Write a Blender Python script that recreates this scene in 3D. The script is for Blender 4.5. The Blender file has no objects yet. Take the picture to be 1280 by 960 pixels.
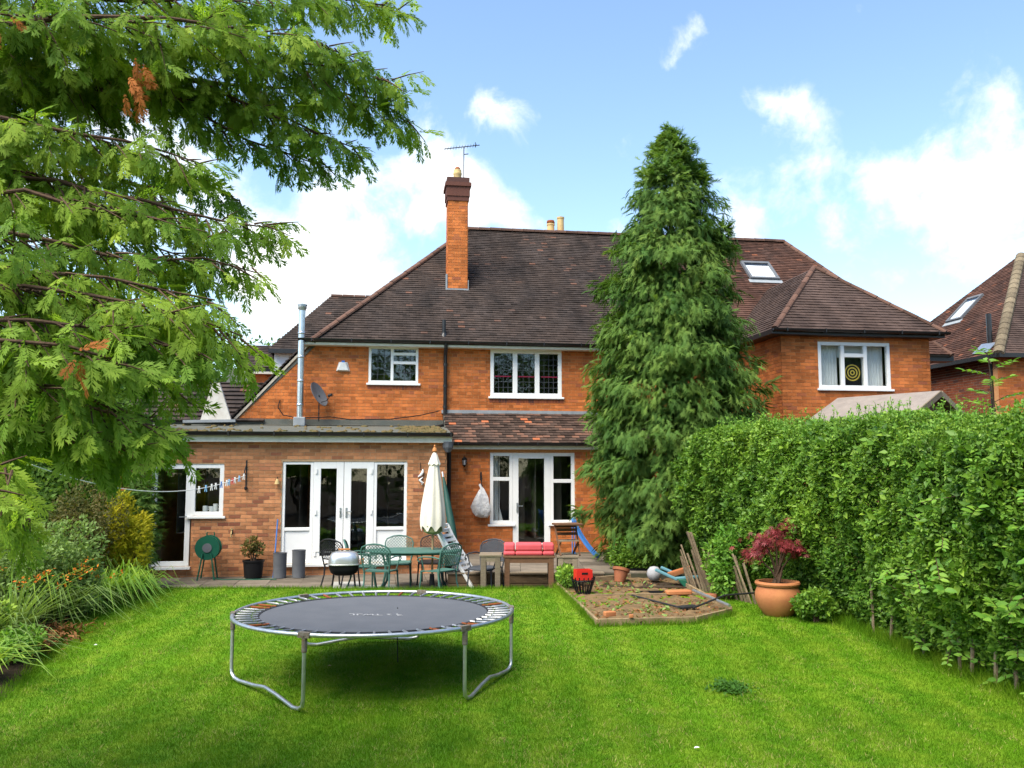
import bpy, math, random
import numpy as np
from mathutils import Vector, Matrix

# ------------------------------------------------------------------ camera, sky, sun
S = bpy.context.scene
COL = S.collection
R = math.radians
F, EYE = 1100.0, 2.25
PITCH = math.atan(108 / F)
cam = bpy.data.cameras.new('camera')
cam.sensor_width = 36.0
cam.lens = 36.0 * F / 1280.0
cam.clip_start = 0.05
cam.clip_end = 3000
camo = bpy.data.objects.new('camera', cam)
COL.objects.link(camo)
camo.location = (0, 0, EYE)
camo.rotation_euler = (math.pi / 2 + PITCH, 0, 0)
S.camera = camo
S.render.resolution_x, S.render.resolution_y = 1024, 768

S.view_settings.view_transform = 'Standard'
S.view_settings.look = 'None'
S.view_settings.gamma = 1.0
S.view_settings.exposure = 1.3
S.view_settings.use_white_balance = True
S.view_settings.white_balance_temperature = 6650
S.view_settings.white_balance_tint = 8
S.view_settings.use_curve_mapping = False

SUN_EL, SUN_AZ = R(57), R(222)          # azimuth clockwise from +Y
sun = bpy.data.lights.new('sun', 'SUN')
sun.energy = 3.5
sun.angle = R(48)
sun.color = (1.0, 0.93, 0.82)
suno = bpy.data.objects.new('sun', sun)
COL.objects.link(suno)
sd = Vector((math.sin(SUN_AZ) * math.cos(SUN_EL), math.cos(SUN_AZ) * math.cos(SUN_EL), math.sin(SUN_EL)))
suno.rotation_euler = sd.to_track_quat('Z', 'Y').to_euler()


def ray(px, py):
    x, y = (px - 640) / F, (480 - py) / F
    return np.array([x, math.cos(PITCH) - y * math.sin(PITCH), math.sin(PITCH) + y * math.cos(PITCH)])


CAM = np.array([0, 0, EYE])


def aty(px, py, Y):
    d = ray(px, py)
    return CAM + d * (Y / d[1])


def atz(px, py, z):
    d = ray(px, py)
    return CAM + d * ((z - EYE) / d[2])


# world: Nishita sky with cumulus
world = bpy.data.worlds.new('World')
S.world = world
world.use_nodes = True
wn, wl = world.node_tree.nodes, world.node_tree.links
wn.clear()


def wnode(t, **k):
    n = wn.new(t)
    for a, b in k.items():
        setattr(n, a, b)
    return n


def wmath(op, a, b=None, clamp=False):
    n = wnode('ShaderNodeMath', operation=op, use_clamp=clamp)
    for i, q in enumerate((a, b)):
        if q is None:
            continue
        if isinstance(q, (int, float)):
            n.inputs[i].default_value = q
        else:
            wl.new(q, n.inputs[i])
    return n.outputs[0]


sky = wnode('ShaderNodeTexSky', sky_type='NISHITA', sun_disc=False)
sky.sun_elevation, sky.sun_rotation = SUN_EL, SUN_AZ
sky.air_density, sky.dust_density, sky.ozone_density = 1.1, 0.25, 2.6
tc = wnode('ShaderNodeTexCoord')
warp = wnode('ShaderNodeTexNoise')
warp.inputs['Scale'].default_value = 7.0
warp.inputs['Detail'].default_value = 5.0
wl.new(tc.outputs['Generated'], warp.inputs['Vector'])
wsub = wnode('ShaderNodeVectorMath', operation='SUBTRACT')
wl.new(warp.outputs['Color'], wsub.inputs[0])
wsub.inputs[1].default_value = (0.5, 0.5, 0.5)
wsc = wnode('ShaderNodeVectorMath', operation='SCALE')
wl.new(wsub.outputs[0], wsc.inputs[0])
wsc.inputs['Scale'].default_value = 0.07
wadd = wnode('ShaderNodeVectorMath', operation='ADD')
wl.new(tc.outputs['Generated'], wadd.inputs[0])
wl.new(wsc.outputs[0], wadd.inputs[1])
n1 = wnode('ShaderNodeTexNoise')
n1.inputs['Scale'].default_value = 13.0
n1.inputs['Detail'].default_value = 9.0
n1.inputs['Roughness'].default_value = 0.62
wl.new(wadd.outputs[0], n1.inputs['Vector'])
field = wmath('MULTIPLY', wmath('SUBTRACT', n1.outputs['Fac'], 0.52), 2.0)
CLOUDS = [(1250, 235, 62, .54), (1180, 285, 42, .36), (1268, 160, 40, .42), (1115, 198, 34, .48), (1060, 212, 32, .36), (1005, 212, 32, .38),
          (940, 132, 22, .55), (980, 138, 24, .55), (1014, 156, 24, .46), (905, 238, 34, .38), (938, 288, 32, .6), (1095, 265, 36, .34),
          (832, 66, 16, .55), (855, 42, 16, .55), (874, 18, 10, .4), (1028, 98, 10, .3), (658, 162, 28, .6), (615, 148, 26, .42), (520, 220, 50, .50), (575, 245, 44, .40),
          (425, 255, 55, .42), (350, 360, 85, .70), (460, 340, 65, .66), (655, 280, 36, .46), (600, 262, 30, .3), (520, 165, 30, .25),
          (130, 120, 100, .5), (50, 270, 80, .5), (240, 250, 70, .5), (775, 292, 26, .5), (1230, 330, 60, .42)]
for (px, py, sg, am) in CLOUDS:
    d = ray(px, py)
    d = d / np.linalg.norm(d)
    vd = wnode('ShaderNodeVectorMath', operation='DISTANCE')
    wl.new(wadd.outputs[0], vd.inputs[0])
    vd.inputs[1].default_value = tuple(d)
    q = wmath('DIVIDE', vd.outputs['Value'], sg / F)
    g = wmath('POWER', 2.718, wmath('MULTIPLY', wmath('MULTIPLY', q, q), -0.7))
    field = wmath('ADD', field, wmath('MULTIPLY', g, am))
ramp = wnode('ShaderNodeMapRange', interpolation_type='SMOOTHSTEP')
wl.new(field, ramp.inputs['Value'])
ramp.inputs['From Min'].default_value = 0.20
ramp.inputs['From Max'].default_value = 0.98
n2 = wnode('ShaderNodeTexNoise')
n2.inputs['Scale'].default_value = 5.0
n2.inputs['Detail'].default_value = 6.0
wl.new(wadd.outputs[0], n2.inputs['Vector'])
cr = wnode('ShaderNodeValToRGB')
cr.color_ramp.elements[0].position = 0.35
cr.color_ramp.elements[0].color = (0.78, 0.82, 0.88, 1)
cr.color_ramp.elements[1].position = 0.62
cr.color_ramp.elements[1].color = (1, 1, 1, 1)
wl.new(n2.outputs['Fac'], cr.inputs['Fac'])
csc = wnode('ShaderNodeVectorMath', operation='SCALE')
wl.new(cr.outputs['Color'], csc.inputs[0])
csc.inputs['Scale'].default_value = 5.6
mixw = wnode('ShaderNodeMix', data_type='RGBA')
wl.new(ramp.outputs['Result'], mixw.inputs['Factor'])
wl.new(sky.outputs['Color'], mixw.inputs['A'])
wl.new(csc.outputs[0], mixw.inputs['B'])
bg = wnode('ShaderNodeBackground')
bg.inputs['Strength'].default_value = 0.125
wl.new(mixw.outputs['Result'], bg.inputs['Color'])
wo = wnode('ShaderNodeOutputWorld')
wl.new(bg.outputs[0], wo.inputs['Surface'])

rng = np.random.default_rng(7)
random.seed(7)

# ------------------------------------------------------------------ materials
MATS = {}


def mat(name, c1, c2=None, rough=0.7, scale=6.0, tint=0.0, objrand=0.0, bump=0.0, bscale=60.0, metal=0.0, transl=0.0,
        spec=0.15, coat=0.0, hue=0.0, c3=None, stretch=None, stain=0.0, sscale=(.9, .9, .45)):
    m = bpy.data.materials.new(name)
    m.use_nodes = True
    N, L = m.node_tree.nodes, m.node_tree.links
    b = N['Principled BSDF']
    out = N['Material Output']
    c2 = c2 or tuple(x * 0.8 for x in c1)
    t = N.new('ShaderNodeTexCoord')
    vec = t.outputs['Object']
    if stretch:
        mp = N.new('ShaderNodeMapping')
        mp.inputs['Scale'].default_value = stretch
        L.new(vec, mp.inputs['Vector'])
        vec = mp.outputs['Vector']
    nz = N.new('ShaderNodeTexNoise')
    nz.inputs['Scale'].default_value = scale
    nz.inputs['Detail'].default_value = 6
    nz.inputs['Roughness'].default_value = 0.6
    L.new(vec, nz.inputs['Vector'])
    mr = N.new('ShaderNodeMapRange')
    mr.inputs['From Min'].default_value = 0.3
    mr.inputs['From Max'].default_value = 0.7
    L.new(nz.outputs['Fac'], mr.inputs['Value'])
    mx = N.new('ShaderNodeMix')
    mx.data_type = 'RGBA'
    mx.inputs['A'].default_value = (*c1, 1)
    mx.inputs['B'].default_value = (*c2, 1)
    L.new(mr.outputs['Result'], mx.inputs['Factor'])
    col = mx.outputs['Result']
    src = None
    if tint:
        at = N.new('ShaderNodeAttribute')
        at.attribute_name = 'tint'
        src, amt = at.outputs['Fac'], tint
    elif objrand:
        oi = N.new('ShaderNodeObjectInfo')
        sb = N.new('ShaderNodeMath')
        sb.operation = 'SUBTRACT'
        L.new(oi.outputs['Random'], sb.inputs[0])
        sb.inputs[1].default_value = 0.5
        src, amt = sb.outputs[0], objrand
    if src is not None:
        if c3:
            m3 = N.new('ShaderNodeMix')
            m3.data_type = 'RGBA'
            r3 = N.new('ShaderNodeMapRange')
            r3.inputs['From Min'].default_value = 0.18
            r3.inputs['From Max'].default_value = 0.5
            L.new(src, r3.inputs['Value'])
            L.new(r3.outputs['Result'], m3.inputs['Factor'])
            L.new(col, m3.inputs['A'])
            m3.inputs['B'].default_value = (*c3, 1)
            col = m3.outputs['Result']
        hs = N.new('ShaderNodeHueSaturation')
        ml = N.new('ShaderNodeMath')
        ml.operation = 'MULTIPLY_ADD'
        L.new(src, ml.inputs[0])
        ml.inputs[1].default_value = amt
        ml.inputs[2].default_value = 1.0
        L.new(ml.outputs[0], hs.inputs['Value'])
        if hue:
            mh = N.new('ShaderNodeMath')
            mh.operation = 'MULTIPLY_ADD'
            L.new(src, mh.inputs[0])
            mh.inputs[1].default_value = hue
            mh.inputs[2].default_value = 0.5
            L.new(mh.outputs[0], hs.inputs['Hue'])
        L.new(col, hs.inputs['Color'])
        col = hs.outputs['Color']
    if stain:
        mp2 = N.new('ShaderNodeMapping')
        mp2.inputs['Scale'].default_value = sscale
        L.new(t.outputs['Object'], mp2.inputs['Vector'])
        ns = N.new('ShaderNodeTexNoise')
        ns.inputs['Scale'].default_value = 1.6
        ns.inputs['Detail'].default_value = 8
        ns.inputs['Roughness'].default_value = .65
        L.new(mp2.outputs['Vector'], ns.inputs['Vector'])
        rs = N.new('ShaderNodeMapRange')
        rs.inputs['From Min'].default_value = .38
        rs.inputs['From Max'].default_value = .68
        rs.inputs['To Min'].default_value = 1 + stain * .35
        rs.inputs['To Max'].default_value = 1 - stain
        L.new(ns.outputs['Fac'], rs.inputs['Value'])
        hv = N.new('ShaderNodeHueSaturation')
        L.new(rs.outputs['Result'], hv.inputs['Value'])
        L.new(col, hv.inputs['Color'])
        col = hv.outputs['Color']
    L.new(col, b.inputs['Base Color'])
    b.inputs['Roughness'].default_value = rough
    b.inputs['Metallic'].default_value = metal
    b.inputs['Specular IOR Level'].default_value = spec
    b.inputs['Coat Weight'].default_value = coat
    if bump:
        n3 = N.new('ShaderNodeTexNoise')
        n3.inputs['Scale'].default_value = bscale
        n3.inputs['Detail'].default_value = 5
        L.new(vec, n3.inputs['Vector'])
        bp = N.new('ShaderNodeBump')
        bp.inputs['Strength'].default_value = bump
        bp.inputs['Distance'].default_value = 0.02
        L.new(n3.outputs['Fac'], bp.inputs['Height'])
        L.new(bp.outputs['Normal'], b.inputs['Normal'])
    if transl:
        tr = N.new('ShaderNodeBsdfTranslucent')
        br = N.new('ShaderNodeMix')
        br.data_type = 'RGBA'
        br.blend_type = 'MULTIPLY'
        br.inputs['Factor'].default_value = 1
        L.new(col, br.inputs['A'])
        br.inputs['B'].default_value = (1.25, 1.3, 0.6, 1)
        L.new(br.outputs['Result'], tr.inputs['Color'])
        ms = N.new('ShaderNodeMixShader')
        ms.inputs['Fac'].default_value = transl
        L.new(b.outputs[0], ms.inputs[1])
        L.new(tr.outputs[0], ms.inputs[2])
        L.new(ms.outputs[0], out.inputs['Surface'])
    MATS[name] = m
    return m


def glass_mat(name, tintc=(0.92, 0.94, 0.94)):
    m = bpy.data.materials.new(name)
    m.use_nodes = True
    N, L = m.node_tree.nodes, m.node_tree.links
    N.remove(N['Principled BSDF'])
    g = N.new('ShaderNodeBsdfGlossy')
    g.inputs['Roughness'].default_value = 0.02
    g.inputs['Color'].default_value = (0.9, 0.95, 0.95, 1)
    t = N.new('ShaderNodeBsdfTransparent')
    t.inputs['Color'].default_value = (*tintc, 1)
    ge = N.new('ShaderNodeNewGeometry')      # Schlick reflectance, the same on both faces of the pane
    dt = N.new('ShaderNodeVectorMath')
    dt.operation = 'DOT_PRODUCT'
    L.new(ge.outputs['Incoming'], dt.inputs[0])
    L.new(ge.outputs['Normal'], dt.inputs[1])

    def mth(op, a, b=None, c=None):
        n = N.new('ShaderNodeMath')
        n.operation = op
        for k, q in enumerate((a, b, c)):
            if q is None:
                continue
            if isinstance(q, (int, float)):
                n.inputs[k].default_value = q
            else:
                L.new(q, n.inputs[k])
        return n
    ab = mth('ABSOLUTE', dt.outputs['Value'])
    om = mth('SUBTRACT', 1.0, ab.outputs[0])
    ad = mth('MULTIPLY_ADD', mth('POWER', om.outputs[0], 5.0).outputs[0], .95, .045)
    ms = N.new('ShaderNodeMixShader')
    L.new(ad.outputs[0], ms.inputs['Fac'])
    L.new(t.outputs[0], ms.inputs[1])
    L.new(g.outputs[0], ms.inputs[2])
    nz = N.new('ShaderNodeTexNoise')
    nz.inputs['Scale'].default_value = 1.7
    tcx = N.new('ShaderNodeTexCoord')
    L.new(tcx.outputs['Object'], nz.inputs['Vector'])
    bp = N.new('ShaderNodeBump')
    bp.inputs['Strength'].default_value = 0.08
    bp.inputs['Distance'].default_value = 0.05
    L.new(nz.outputs['Fac'], bp.inputs['Height'])
    L.new(bp.outputs['Normal'], g.inputs['Normal'])
    L.new(ms.outputs[0], N['Material Output'].inputs['Surface'])
    MATS[name] = m
    return m


BR_E = dict(stain=.35, c1=(.62, .285, .130), c2=(.48, .195, .085), rough=.85, scale=9, bump=.3, bscale=90, c3=(.17, .06, .035))
BR_M = dict(stain=.28, c1=(.64, .200, .055), c2=(.49, .138, .038), rough=.85, scale=7, bump=.3, bscale=90, c3=(.24, .075, .035))
mat('brick_extension', tint=.75, **BR_E)
mat('brick_extension_single', objrand=.75, **BR_E)
mat('brick_main', tint=.75, **BR_M)
mat('brick_dark', (.30, .09, .04), (.20, .06, .035), rough=.85, tint=.6, scale=9, c3=(.07, .035, .03), bump=.3)
mat('mortar', (.50, .34, .20), (.36, .23, .13), rough=.95, scale=20, bump=.3)
mat('mortar_red', (.56, .29, .13), (.42, .20, .09), rough=.95, scale=20, bump=.3)
mat('mortar_pale', (.56, .49, .39), (.42, .36, .28), rough=.95, scale=20, bump=.3)
TL = dict(rough=.8, scale=1.3, bump=.35, bscale=50, stain=.45, sscale=(1.2, .35, .35))
mat('roof_tile', (.066, .046, .037), (.042, .033, .030), tint=.9, c3=(.17, .07, .04), **TL)
mat('roof_tile_red', (.115, .052, .034), (.062, .036, .028), tint=1.0, c3=(.27, .085, .035), **TL)
mat('roof_tile_new', (.085, .055, .044), (.068, .046, .039), tint=.5, **TL)
mat('tile_single', (.080, .050, .038), (.052, .036, .03), objrand=.9, c3=(.12, .06, .04), **TL)
mat('tile_orange', (.34, .11, .05), (.26, .085, .04), rough=.85, objrand=.5)
mat('ridge', (.125, .066, .045), (.075, .046, .038), rough=.85, objrand=.6, bump=.3)
mat('ridge_mossy', (.20, .16, .10), (.11, .085, .06), rough=.95, objrand=.5, bump=.6, scale=12)
mat('upvc', (.86, .85, .82), (.80, .79, .76), rough=.35, scale=3, spec=.45)
mat('cream_paint', (.80, .76, .64), (.66, .62, .50), rough=.6, scale=7)
mat('black_pvc', (.012, .012, .013), (.02, .02, .02), rough=.4, spec=.45)
mat('felt', (.085, .095, .085), (.12, .115, .095), rough=.9, scale=3, bump=.5)
mat('shed_felt', (.26, .22, .19), (.20, .17, .15), rough=.95, scale=6, bump=.4)
mat('moss', (.17, .11, .05), (.07, .075, .03), rough=1, scale=9, bump=.7)
mat('lead', (.22, .24, .26), (.30, .32, .33), rough=.55, scale=8)
mat('lead_came', (.07, .075, .085), rough=.5)
mat('render_white', (.66, .63, .57), (.50, .45, .38), rough=.85, scale=5, bump=.2)
mat('white_wall', (.74, .75, .76), (.66, .67, .68), rough=.8)
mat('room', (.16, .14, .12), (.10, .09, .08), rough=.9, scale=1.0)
mat('curtain', (.82, .82, .80), (.70, .71, .69), rough=.95, scale=3)
mat('red_glass', (.25, .02, .05), rough=.3)
glass_mat('glass')
glass_mat('glass_sky', (.97, .98, .98))
mat('galvanised', (.58, .60, .61), (.42, .44, .45), rough=.38, metal=.85, scale=14, spec=.5)
mat('rust', (.26, .075, .025), (.16, .05, .02), rough=.85, scale=25)
mat('steel_flue', (.72, .73, .74), (.55, .56, .57), rough=.28, metal=.9, scale=4)
mat('mat_fabric', (.092, .098, .110), (.11, .115, .127), rough=.75, scale=3, bump=.15, bscale=400)
mat('faded_print', (.42, .42, .43), (.22, .225, .23), rough=.8, scale=40)
mat('socket', (.13, .085, .05), (.20, .19, .17), rough=.7, scale=30)
mat('mat_edge', (.03, .032, .035), rough=.8)
mat('green_metal', (.075, .165, .135), (.05, .12, .10), rough=.5, scale=8)
mat('dark_green_metal', (.014, .050, .040), (.02, .065, .052), rough=.5, scale=8)
mat('dark_metal', (.018, .020, .022), (.03, .03, .032), rough=.5)
mat('wicker_grey', (.045, .05, .058), (.07, .075, .085), rough=.7, scale=30)
mat('canvas', (.72, .67, .57), (.62, .57, .47), rough=.9, scale=3, bump=.2, bscale=30)
mat('canvas_green', (.26, .28, .12), (.20, .22, .10), rough=.9)
mat('wood_pole', (.42, .29, .15), (.33, .22, .11), rough=.6)
mat('wood_orange', (.50, .20, .06), (.40, .15, .05), rough=.5)
mat('wood_brown', (.17, .085, .045), (.10, .052, .03), rough=.7, scale=5, stretch=(2, 20, 20), objrand=.4)
mat('wood_weathered', (.27, .215, .15), (.17, .13, .09), rough=.85, scale=6, stretch=(2, 18, 18), objrand=.5, bump=.3)
mat('sleeper', (.22, .15, .085), (.12, .08, .05), rough=.9, scale=5, stretch=(1.5, 14, 14), objrand=.5, bump=.4)
mat('bed_board', (.30, .22, .125), (.17, .12, .07), rough=.9, scale=6, objrand=.4, bump=.4)
mat('slab', (.19, .155, .12), (.12, .10, .075), rough=.9, scale=3.5, objrand=.6, bump=.4, bscale=30)
mat('slab_grey', (.40, .39, .36), (.28, .27, .25), rough=.9, scale=4, bump=.4)
mat('joint', (.075, .065, .05), (.05, .055, .03), rough=1, scale=10)
mat('terracotta', (.46, .185, .075), (.38, .14, .06), rough=.75, scale=7, bump=.15)
mat('terracotta_old', (.34, .12, .055), (.26, .10, .055), rough=.85, scale=12, bump=.2)
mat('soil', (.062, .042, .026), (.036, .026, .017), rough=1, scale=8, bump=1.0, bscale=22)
mat('bed_soil', (.215, .135, .065), (.10, .07, .038), rough=1, scale=9, bump=1.0, bscale=30)
mat('red_plastic', (.62, .03, .02), (.52, .025, .02), rough=.4)
mat('red_fabric', (.62, .10, .115), (.52, .075, .085), rough=.75, scale=3)
mat('white_plastic', (.76, .76, .74), (.66, .66, .63), rough=.45)
mat('teal_plastic', (.11, .26, .30), (.09, .21, .25), rough=.45)
mat('green_plastic', (.012, .085, .05), (.016, .10, .06), rough=.4)
mat('blue_plastic', (.06, .20, .55), (.05, .17, .45), rough=.45)
mat('grey_plastic', (.10, .105, .115), (.135, .14, .15), rough=.6, scale=5)
mat('black_plastic', (.012, .012, .013), rough=.5)
mat('pale_blue', (.25, .5, .75), rough=.5)
mat('silver', (.68, .68, .68), (.6, .6, .6), rough=.32, metal=.8, scale=3)
mat('grey_stone', (.36, .36, .37), (.27, .27, .28), rough=.8, scale=10)
mat('pot_buff', (.58, .43, .20), (.46, .33, .15), rough=.85, scale=6)
mat('bark', (.11, .068, .042), (.065, .042, .03), rough=.95, scale=12, bump=.6, bscale=30)
mat('bark_pale', (.26, .20, .13), (.16, .115, .075), rough=.95, scale=12, bump=.5, bscale=30, objrand=.4)
mat('bag_white', (.74, .72, .69), (.46, .45, .45), rough=.85, scale=11, bump=1.0, bscale=18)
mat('rope_white', (.75, .75, .72), rough=.8)
LF = dict(rough=.6, transl=.34, spec=.12)
mat('leaf_conifer_near', (.260, .390, .046), (.155, .280, .046), tint=.75, scale=1.6, hue=-.05, rough=.6, transl=.5, spec=.10)
mat('leaf_conifer_brown', (.40, .14, .03), (.30, .10, .025), rough=.8, tint=.5, transl=.2)
mat('leaf_cypress', (.150, .245, .045), (.080, .165, .034), tint=.7, scale=1.1, hue=-.05, **LF)
mat('leaf_hedge', (.158, .285, .033), (.088, .190, .025), tint=1.1, scale=1.0, hue=-.05, rough=.42, transl=.28, spec=.22)
mat('leaf_hedge_light', (.175, .33, .045), (.115, .25, .036), tint=.5, scale=2, hue=-.04, rough=.42, transl=.32)
mat('leaf_gold', (.55, .46, .022), (.32, .34, .022), tint=.7, scale=3, **LF)
mat('leaf_bronze', (.16, .125, .04), (.075, .10, .03), tint=.8, scale=3, hue=-.1, **LF)
mat('leaf_strap', (.25, .39, .055), (.15, .28, .045), tint=.8, scale=2, hue=-.06, **LF)
mat('leaf_grey', (.21, .30, .09), (.15, .23, .065), tint=.7, scale=3, **LF)
mat('leaf_tree', (.11, .20, .032), (.07, .145, .026), tint=.8, scale=.8, hue=-.04, **LF)
mat('leaf_maple', (.30, .050, .055), (.20, .035, .045), tint=.9, scale=4, rough=.5, transl=.35, spec=.3)
mat('dead_leaf', (.30, .14, .05), (.20, .09, .04), tint=.7, rough=.9, transl=.15)
mat('flower_orange', (.65, .20, .02), (.55, .13, .02), rough=.6, tint=.4, transl=.2)
mat('weed_dark', (.065, .16, .025), (.045, .12, .02), tint=.7, **LF)


def lawn_material(name, tint):
    m = mat(name, (.100, .215, .009), (.060, .150, .007), rough=.7, scale=.9, tint=tint, hue=-.03, transl=.3 if tint else 0, spec=.06)
    N, L = m.node_tree.nodes, m.node_tree.links
    b = N['Principled BSDF']
    # worn, yellower patches and mown strips: two more scales of colour
    t = N.new('ShaderNodeTexCoord')
    w = N.new('ShaderNodeTexWave')
    w.inputs['Scale'].default_value = 0.55
    w.inputs['Distortion'].default_value = 3.0
    w.inputs['Detail'].default_value = 3
    L.new(t.outputs['Object'], w.inputs['Vector'])
    n = N.new('ShaderNodeTexNoise')
    n.inputs['Scale'].default_value = 4.5
    n.inputs['Detail'].default_value = 7
    n.inputs['Roughness'].default_value = .7
    L.new(t.outputs['Object'], n.inputs['Vector'])
    a = N.new('ShaderNodeMath')
    a.operation = 'MULTIPLY_ADD'
    L.new(w.outputs['Fac'], a.inputs[0])
    a.inputs[1].default_value = 0.16
    L.new(n.outputs['Fac'], a.inputs[2])
    r = N.new('ShaderNodeMapRange')
    L.new(a.outputs[0], r.inputs['Value'])
    r.inputs['From Min'].default_value = .50
    r.inputs['From Max'].default_value = .76
    r.inputs['To Max'].default_value = .75
    mx = N.new('ShaderNodeMix')
    mx.data_type = 'RGBA'
    src = b.inputs['Base Color'].links[0].from_socket
    L.new(r.outputs['Result'], mx.inputs['Factor'])
    L.new(src, mx.inputs['A'])
    mx.inputs['B'].default_value = (.175, .262, .020, 1)
    L.new(mx.outputs['Result'], b.inputs['Base Color'])
    return m


lawn_material('lawn', 0)
lawn_material('lawn_blades', .8)

# ------------------------------------------------------------------ mesh helpers


class MB:
    def __init__(self):
        self.v, self.f, self.t = [], [], []

    def add(self, vs, fs, t=0.0):
        o = len(self.v)
        self.v += [tuple(map(float, p)) for p in vs]
        self.f += [tuple(i + o for i in f) for f in fs]
        self.t += [t] * len(fs)
        return self

    def box(self, a, b, t=0.0):
        (x0, y0, z0), (x1, y1, z1) = a, b
        return self.add([(x0, y0, z0), (x1, y0, z0), (x1, y1, z0), (x0, y1, z0), (x0, y0, z1), (x1, y0, z1), (x1, y1, z1), (x0, y1, z1)],
                        [(0, 3, 2, 1), (4, 5, 6, 7), (0, 1, 5, 4), (1, 2, 6, 5), (2, 3, 7, 6), (3, 0, 4, 7)], t)

    def bar(self, a, b, w, h, up=(0, 0, 1), t=0.0):
        """box from a to b, width w (sideways) and height h"""
        a, b = Vector(a), Vector(b)
        d = (b - a).normalized()
        s = d.cross(Vector(up))
        if s.length < 1e-5:
            s = d.cross(Vector((1, 0, 0)))
        s.normalize()
        u = s.cross(d).normalized()
        vs = []
        for p in (a, b):
            for (i, j) in ((-1, -1), (1, -1), (1, 1), (-1, 1)):
                vs.append(p + s * (i * w / 2) + u * (j * h / 2))
        return self.add(vs, [(3, 2, 1, 0), (4, 5, 6, 7), (0, 1, 5, 4), (1, 2, 6, 5), (2, 3, 7, 6), (3, 0, 4, 7)], t)

    def tube(self, path, r, n=8, closed=False, t=0.0):
        P = [Vector(p) for p in path]
        k = len(P)
        rs = r if isinstance(r, (list, tuple)) else [r] * k
        ref = None
        vs, fs = [], []
        for i, p in enumerate(P):
            if closed:
                d = (P[(i + 1) % k] - P[i - 1]).normalized()
            else:
                d = (P[min(i + 1, k - 1)] - P[max(i - 1, 0)]).normalized()
            if ref is None:
                ref = Vector((0, 0, 1)) if abs(d.z) < .9 else Vector((1, 0, 0))
            s = d.cross(ref).normalized()
            u = s.cross(d).normalized()
            ref = u
            for j in range(n):
                a = 2 * math.pi * j / n
                vs.append(p + (s * math.cos(a) + u * math.sin(a)) * rs[i])
        for i in range(k if closed else k - 1):
            for j in range(n):
                a, b = i * n + j, i * n + (j + 1) % n
                c, d2 = ((i + 1) % k) * n + (j + 1) % n, ((i + 1) % k) * n + j
                fs.append((a, b, c, d2))
        if not closed:
            fs.append(tuple(range(n))[::-1])
            fs.append(tuple((k - 1) * n + j for j in range(n)))
        return self.add(vs, fs, t)

    def lathe(self, prof, c=(0, 0, 0), n=20, t=0.0, sx=1, sy=1):
        vs, fs = [], []
        for (r, z) in prof:
            for j in range(n):
                a = 2 * math.pi * j / n
                vs.append((c[0] + r * math.cos(a) * sx, c[1] + r * math.sin(a) * sy, c[2] + z))
        for i in range(len(prof) - 1):
            for j in range(n):
                fs.append((i * n + j, i * n + (j + 1) % n, (i + 1) * n + (j + 1) % n, (i + 1) * n + j))
        if prof[0][0] > 1e-4:
            fs.append(tuple(range(n))[::-1])
        if prof[-1][0] > 1e-4:
            fs.append(tuple((len(prof) - 1) * n + j for j in range(n)))
        return self.add(vs, fs, t)

    def prism(self, poly, off, t=0.0):
        """poly: 3D points, extruded by vector off"""
        k = len(poly)
        vs = [Vector(p) for p in poly] + [Vector(p) + Vector(off) for p in poly]
        fs = [tuple(range(k)), tuple(range(2 * k - 1, k - 1, -1))]
        fs += [(i, i + k, (i + 1) % k + k, (i + 1) % k) for i in range(k)]
        return self.add(vs, fs, t)

    def mesh(self, name, m, smooth=False, bevel=0):
        me = bpy.data.meshes.new(name)
        me.from_pydata(self.v, [], self.f)
        at = me.attributes.new('tint', 'FLOAT', 'FACE')
        at.data.foreach_set('value', np.array(self.t, dtype=np.float32))
        me.materials.append(MATS[m])
        if smooth:
            me.polygons.foreach_set('use_smooth', [True] * len(me.polygons))
            me.set_sharp_from_angle(angle=R(40))
        me.update()
        return me

    def build(self, name, m, parent=None, smooth=False, bevel=0, loc=None):
        o = link(name, self.mesh(name, m, smooth), parent, loc)
        if bevel:
            b = o.modifiers.new('bevel', 'BEVEL')
            b.width = bevel
            b.segments = 2
            b.limit_method = 'ANGLE'
        return o


def link(name, data, parent=None, loc=None, rot=None):
    o = bpy.data.objects.new(name, data)
    COL.objects.link(o)
    if parent is not None:
        o.parent = parent
    if loc is not None:
        o.location = tuple(float(q) for q in loc)
    if rot is not None:
        o.rotation_euler = rot
    return o


def tag(o, label=None, cat=None, group=None, kind=None):
    if label:
        o['label'] = label
    if cat:
        o['category'] = cat
    if group:
        o['group'] = group
    if kind:
        o['kind'] = kind
    return o


def thing(name, label, cat, loc=(0, 0, 0), rz=0.0, group=None):
    return tag(link(name, None, None, loc, (0, 0, rz)), label, cat, group)


def copy_tree(o, parent=None):
    c = o.copy()
    COL.objects.link(c)
    if parent is not None:
        c.parent = parent
    for ch in list(o.children):
        copy_tree(ch, c)
    return c


def np_mesh(name, V, Fa, tint, m, parent=None, smooth=False, loc=None):
    V = np.asarray(V, dtype=np.float32)
    if loc is not None:
        V = V - np.array(loc, dtype=np.float32)
    Fa = np.asarray(Fa, dtype=np.int32)
    k = Fa.shape[1]
    me = bpy.data.meshes.new(name)
    me.vertices.add(len(V))
    me.vertices.foreach_set('co', V.ravel())
    me.loops.add(Fa.size)
    me.loops.foreach_set('vertex_index', Fa.ravel())
    me.polygons.add(len(Fa))
    me.polygons.foreach_set('loop_start', np.arange(0, Fa.size, k, dtype=np.int32))
    at = me.attributes.new('tint', 'FLOAT', 'FACE')
    at.data.foreach_set('value', np.asarray(tint, dtype=np.float32))
    me.materials.append(MATS[m])
    me.update(calc_edges=True)
    me.validate()
    return link(name, me, parent, None if parent is not None else loc)


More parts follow.
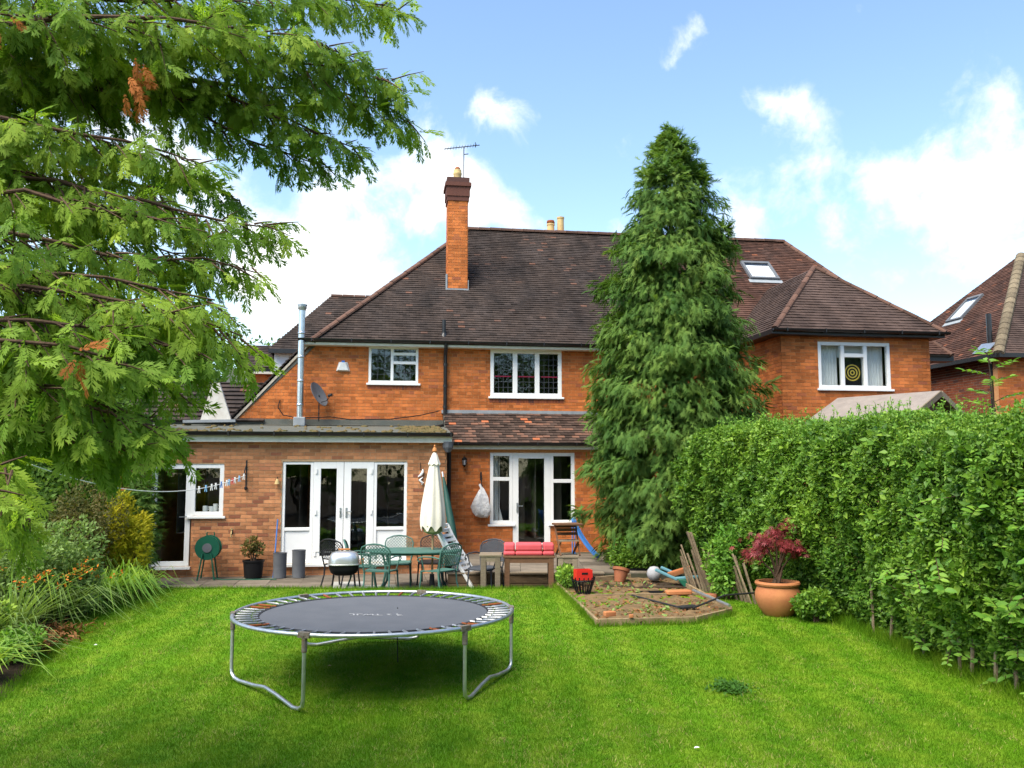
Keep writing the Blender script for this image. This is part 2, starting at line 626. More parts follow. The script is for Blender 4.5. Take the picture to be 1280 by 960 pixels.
def norm(a):
    return a / np.maximum(np.linalg.norm(a, axis=-1, keepdims=True), 1e-9)


def scatter(tv, tf, P, D, U, sc, tint, ws=None):
    """copies of template (axis +x, normal +z) at P with axis D and normal near U"""
    D = norm(D)
    Y = norm(np.cross(U, D))
    Z = np.cross(D, Y)
    sc = np.asarray(sc)[:, None, None]
    w = sc if ws is None else sc * np.asarray(ws)[:, None, None]
    tv = np.asarray(tv, dtype=float)
    V = (P[:, None, :] + tv[None, :, 0:1] * D[:, None, :] * sc + tv[None, :, 1:2] * Y[:, None, :] * w + tv[None, :, 2:3] * Z[:, None, :] * sc)
    n, k = len(P), len(tv)
    Fa = (np.asarray(tf)[None] + (np.arange(n) * k)[:, None, None]).reshape(-1, len(tf[0]))
    return V.reshape(-1, 3), Fa, np.repeat(tint, len(tf))


def merge(parts):
    V, Fa, T, o = [], [], [], 0
    for v, f, t in parts:
        V.append(v)
        Fa.append(f + o)
        T.append(t)
        o += len(v)
    return np.concatenate(V), np.concatenate(Fa), np.concatenate(T)


LEAF_V = [(0, 0, 0), (.45, .27, .06), (1, 0, -.08), (.45, -.27, .06)]
LEAF_F = [(0, 3, 2), (0, 2, 1)]
LEAF6_V = [(0, 0, 0), (.3, .24, .05), (.7, .2, .03), (1, 0, -.10), (.7, -.2, .03), (.3, -.24, .05), (.5, 0, -.01)]
LEAF6_F = [(0, 6, 1), (1, 6, 2), (2, 6, 3), (3, 6, 4), (4, 6, 5), (5, 6, 0)]


def frond(pairs, sub, wid=.05, droop=.18):
    """flat feathery conifer spray, length 1 along +x"""
    V, Fc = [], []

    def blade(b, d, ln, w, kite=True):
        b, d = np.array(b), np.array(d)
        p = np.array([-d[1], d[0]])
        if kite:
            q = [b - p * w * .2, b + d * ln * .5 + p * w * .5, b + d * ln, b + d * ln * .5 - p * w * .5]
        else:
            q = [b - p * w * .5, b + d * ln, b + p * w * .5]
        o = len(V)
        for x in q:
            V.append((x[0], x[1], -droop * x[0] ** 2 - .25 * x[1] ** 2))
        if kite:
            Fc.append((o, o + 3, o + 2))
            Fc.append((o, o + 2, o + 1))
        else:
            Fc.append((o, o + 1, o + 2))
    rl = random.Random(3)
    blade((0, 0), (1, 0), 1, wid * .8)
    for i in range(pairs):
        for s in (-1, 1):
            x = .08 + .84 * (i + rl.uniform(0, .5)) / pairs
            ln = .46 * (math.sin(math.pi * (.22 + .78 * (1 - x))) ** .8) * rl.uniform(.7, 1.12)
            a = R(46 - 14 * x + rl.uniform(-7, 7)) * s
            d = np.array([math.cos(a), math.sin(a)])
            blade((x, 0), d, ln, wid * (1.0 if sub else 1.2), bool(sub))
            for j in range(sub):
                r = (j + .7) / (sub + .5)
                l2 = ln * .46 * (1.2 - r) * rl.uniform(.8, 1.2)
                for s2 in (-1, 1):
                    a2 = a + R(36 + rl.uniform(-8, 8)) * s2
                    blade(np.array([x, 0]) + d * ln * r, np.array([math.cos(a2), math.sin(a2)]), l2, wid * .9, False)
    return V, Fc


FROND_NEAR = frond(8, 1, .075)
FROND_MID = frond(6, 0, .075, .40)


def rand_dirs(n):
    return norm(rng.normal(size=(n, 3)))


# ------------------------------------------------------------------ ground, lawn, patio
def sm(t):
    t = np.clip(t, 0, 1)
    return t * t * (3 - 2 * t)


def gz(x, y):
    base = .28 * sm((np.asarray(y, dtype=float) - 8.0) / 7.0)
    return base + .012 * np.sin(np.asarray(x) * 1.3 + 1) * np.cos(np.asarray(y) * .9)


g = MB()
g.box((-600, -200, -.6), (600, 1200, -.35))
tag(g.build('ground', 'soil'), kind='structure')


def lawn_left(y):      # lawn border on the left
    return np.interp(y, [3, 7, 9, 10.5, 12, 13.5, 15.2], [-4.9, -5.0, -5.05, -5.45, -5.95, -6.0, -6.15])


HEDGE_Y = [4.5, 6.0, 8.6, 11.2, 12.6, 14.0, 15.5, 16.6]
HEDGE_X = [5.9, 5.75, 5.2, 4.85, 4.5, 3.95, 3.5, 3.45]


def hedge_x(y):
    return np.interp(y, HEDGE_Y, HEDGE_X)


LAWN_Y1 = 15.0
NX, NY = 90, 90
V, Fa = [], []
for j in range(NY + 1):
    y = 2.0 + (LAWN_Y1 - 2.0) * j / NY
    xl, xr = float(lawn_left(y)), float(hedge_x(y)) + .35
    for i in range(NX + 1):
        x = xl + (xr - xl) * i / NX
        V.append((x, y, float(gz(x, y)) - (.03 if i == 0 else 0)))
for j in range(NY):
    for i in range(NX):
        a = j * (NX + 1) + i
        Fa.append((a, a + 1, a + NX + 2, a + NX + 1))
lawn = np_mesh('lawn', V, Fa, np.zeros(len(Fa)), 'lawn')
tag(lawn, kind='structure')
# turf edge dropping to the sunken patio
e = MB()
for i in range(30):
    x0, x1 = -6.15 + i * (8.6 / 30), -6.15 + (i + 1) * (8.6 / 30)
    e.add([(x0, 15.0, float(gz(x0, 15))), (x1, 15.0, float(gz(x1, 15))), (x1, 15.03, -.1), (x0, 15.03, -.1)], [(0, 1, 2, 3)])
tag(e.build('turf_edge', 'soil'), kind='structure')
# planting soil on both sides
b = MB()
ys = np.linspace(2, 19, 40)
vs, fs = [], []
for y in ys:
    xl = float(lawn_left(y)) if y < 15.05 else -7.45
    for q, dz in ((0.06, -.05), (-.2, -.01), (-1.2, .05), (-6, .1)):
        vs.append((xl + q, y, float(gz(xl, min(y, 15))) + dz + random.uniform(-.015, .015)))
for i in range(len(ys) - 1):
    for j in range(3):
        a = i * 4 + j
        fs.append((a + 1, a, a + 4, a + 5))
b.add(vs, fs)
tag(b.build('border_soil', 'soil', smooth=True), kind='structure')
b = MB()
vs, fs = [], []
ys = np.linspace(2, 21, 40)
for y in ys:
    xh = float(hedge_x(min(y, 16.6)))
    for q, dz in ((.0, -.02), (.3, .01), (2.0, .02), (14, .02)):
        vs.append((xh + q, y, float(gz(xh, min(y, 15))) + dz))
for i in range(len(ys) - 1):
    for j in range(3):
        a = i * 4 + j
        fs.append((a, a + 1, a + 5, a + 4))
b.add(vs, fs)
tag(b.build('hedge_soil', 'soil', smooth=True), kind='structure')
# ground under the cypress and behind the raised bed
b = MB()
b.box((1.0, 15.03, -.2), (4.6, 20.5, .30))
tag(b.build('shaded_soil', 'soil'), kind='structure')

# grass blades (none inside the raised bed)
BED = np.array([atz(749, 783, .17), atz(868, 780, .17), atz(914, 769, .19), atz(830, 722, .27), atz(697, 735, .26)])[:, :2]


def in_poly(x, y, m=.03):
    c = BED.mean(0)
    Q = BED + (c - BED) * m
    ok = np.ones(len(x), bool)
    for i in range(5):
        a, b = Q[i], Q[(i + 1) % 5]
        ok &= (b[0] - a[0]) * (y - a[1]) - (b[1] - a[1]) * (x - a[0]) > 0
    return ok


def grass(n, y0, y1, h, w):
    y = y0 + (y1 - y0) * rng.random(n)
    half = np.minimum(0.62 * y, 20)
    x = (rng.random(n) * 2 - 1) * half
    k = (x > lawn_left(y) + .02 * rng.normal(size=n)) & (x < hedge_x(y) + .25)
    k &= ~in_poly(x, y)
    x, y = x[k], y[k]
    n = len(x)
    P = np.stack([x, y, gz(x, y) - .004], 1)
    D = np.stack([rng.normal(size=n) * .45, rng.normal(size=n) * .45, np.ones(n)], 1)
    patch = .45 * np.sin(x * 2.1 + 1.3 * np.sin(y * 1.7)) * np.cos(y * 1.3 + x) + .4 * np.sin(x * 7.3 + 2 * np.sin(y * 5.1)) * np.cos(y * 6.1 - 1.5 * np.sin(x * 4.4)) + .35 * np.sin(9.0 * (x + .25 * y) / 1.0 + .8 * np.sin(y)) * (x < 1.5)
    hh = h * (.55 + .7 * rng.random(n)) * (1 + .25 * patch)
    D = norm(D) * hh[:, None]
    a = rng.random(n) * np.pi
    s = np.stack([np.cos(a), np.sin(a) * .4, np.zeros(n)], 1) * (w * (.7 + .6 * rng.random(n)))[:, None]
    V = np.stack([P - s, P + s, P + D], 1).reshape(-1, 3)
    Fa = np.arange(3 * n).reshape(-1, 3)
    return V, Fa, np.clip(rng.normal(size=n) * .22 + .27 * patch, -.5, .5)


gr = merge([grass(250000, 5.6, 8.5, .034, .0027), grass(200000, 8.5, 11.5, .032, .0038), grass(140000, 11.5, 15.0, .034, .0055)])
o = np_mesh('grass', *gr, 'lawn_blades')
tag(o, 'short mown grass blades covering the lawn', 'grass', kind='stuff')
mat('dry_blades', (.36, .30, .11), (.27, .24, .08), rough=.9, tint=.6, scale=3)
nd = 26000
yc_ = 5.8 + 9.1 * rng.random(900) ** 1.3
xc_ = (rng.random(900) * 2 - 1) * .6 * yc_
ii_ = rng.integers(0, 900, nd)
dx_, dy_ = xc_[ii_] + rng.normal(size=nd) * .11, yc_[ii_] + rng.normal(size=nd) * .11
kk_ = ~in_poly(dx_, dy_) & (dx_ > lawn_left(dy_) + .1) & (dx_ < hedge_x(dy_)) & (dy_ < 14.95)
dx_, dy_ = dx_[kk_], dy_[kk_]
nd = len(dx_)
Pd = np.stack([dx_, dy_, gz(dx_, dy_)], 1)
Dd = norm(np.stack([rng.normal(size=nd), rng.normal(size=nd), .5 + .4 * rng.random(nd)], 1)) * (.03 + .025 * rng.random(nd))[:, None]
Sd = np.stack([np.cos(dx_ * 90), np.sin(dx_ * 90), 0 * dx_], 1) * .0022
o = np_mesh('dry_grass', np.stack([Pd - Sd, Pd + Sd, Pd + Dd], 1).reshape(-1, 3), np.arange(3 * nd).reshape(-1, 3), rng.uniform(-.5, .5, nd), 'dry_blades')
tag(o, 'dry straw coloured blades scattered through the lawn', 'grass', kind='stuff')
# rough grass along lawn edge at patio, bed and hedge foot
def rough(pts, n, h, w, spread):
    pts = np.array(pts)
    seg = np.linalg.norm(np.diff(pts, axis=0), axis=1)
    cum = np.concatenate([[0], np.cumsum(seg)])
    t = rng.random(n) * cum[-1]
    x = np.interp(t, cum, pts[:, 0]) + rng.normal(size=n) * spread
    y = np.interp(t, cum, pts[:, 1]) + rng.normal(size=n) * spread
    P = np.stack([x, y, gz(x, np.minimum(y, 15)) - .004], 1)
    D = norm(np.stack([rng.normal(size=n) * .5, rng.normal(size=n) * .5, np.ones(n)], 1)) * (h * (.4 + .9 * rng.random(n)))[:, None]
    a = rng.random(n) * np.pi
    s = np.stack([np.cos(a), np.sin(a) * .4, np.zeros(n)], 1) * w
    V = np.stack([P - s, P + s, P + D], 1).reshape(-1, 3)
    return V, np.arange(3 * n).reshape(-1, 3), np.clip(rng.normal(size=n) * .25, -.5, .5)


hy = np.linspace(6, 13.6, 12)
parts = [rough([(float(hedge_x(y)) - .05, y) for y in hy], 9000, .17, .004, .13),
         rough([(float(lawn_left(y)), y) for y in np.linspace(6, 15, 10)], 4500, .07, .004, .06),
         rough([(-6.1, 14.96), (0.6, 14.96)], 5000, .07, .004, .03)]
for i in range(420):                      # coarser tufts in the sward
    ty_ = 6.0 + 8.6 * random.random() ** 1.4
    tx_ = random.uniform(float(lawn_left(ty_)) + .2, float(hedge_x(ty_)) - .2)
    parts.append(rough([(tx_, ty_), (tx_ + random.uniform(-.1, .1), ty_ + .05)], random.randint(8, 26), random.uniform(.035, .06), .004, random.uniform(.015, .05)))

# ------------------------------------------------------------------ house frame
TH = R(8.5)
O = aty(430, 588, 18.4)
O[2] = 0
EX = np.array([math.cos(TH), math.sin(TH), 0])
EY = np.array([-math.sin(TH), math.cos(TH), 0])


def hp(px, py, v):
    d = ray(px, py)
    t = (v - (CAM - O) @ EY) / (d @ EY)
    p = CAM + d * t
    return float((p - O) @ EX), float(p[2])


def HW(u, v, z):
    return O + EX * u + EY * v + np.array([0, 0, z])


def to_house(p):
    p = np.asarray(p, dtype=float) - O
    return float(p @ EX), float(p @ EY), float(p[2])


class Plane:
    """vertical wall plane: s along d, z up, n outwards"""

    def __init__(self, p0, d, n):
        self.p0, self.d, self.n = Vector(p0), Vector(d).normalized(), Vector(n).normalized()

    def at(self, s, z, o=0.0):
        return self.p0 + self.d * s + self.n * o + Vector((0, 0, z))


def front(v):
    return Plane((0, v, 0), (1, 0, 0), (0, -1, 0))


def pbox(mb, pl, s0, s1, z0, z1, o0, o1, t=0.0):
    vs = []
    for o in (o0, o1):
        for (s, z) in ((s0, z0), (s1, z0), (s1, z1), (s0, z1)):
            vs.append(pl.at(s, z, o))
    mb.add(vs, [(0, 1, 2, 3), (7, 6, 5, 4), (0, 4, 5, 1), (1, 5, 6, 2), (2, 6, 7, 3), (3, 7, 4, 0)], t)


def brick_wall(parent, pl, s0, s1, z0, top, holes, m_brick, m_mortar, bond='stretcher', single=0, m_single=None, thick=.2,
               breaks=(), name='wall', m=.075, bl=.225):
    """top: function s -> z (piecewise linear, corners in breaks). holes: (s0,s1,z0,z1)"""
    mb = MB()
    xs = sorted({s0, s1, *[q for h in holes for q in h[:2] if s0 < q < s1], *breaks})
    for a, b in zip(xs[:-1], xs[1:]):
        if b - a < 1e-4:
            continue
        hs = sorted([h for h in holes if h[0] <= a + 1e-6 and h[1] >= b - 1e-6], key=lambda h: h[2])
        zc = z0
        for h in hs:
            if h[2] > zc + 1e-4:
                pbox(mb, pl, a, b, zc, h[2], -thick, 0)
            zc = max(zc, h[3])
        ta, tb = top(a + 1e-5), top(b - 1e-5)
        if max(ta, tb) > zc + 1e-4:
            vs = [pl.at(s, z, o) for o in (-thick, 0) for (s, z) in ((a, zc), (b, zc), (b, max(tb, zc)), (a, max(ta, zc)))]
            mb.add(vs, [(0, 1, 2, 3), (7, 6, 5, 4), (0, 4, 5, 1), (1, 5, 6, 2), (2, 6, 7, 3), (3, 7, 4, 0)])
    w = mb.build(name, m_mortar, parent)
    bricks = []
    ztop = max(top(s0), top(s1), *[top(q) for q in breaks]) if breaks else max(top(s0), top(s1))
    rows = int((ztop - z0) / m)
    for r in range(rows):
        za, zb = z0 + r * m + .010, z0 + (r + 1) * m
        zm = zb
        # allowed interval under a sloping top
        ia, ib = s0, s1
        if top(s0) < zm or top(s1) < zm:
            ss = np.linspace(s0, s1, 200)
            ok = [q for q in ss if top(q) >= zm]
            if not ok:
                continue
            ia, ib = ok[0], ok[-1]
        iv = [(ia, ib)]
        for h in holes:
            if h[2] < zb - .004 and h[3] > za + .004:
                nv = []
                for (p, q) in iv:
                    if h[0] > p:
                        nv.append((p, min(q, h[0])))
                    if h[1] < q:
                        nv.append((max(p, h[1]), q))
                iv = [x for x in nv if x[1] - x[0] > .02]
        if bond == 'stretcher':
            s = s0 - (bl / 2 if r % 2 else 0)
            lens = [bl]
        else:
            s = s0 - (bl * .25 if r % 2 else bl)
            lens = [bl, bl / 2] if True else lens
        k = 0
        while s < s1:
            ln = lens[k % len(lens)]
            k += 1
            for (p, q) in iv:
                x0, x1 = max(s, p), min(s + ln, q)
                if x1 - x0 > .03:
                    full = (x1 - x0 > ln - 1e-4)
                    bricks.append((x0, x1 - .010, za, zb, full, ln))
            s += ln
    idx = list(range(len(bricks)))
    chosen = set()
    if single:
        full = [i for i in idx if bricks[i][4] and bricks[i][5] > .2]
        step = max(1, len(full) / single)
        full.sort(key=lambda i: (bricks[i][0]))
        chosen = set(full[:single])
        sm_ = MB()
        L_, H_ = bl - .010, m - .010
        pbox(sm_, Plane((0, 0, 0), pl.d, pl.n), -L_ / 2, L_ / 2, -H_ / 2, H_ / 2, -.02, .006)
        data = sm_.mesh('brick', m_single)
        for i in chosen:
            x0, x1, za, zb = bricks[i][:4]
            link('brick', data, w, pl.at((x0 + x1) / 2, (za + zb) / 2, random.uniform(-.0015, .002)))
    jb = MB()
    for i in idx:
        if i in chosen:
            continue
        x0, x1, za, zb = bricks[i][:4]
        rnd = random.random()
        t = random.uniform(-.5, .15) if rnd < .84 else random.uniform(.2, .5)
        pbox(jb, pl, x0, x1, za, zb, -.02, .006 + random.uniform(-.0015, .002), t)
    if bricks:
        j = jb.build('bricks', m_brick, w)
        j['kind'] = 'stuff'
    return w


def tile_slope(parent, p0, d, up, poly, m_tile, gauge=.10, width=.165, name='roof', slab_m='felt', lift=.022, stuff='roof_tiles', single=None):
    """poly: (a, s) convex polygon in slope coordinates from p0 along d and up the slope"""
    p0, d, up = Vector(p0), Vector(d).normalized(), Vector(up).normalized()
    n = d.cross(up).normalized()
    if n.z < 0:
        n = -n
    mb = MB()
    pts = [p0 + d * a + up * s - n * .01 for a, s in poly]
    mb.prism(pts, -n * .06)
    roof = mb.build(name, slab_m, parent)
    tb = MB()
    smax = max(s for _, s in poly)
    smin = min(s for _, s in poly)
    r = 0
    s = smin
    hooks = []
    while s < smax - .02:
        sc = s + gauge * .5
        xs = []
        k = len(poly)
        for i in range(k):
            (a0, q0), (a1, q1) = poly[i], poly[(i + 1) % k]
            if (q0 - sc) * (q1 - sc) < 0:
                xs.append(a0 + (a1 - a0) * (sc - q0) / (q1 - q0))
        if len(xs) >= 2:
            xa, xb = min(xs), max(xs)
            a = math.floor(xa / width) * width - (width / 2 if r % 2 else 0)
            while a < xb:
                u0, u1 = max(a, xa), min(a + width - .003, xb)
                if u1 - u0 > .015:
                    l = lift + random.uniform(-.004, .006)
                    nn = math.sin(a * .9 + 3) * math.cos(s * .8 + a * .35) + .6 * math.sin(a * 2.3 + s * 1.7)
                    t = np.clip(random.gauss(-.12, .13) + .10 * nn, -.5, .5)
                    if random.random() < .02:
                        t = random.uniform(.15, .34)
                    e = min(s + gauge * 1.1, smax)
                    A = p0 + d * u0 + up * (s - .012) + n * l
                    B = p0 + d * u1 + up * (s - .012) + n * (l + random.uniform(-.002, .002))
                    C = p0 + d * u1 + up * e + n * .002
                    D = p0 + d * u0 + up * e + n * .002
                    A2, B2 = A - n * (l * .75), B - n * (l * .75)
                    if single and u1 - u0 > width * .9:
                        hooks.append(((A + B) / 2, t))
                    else:
                        tb.add([A, B, C, D, A2, B2], [(0, 1, 2, 3), (4, 5, 1, 0), (5, 2, 1), (4, 0, 3)], t)
                a += width
        s += gauge
        r += 1
    if tb.f:
        tiles = tb.build(stuff, m_tile, roof)
        tiles['kind'] = 'stuff'
    if single:
        q = MB()
        A, B = -d * (width / 2 - .003), d * (width / 2 - .003)
        C, D = B + up * (gauge * 1.1 + .012) - n * (lift - .002), A + up * (gauge * 1.1 + .012) - n * (lift - .002)
        A2, B2 = A - n * lift * .75, B - n * lift * .75
        q.add([A, B, C, D, A2, B2], [(0, 1, 2, 3), (4, 5, 1, 0), (5, 2, 1), (4, 0, 3)])
        me = q.mesh('tile', single[0])
        me2 = q.mesh('replacement_tile', single[1])
        order = [i for i, (pos, t) in enumerate(hooks)]
        new = set(random.sample(order, min(single[2], len(order))))
        for i, (pos, t) in enumerate(hooks):
            link('tile', me2 if i in new else me, roof, pos)
    return roof, n


def ridge_tiles(parent, a, b, m='ridge', r=.11, ln=.32, name='ridge_tile', sq=.8):
    a, b = Vector(a), Vector(b)
    d = (b - a)
    n = max(1, int(d.length / ln))
    step = d / n
    dd = d.normalized()
    s = dd.cross(Vector((0, 0, 1))).normalized()
    u = s.cross(dd).normalized()
    mb = MB()
    k = 7
    vs, fs = [], []
    L = step.length * .97
    for i, q in enumerate((0, L)):
        rr = r * (1.0 if i == 0 else .94)
        for j in range(k):
            an = math.pi * (j / (k - 1)) * 1.1 - math.pi * .05
            vs.append(dd * q + s * math.cos(an) * rr + u * (math.sin(an) * rr * sq - r * .25))
    for j in range(k - 1):
        fs.append((j, j + 1, k + j + 1, k + j))
    fs.append(tuple(range(k)))
    fs.append(tuple(range(2 * k - 1, k - 1, -1)))
    mb.add(vs, fs)
    me = mb.mesh(name, m)
    for i in range(n):
        link(name, me, parent, a + step * i + Vector((0, 0, random.uniform(-.004, .006))))


def window(parent, pl, s0, s1, z0, z1, cols, fr=.055, depth=.09, setback=.03, sill=True, name='window', lattice=None, m='upvc', room=True, roomd=2.2,
           gl='glass', mull=None):
    """cols: list of (fraction right edge, [transom heights 0..1], solid panel heights set)"""
    mull = mull or fr * 1.1
    mb = MB()
    o0, o1 = -setback - depth, -setback
    pbox(mb, pl, s0, s0 + fr, z0, z1, o0, o1)
    pbox(mb, pl, s1 - fr, s1, z0, z1, o0, o1)
    pbox(mb, pl, s0 + fr, s1 - fr, z1 - fr, z1, o0, o1)
    pbox(mb, pl, s0 + fr, s1 - fr, z0, z0 + fr, o0, o1)
    W, H = s1 - s0, z1 - z0
    prev = s0 + fr
    panes, solids = [], []
    for i, c in enumerate(cols):
        frac, trans = c[0], c[1]
        solid = c[2] if len(c) > 2 else ()
        e = s1 - fr if i == len(cols) - 1 else s0 + W * frac
        if i < len(cols) - 1:
            pbox(mb, pl, e - mull / 2, e + mull / 2, z0 + fr, z1 - fr, o0, o1 - .002)
            e2 = e - mull / 2
        else:
            e2 = e
        zc = z0 + fr
        for j, th in enumerate(list(trans) + [None]):
            zt = z1 - fr if th is None else z0 + H * th - mull / 2
            if th is not None:
                pbox(mb, pl, prev, e2, zt, zt + mull, o0, o1 - .002)
            (solids if j in solid else panes).append((prev, e2, zc, zt))
            zc = zt + mull
        prev = e + mull / 2
    w = mb.build(name, m, parent, bevel=.006)
    for (a, b, c, d) in panes:
        q = MB()
        pbox(q, pl, a - .005, b + .005, c - .005, d + .005, o1 - .045, o1 - .035)
        q.build('pane', gl, w)
        if lattice:
            q = MB()
            nx, nz = max(2, round((b - a) / lattice)), max(2, round((d - c) / (lattice * 1.15)))
            for i in range(1, nx):
                s = a + (b - a) * i / nx
                pbox(q, pl, s - .006, s + .006, c, d, o1 - .033, o1 - .028)
            for j in range(1, nz):
                z = c + (d - c) * j / nz
                pbox(q, pl, a, b, z - .006, z + .006, o1 - .033, o1 - .029)
            q.build('leaded_lattice', 'lead_came', w)
    for (a, b, c, d) in solids:
        q = MB()
        pbox(q, pl, a - .005, b + .005, c - .005, d + .005, o1 - .06, o1 - .03)
        q.build('panel', 'upvc', w)
    if sill:
        q = MB()
        pbox(q, pl, s0 - .05, s1 + .05, z0 - .05, z0 - .002, -setback - depth, .055)
        q.build('sill', m, w, bevel=.006)
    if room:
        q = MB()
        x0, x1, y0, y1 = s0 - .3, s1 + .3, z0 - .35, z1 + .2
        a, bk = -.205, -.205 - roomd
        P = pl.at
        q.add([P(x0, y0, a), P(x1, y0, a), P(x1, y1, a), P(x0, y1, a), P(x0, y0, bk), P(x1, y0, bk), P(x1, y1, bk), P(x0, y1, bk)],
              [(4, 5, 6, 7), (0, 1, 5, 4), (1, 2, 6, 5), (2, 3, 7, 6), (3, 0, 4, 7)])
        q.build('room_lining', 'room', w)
    return w, panes


def gutter(parent, pl, s0, s1, z, o, m='black_pvc', r=.055, name='gutter'):
    mb = MB()
    n = 7
    for (ra, fl) in ((r, 1), (r * .8, -1)):
        vs, fs = [], []
        for s in (s0, s1):
            for j in range(n):
                an = math.pi + math.pi * j / (n - 1)
                vs.append(pl.at(s, z + math.sin(an) * ra, o + math.cos(an) * ra))
        for j in range(n - 1):
            fs.append((j, j + 1, n + j + 1, n + j)[::fl])
        mb.add(vs, fs)
    for s in np.arange(s0 + .3, s1, .9):
        pbox(mb, pl, s - .012, s + .012, z - r - .01, z + .01, o - r - .006, o + r + .006)
    return mb.build(name, m, parent, smooth=True)


# ------------------------------------------------------------------ our house
house = thing('semi_detached_house', 'orange brick two storey house with tall chimney and flat-roofed single storey extension', 'house', tuple(O), TH)
VU = 2.0                    # upper wall
EAVE_V, EAVE_Z = 1.72, 5.20
RID_V = 6.0
RID_Z = hp(585, 287, RID_V)[1]
RID_U0 = hp(585, 287, RID_V)[0]
RID_U1 = hp(980, 302, RID_V)[0]
PARTY = 7.95
HIP_U = hp(391, 425, EAVE_V)[0]
EXT_L, EXT_R = -4.3, hp(558, 600, 0)[0]
PAT = .12

# --- extension
pe = front(0)
EXT_TOP = 2.86
d0, d1 = hp(188, 640, 0)[0], hp(239.5, 640, 0)[0]
w1r = hp(280, 600, 0)[0]
dz0, dz1 = .33, hp(240, 580, 0)[1]
wz0 = hp(260, 645, 0)[1]
f0, f1 = hp(352, 640, 0)[0], hp(508.5, 640, 0)[0]
fz0, fz1 = .35, hp(430, 577, 0)[1]
hol = [(d0, d1, dz0, dz1), (d1, w1r, wz0, dz1), (f0, f1, fz0, fz1)]
w_ext = brick_wall(house, pe, EXT_L, EXT_R, PAT - .2, lambda s: EXT_TOP, hol, 'brick_extension', 'mortar', single=300, m_single='brick_extension_single')
# return walls of the extension
side = Plane((EXT_R, 0, 0), (0, 1, 0), (1, 0, 0))
brick_wall(house, side, .0, 2.0, PAT - .2, lambda s: EXT_TOP, [], 'brick_extension', 'mortar')
sideL = Plane((EXT_L, 0, 0), (0, -1, 0), (-1, 0, 0))
brick_wall(house, sideL, -4, 0, PAT - .2, lambda s: EXT_TOP, [], 'brick_extension', 'mortar')
# doors and windows of the extension
wd, _ = window(house, pe, d0, d1 - .03, dz0, dz1, [(1, [])], fr=.10, name='glazed_door', sill=False, setback=.02)
q = MB()
pbox(q, pe, d0 - .06, d1 + .02, dz0 - .05, dz0 - .002, -.1, .10)
q.build('threshold', 'upvc', wd)
q = MB()
sx = d1 - .10
q.bar(pe.at(sx, 1.32, .0), pe.at(sx, 1.32, .05), .02, .02)
q.bar(pe.at(sx + .01, 1.32, .05), pe.at(sx - .12, 1.32, .05), .018, .018)
q.build('handle', 'galvanised', wd)
ww, _ = window(house, pe, d1 - .03, w1r, wz0, dz1, [(1, [])], fr=.085, setback=.015)
# french doors with side lights
W_ = f1 - f0
fa, fb = hp(391, 640, 0)[0], hp(467, 640, 0)[0]
wf, _ = window(house, pe, f0, fa, fz0, fz1, [(1, [.335], (0,))], fr=.06, name='side_light', sill=False, setback=.02, roomd=3)
wf2, _ = window(house, pe, fb, f1, fz0, fz1, [(1, [.335], (0,))], fr=.06, name='side_light', sill=False, setback=.02, roomd=3)
mid = (fa + fb) / 2
for (a, b, hx) in ((fa + .003, mid - .004, mid - .06), (mid + .004, fb - .003, mid + .06)):
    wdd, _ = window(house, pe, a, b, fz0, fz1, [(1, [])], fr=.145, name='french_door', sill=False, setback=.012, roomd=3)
    q = MB()
    pbox(q, pe, a + .02, b - .02, fz0 + .22, fz0 + .235, -.011, -.008)
    q.bar(pe.at(hx, 1.40, -.012), pe.at(hx, 1.40, .05), .02, .02)
    q.bar(pe.at(hx, 1.40, .05), pe.at(hx + (.11 if hx > mid else -.02), 1.40, .05), .02, .018)
    pbox(q, pe, hx - .018, hx + .018, 1.28, 1.48, -.012, .0)
    q.build('handle', 'galvanised', wdd)
    q = MB()
    hx2 = a + .05 if hx > a + .3 else b - .05
    for hz in (fz0 + .2, (fz0 + fz1) / 2, fz1 - .2):
        pbox(q, pe, hx2 - .02, hx2 + .02, hz - .05, hz + .05, -.012, .012)
    q.build('hinges', 'upvc', wdd)
q = MB()
pbox(q, pe, f0 - .05, f1 + .05, fz0 - .06, fz0 - .002, -.1, .07)
q.build('sill', 'upvc', wf, bevel=.006)
# flat roof of the extension
q = MB()
zr = 3.02
q.add([(EXT_L - .1, -.16, zr), (EXT_R + .1, -.16, zr), (EXT_R + .1, 2.0, zr + .27), (EXT_L - .1, 2.0, zr + .27),
       (EXT_L - .1, -.16, zr - .05), (EXT_R + .1, -.16, zr - .05), (EXT_R + .1, 2.0, zr - .05), (EXT_L - .1, 2.0, zr - .05)],
      [(0, 1, 2, 3), (4, 5, 1, 0), (5, 6, 2, 1), (7, 4, 0, 3), (7, 6, 5, 4)])
fr_ = q.build('flat_roof', 'felt', house)
q = MB()
for i in range(240):
    u, v = random.uniform(EXT_L, EXT_R), random.choice([random.uniform(-.1, .35), random.uniform(-.12, 1.9)])
    if random.random() < .5:
        u = random.uniform(1.2, 2.1)
        v = random.uniform(.2, 1.6)
    zz = zr + (v + .16) * .125
    r0 = random.uniform(.03, .10)
    q.lathe([(r0, -.01), (r0 * .8, .02), (.001, random.uniform(.025, .05))], (u, v, zz), 6)
mo = q.build('moss', 'moss', fr_)
mo['kind'] = 'stuff'
q = MB()
pbox(q, pe, EXT_L - .1, EXT_R + .10, 2.83, 2.965, -.02, .16)
q.build('fascia', 'cream_paint', house)
gutter(house, pe, EXT_L - .1, EXT_R + .12, 3.035, .235, r=.08)
q = MB()
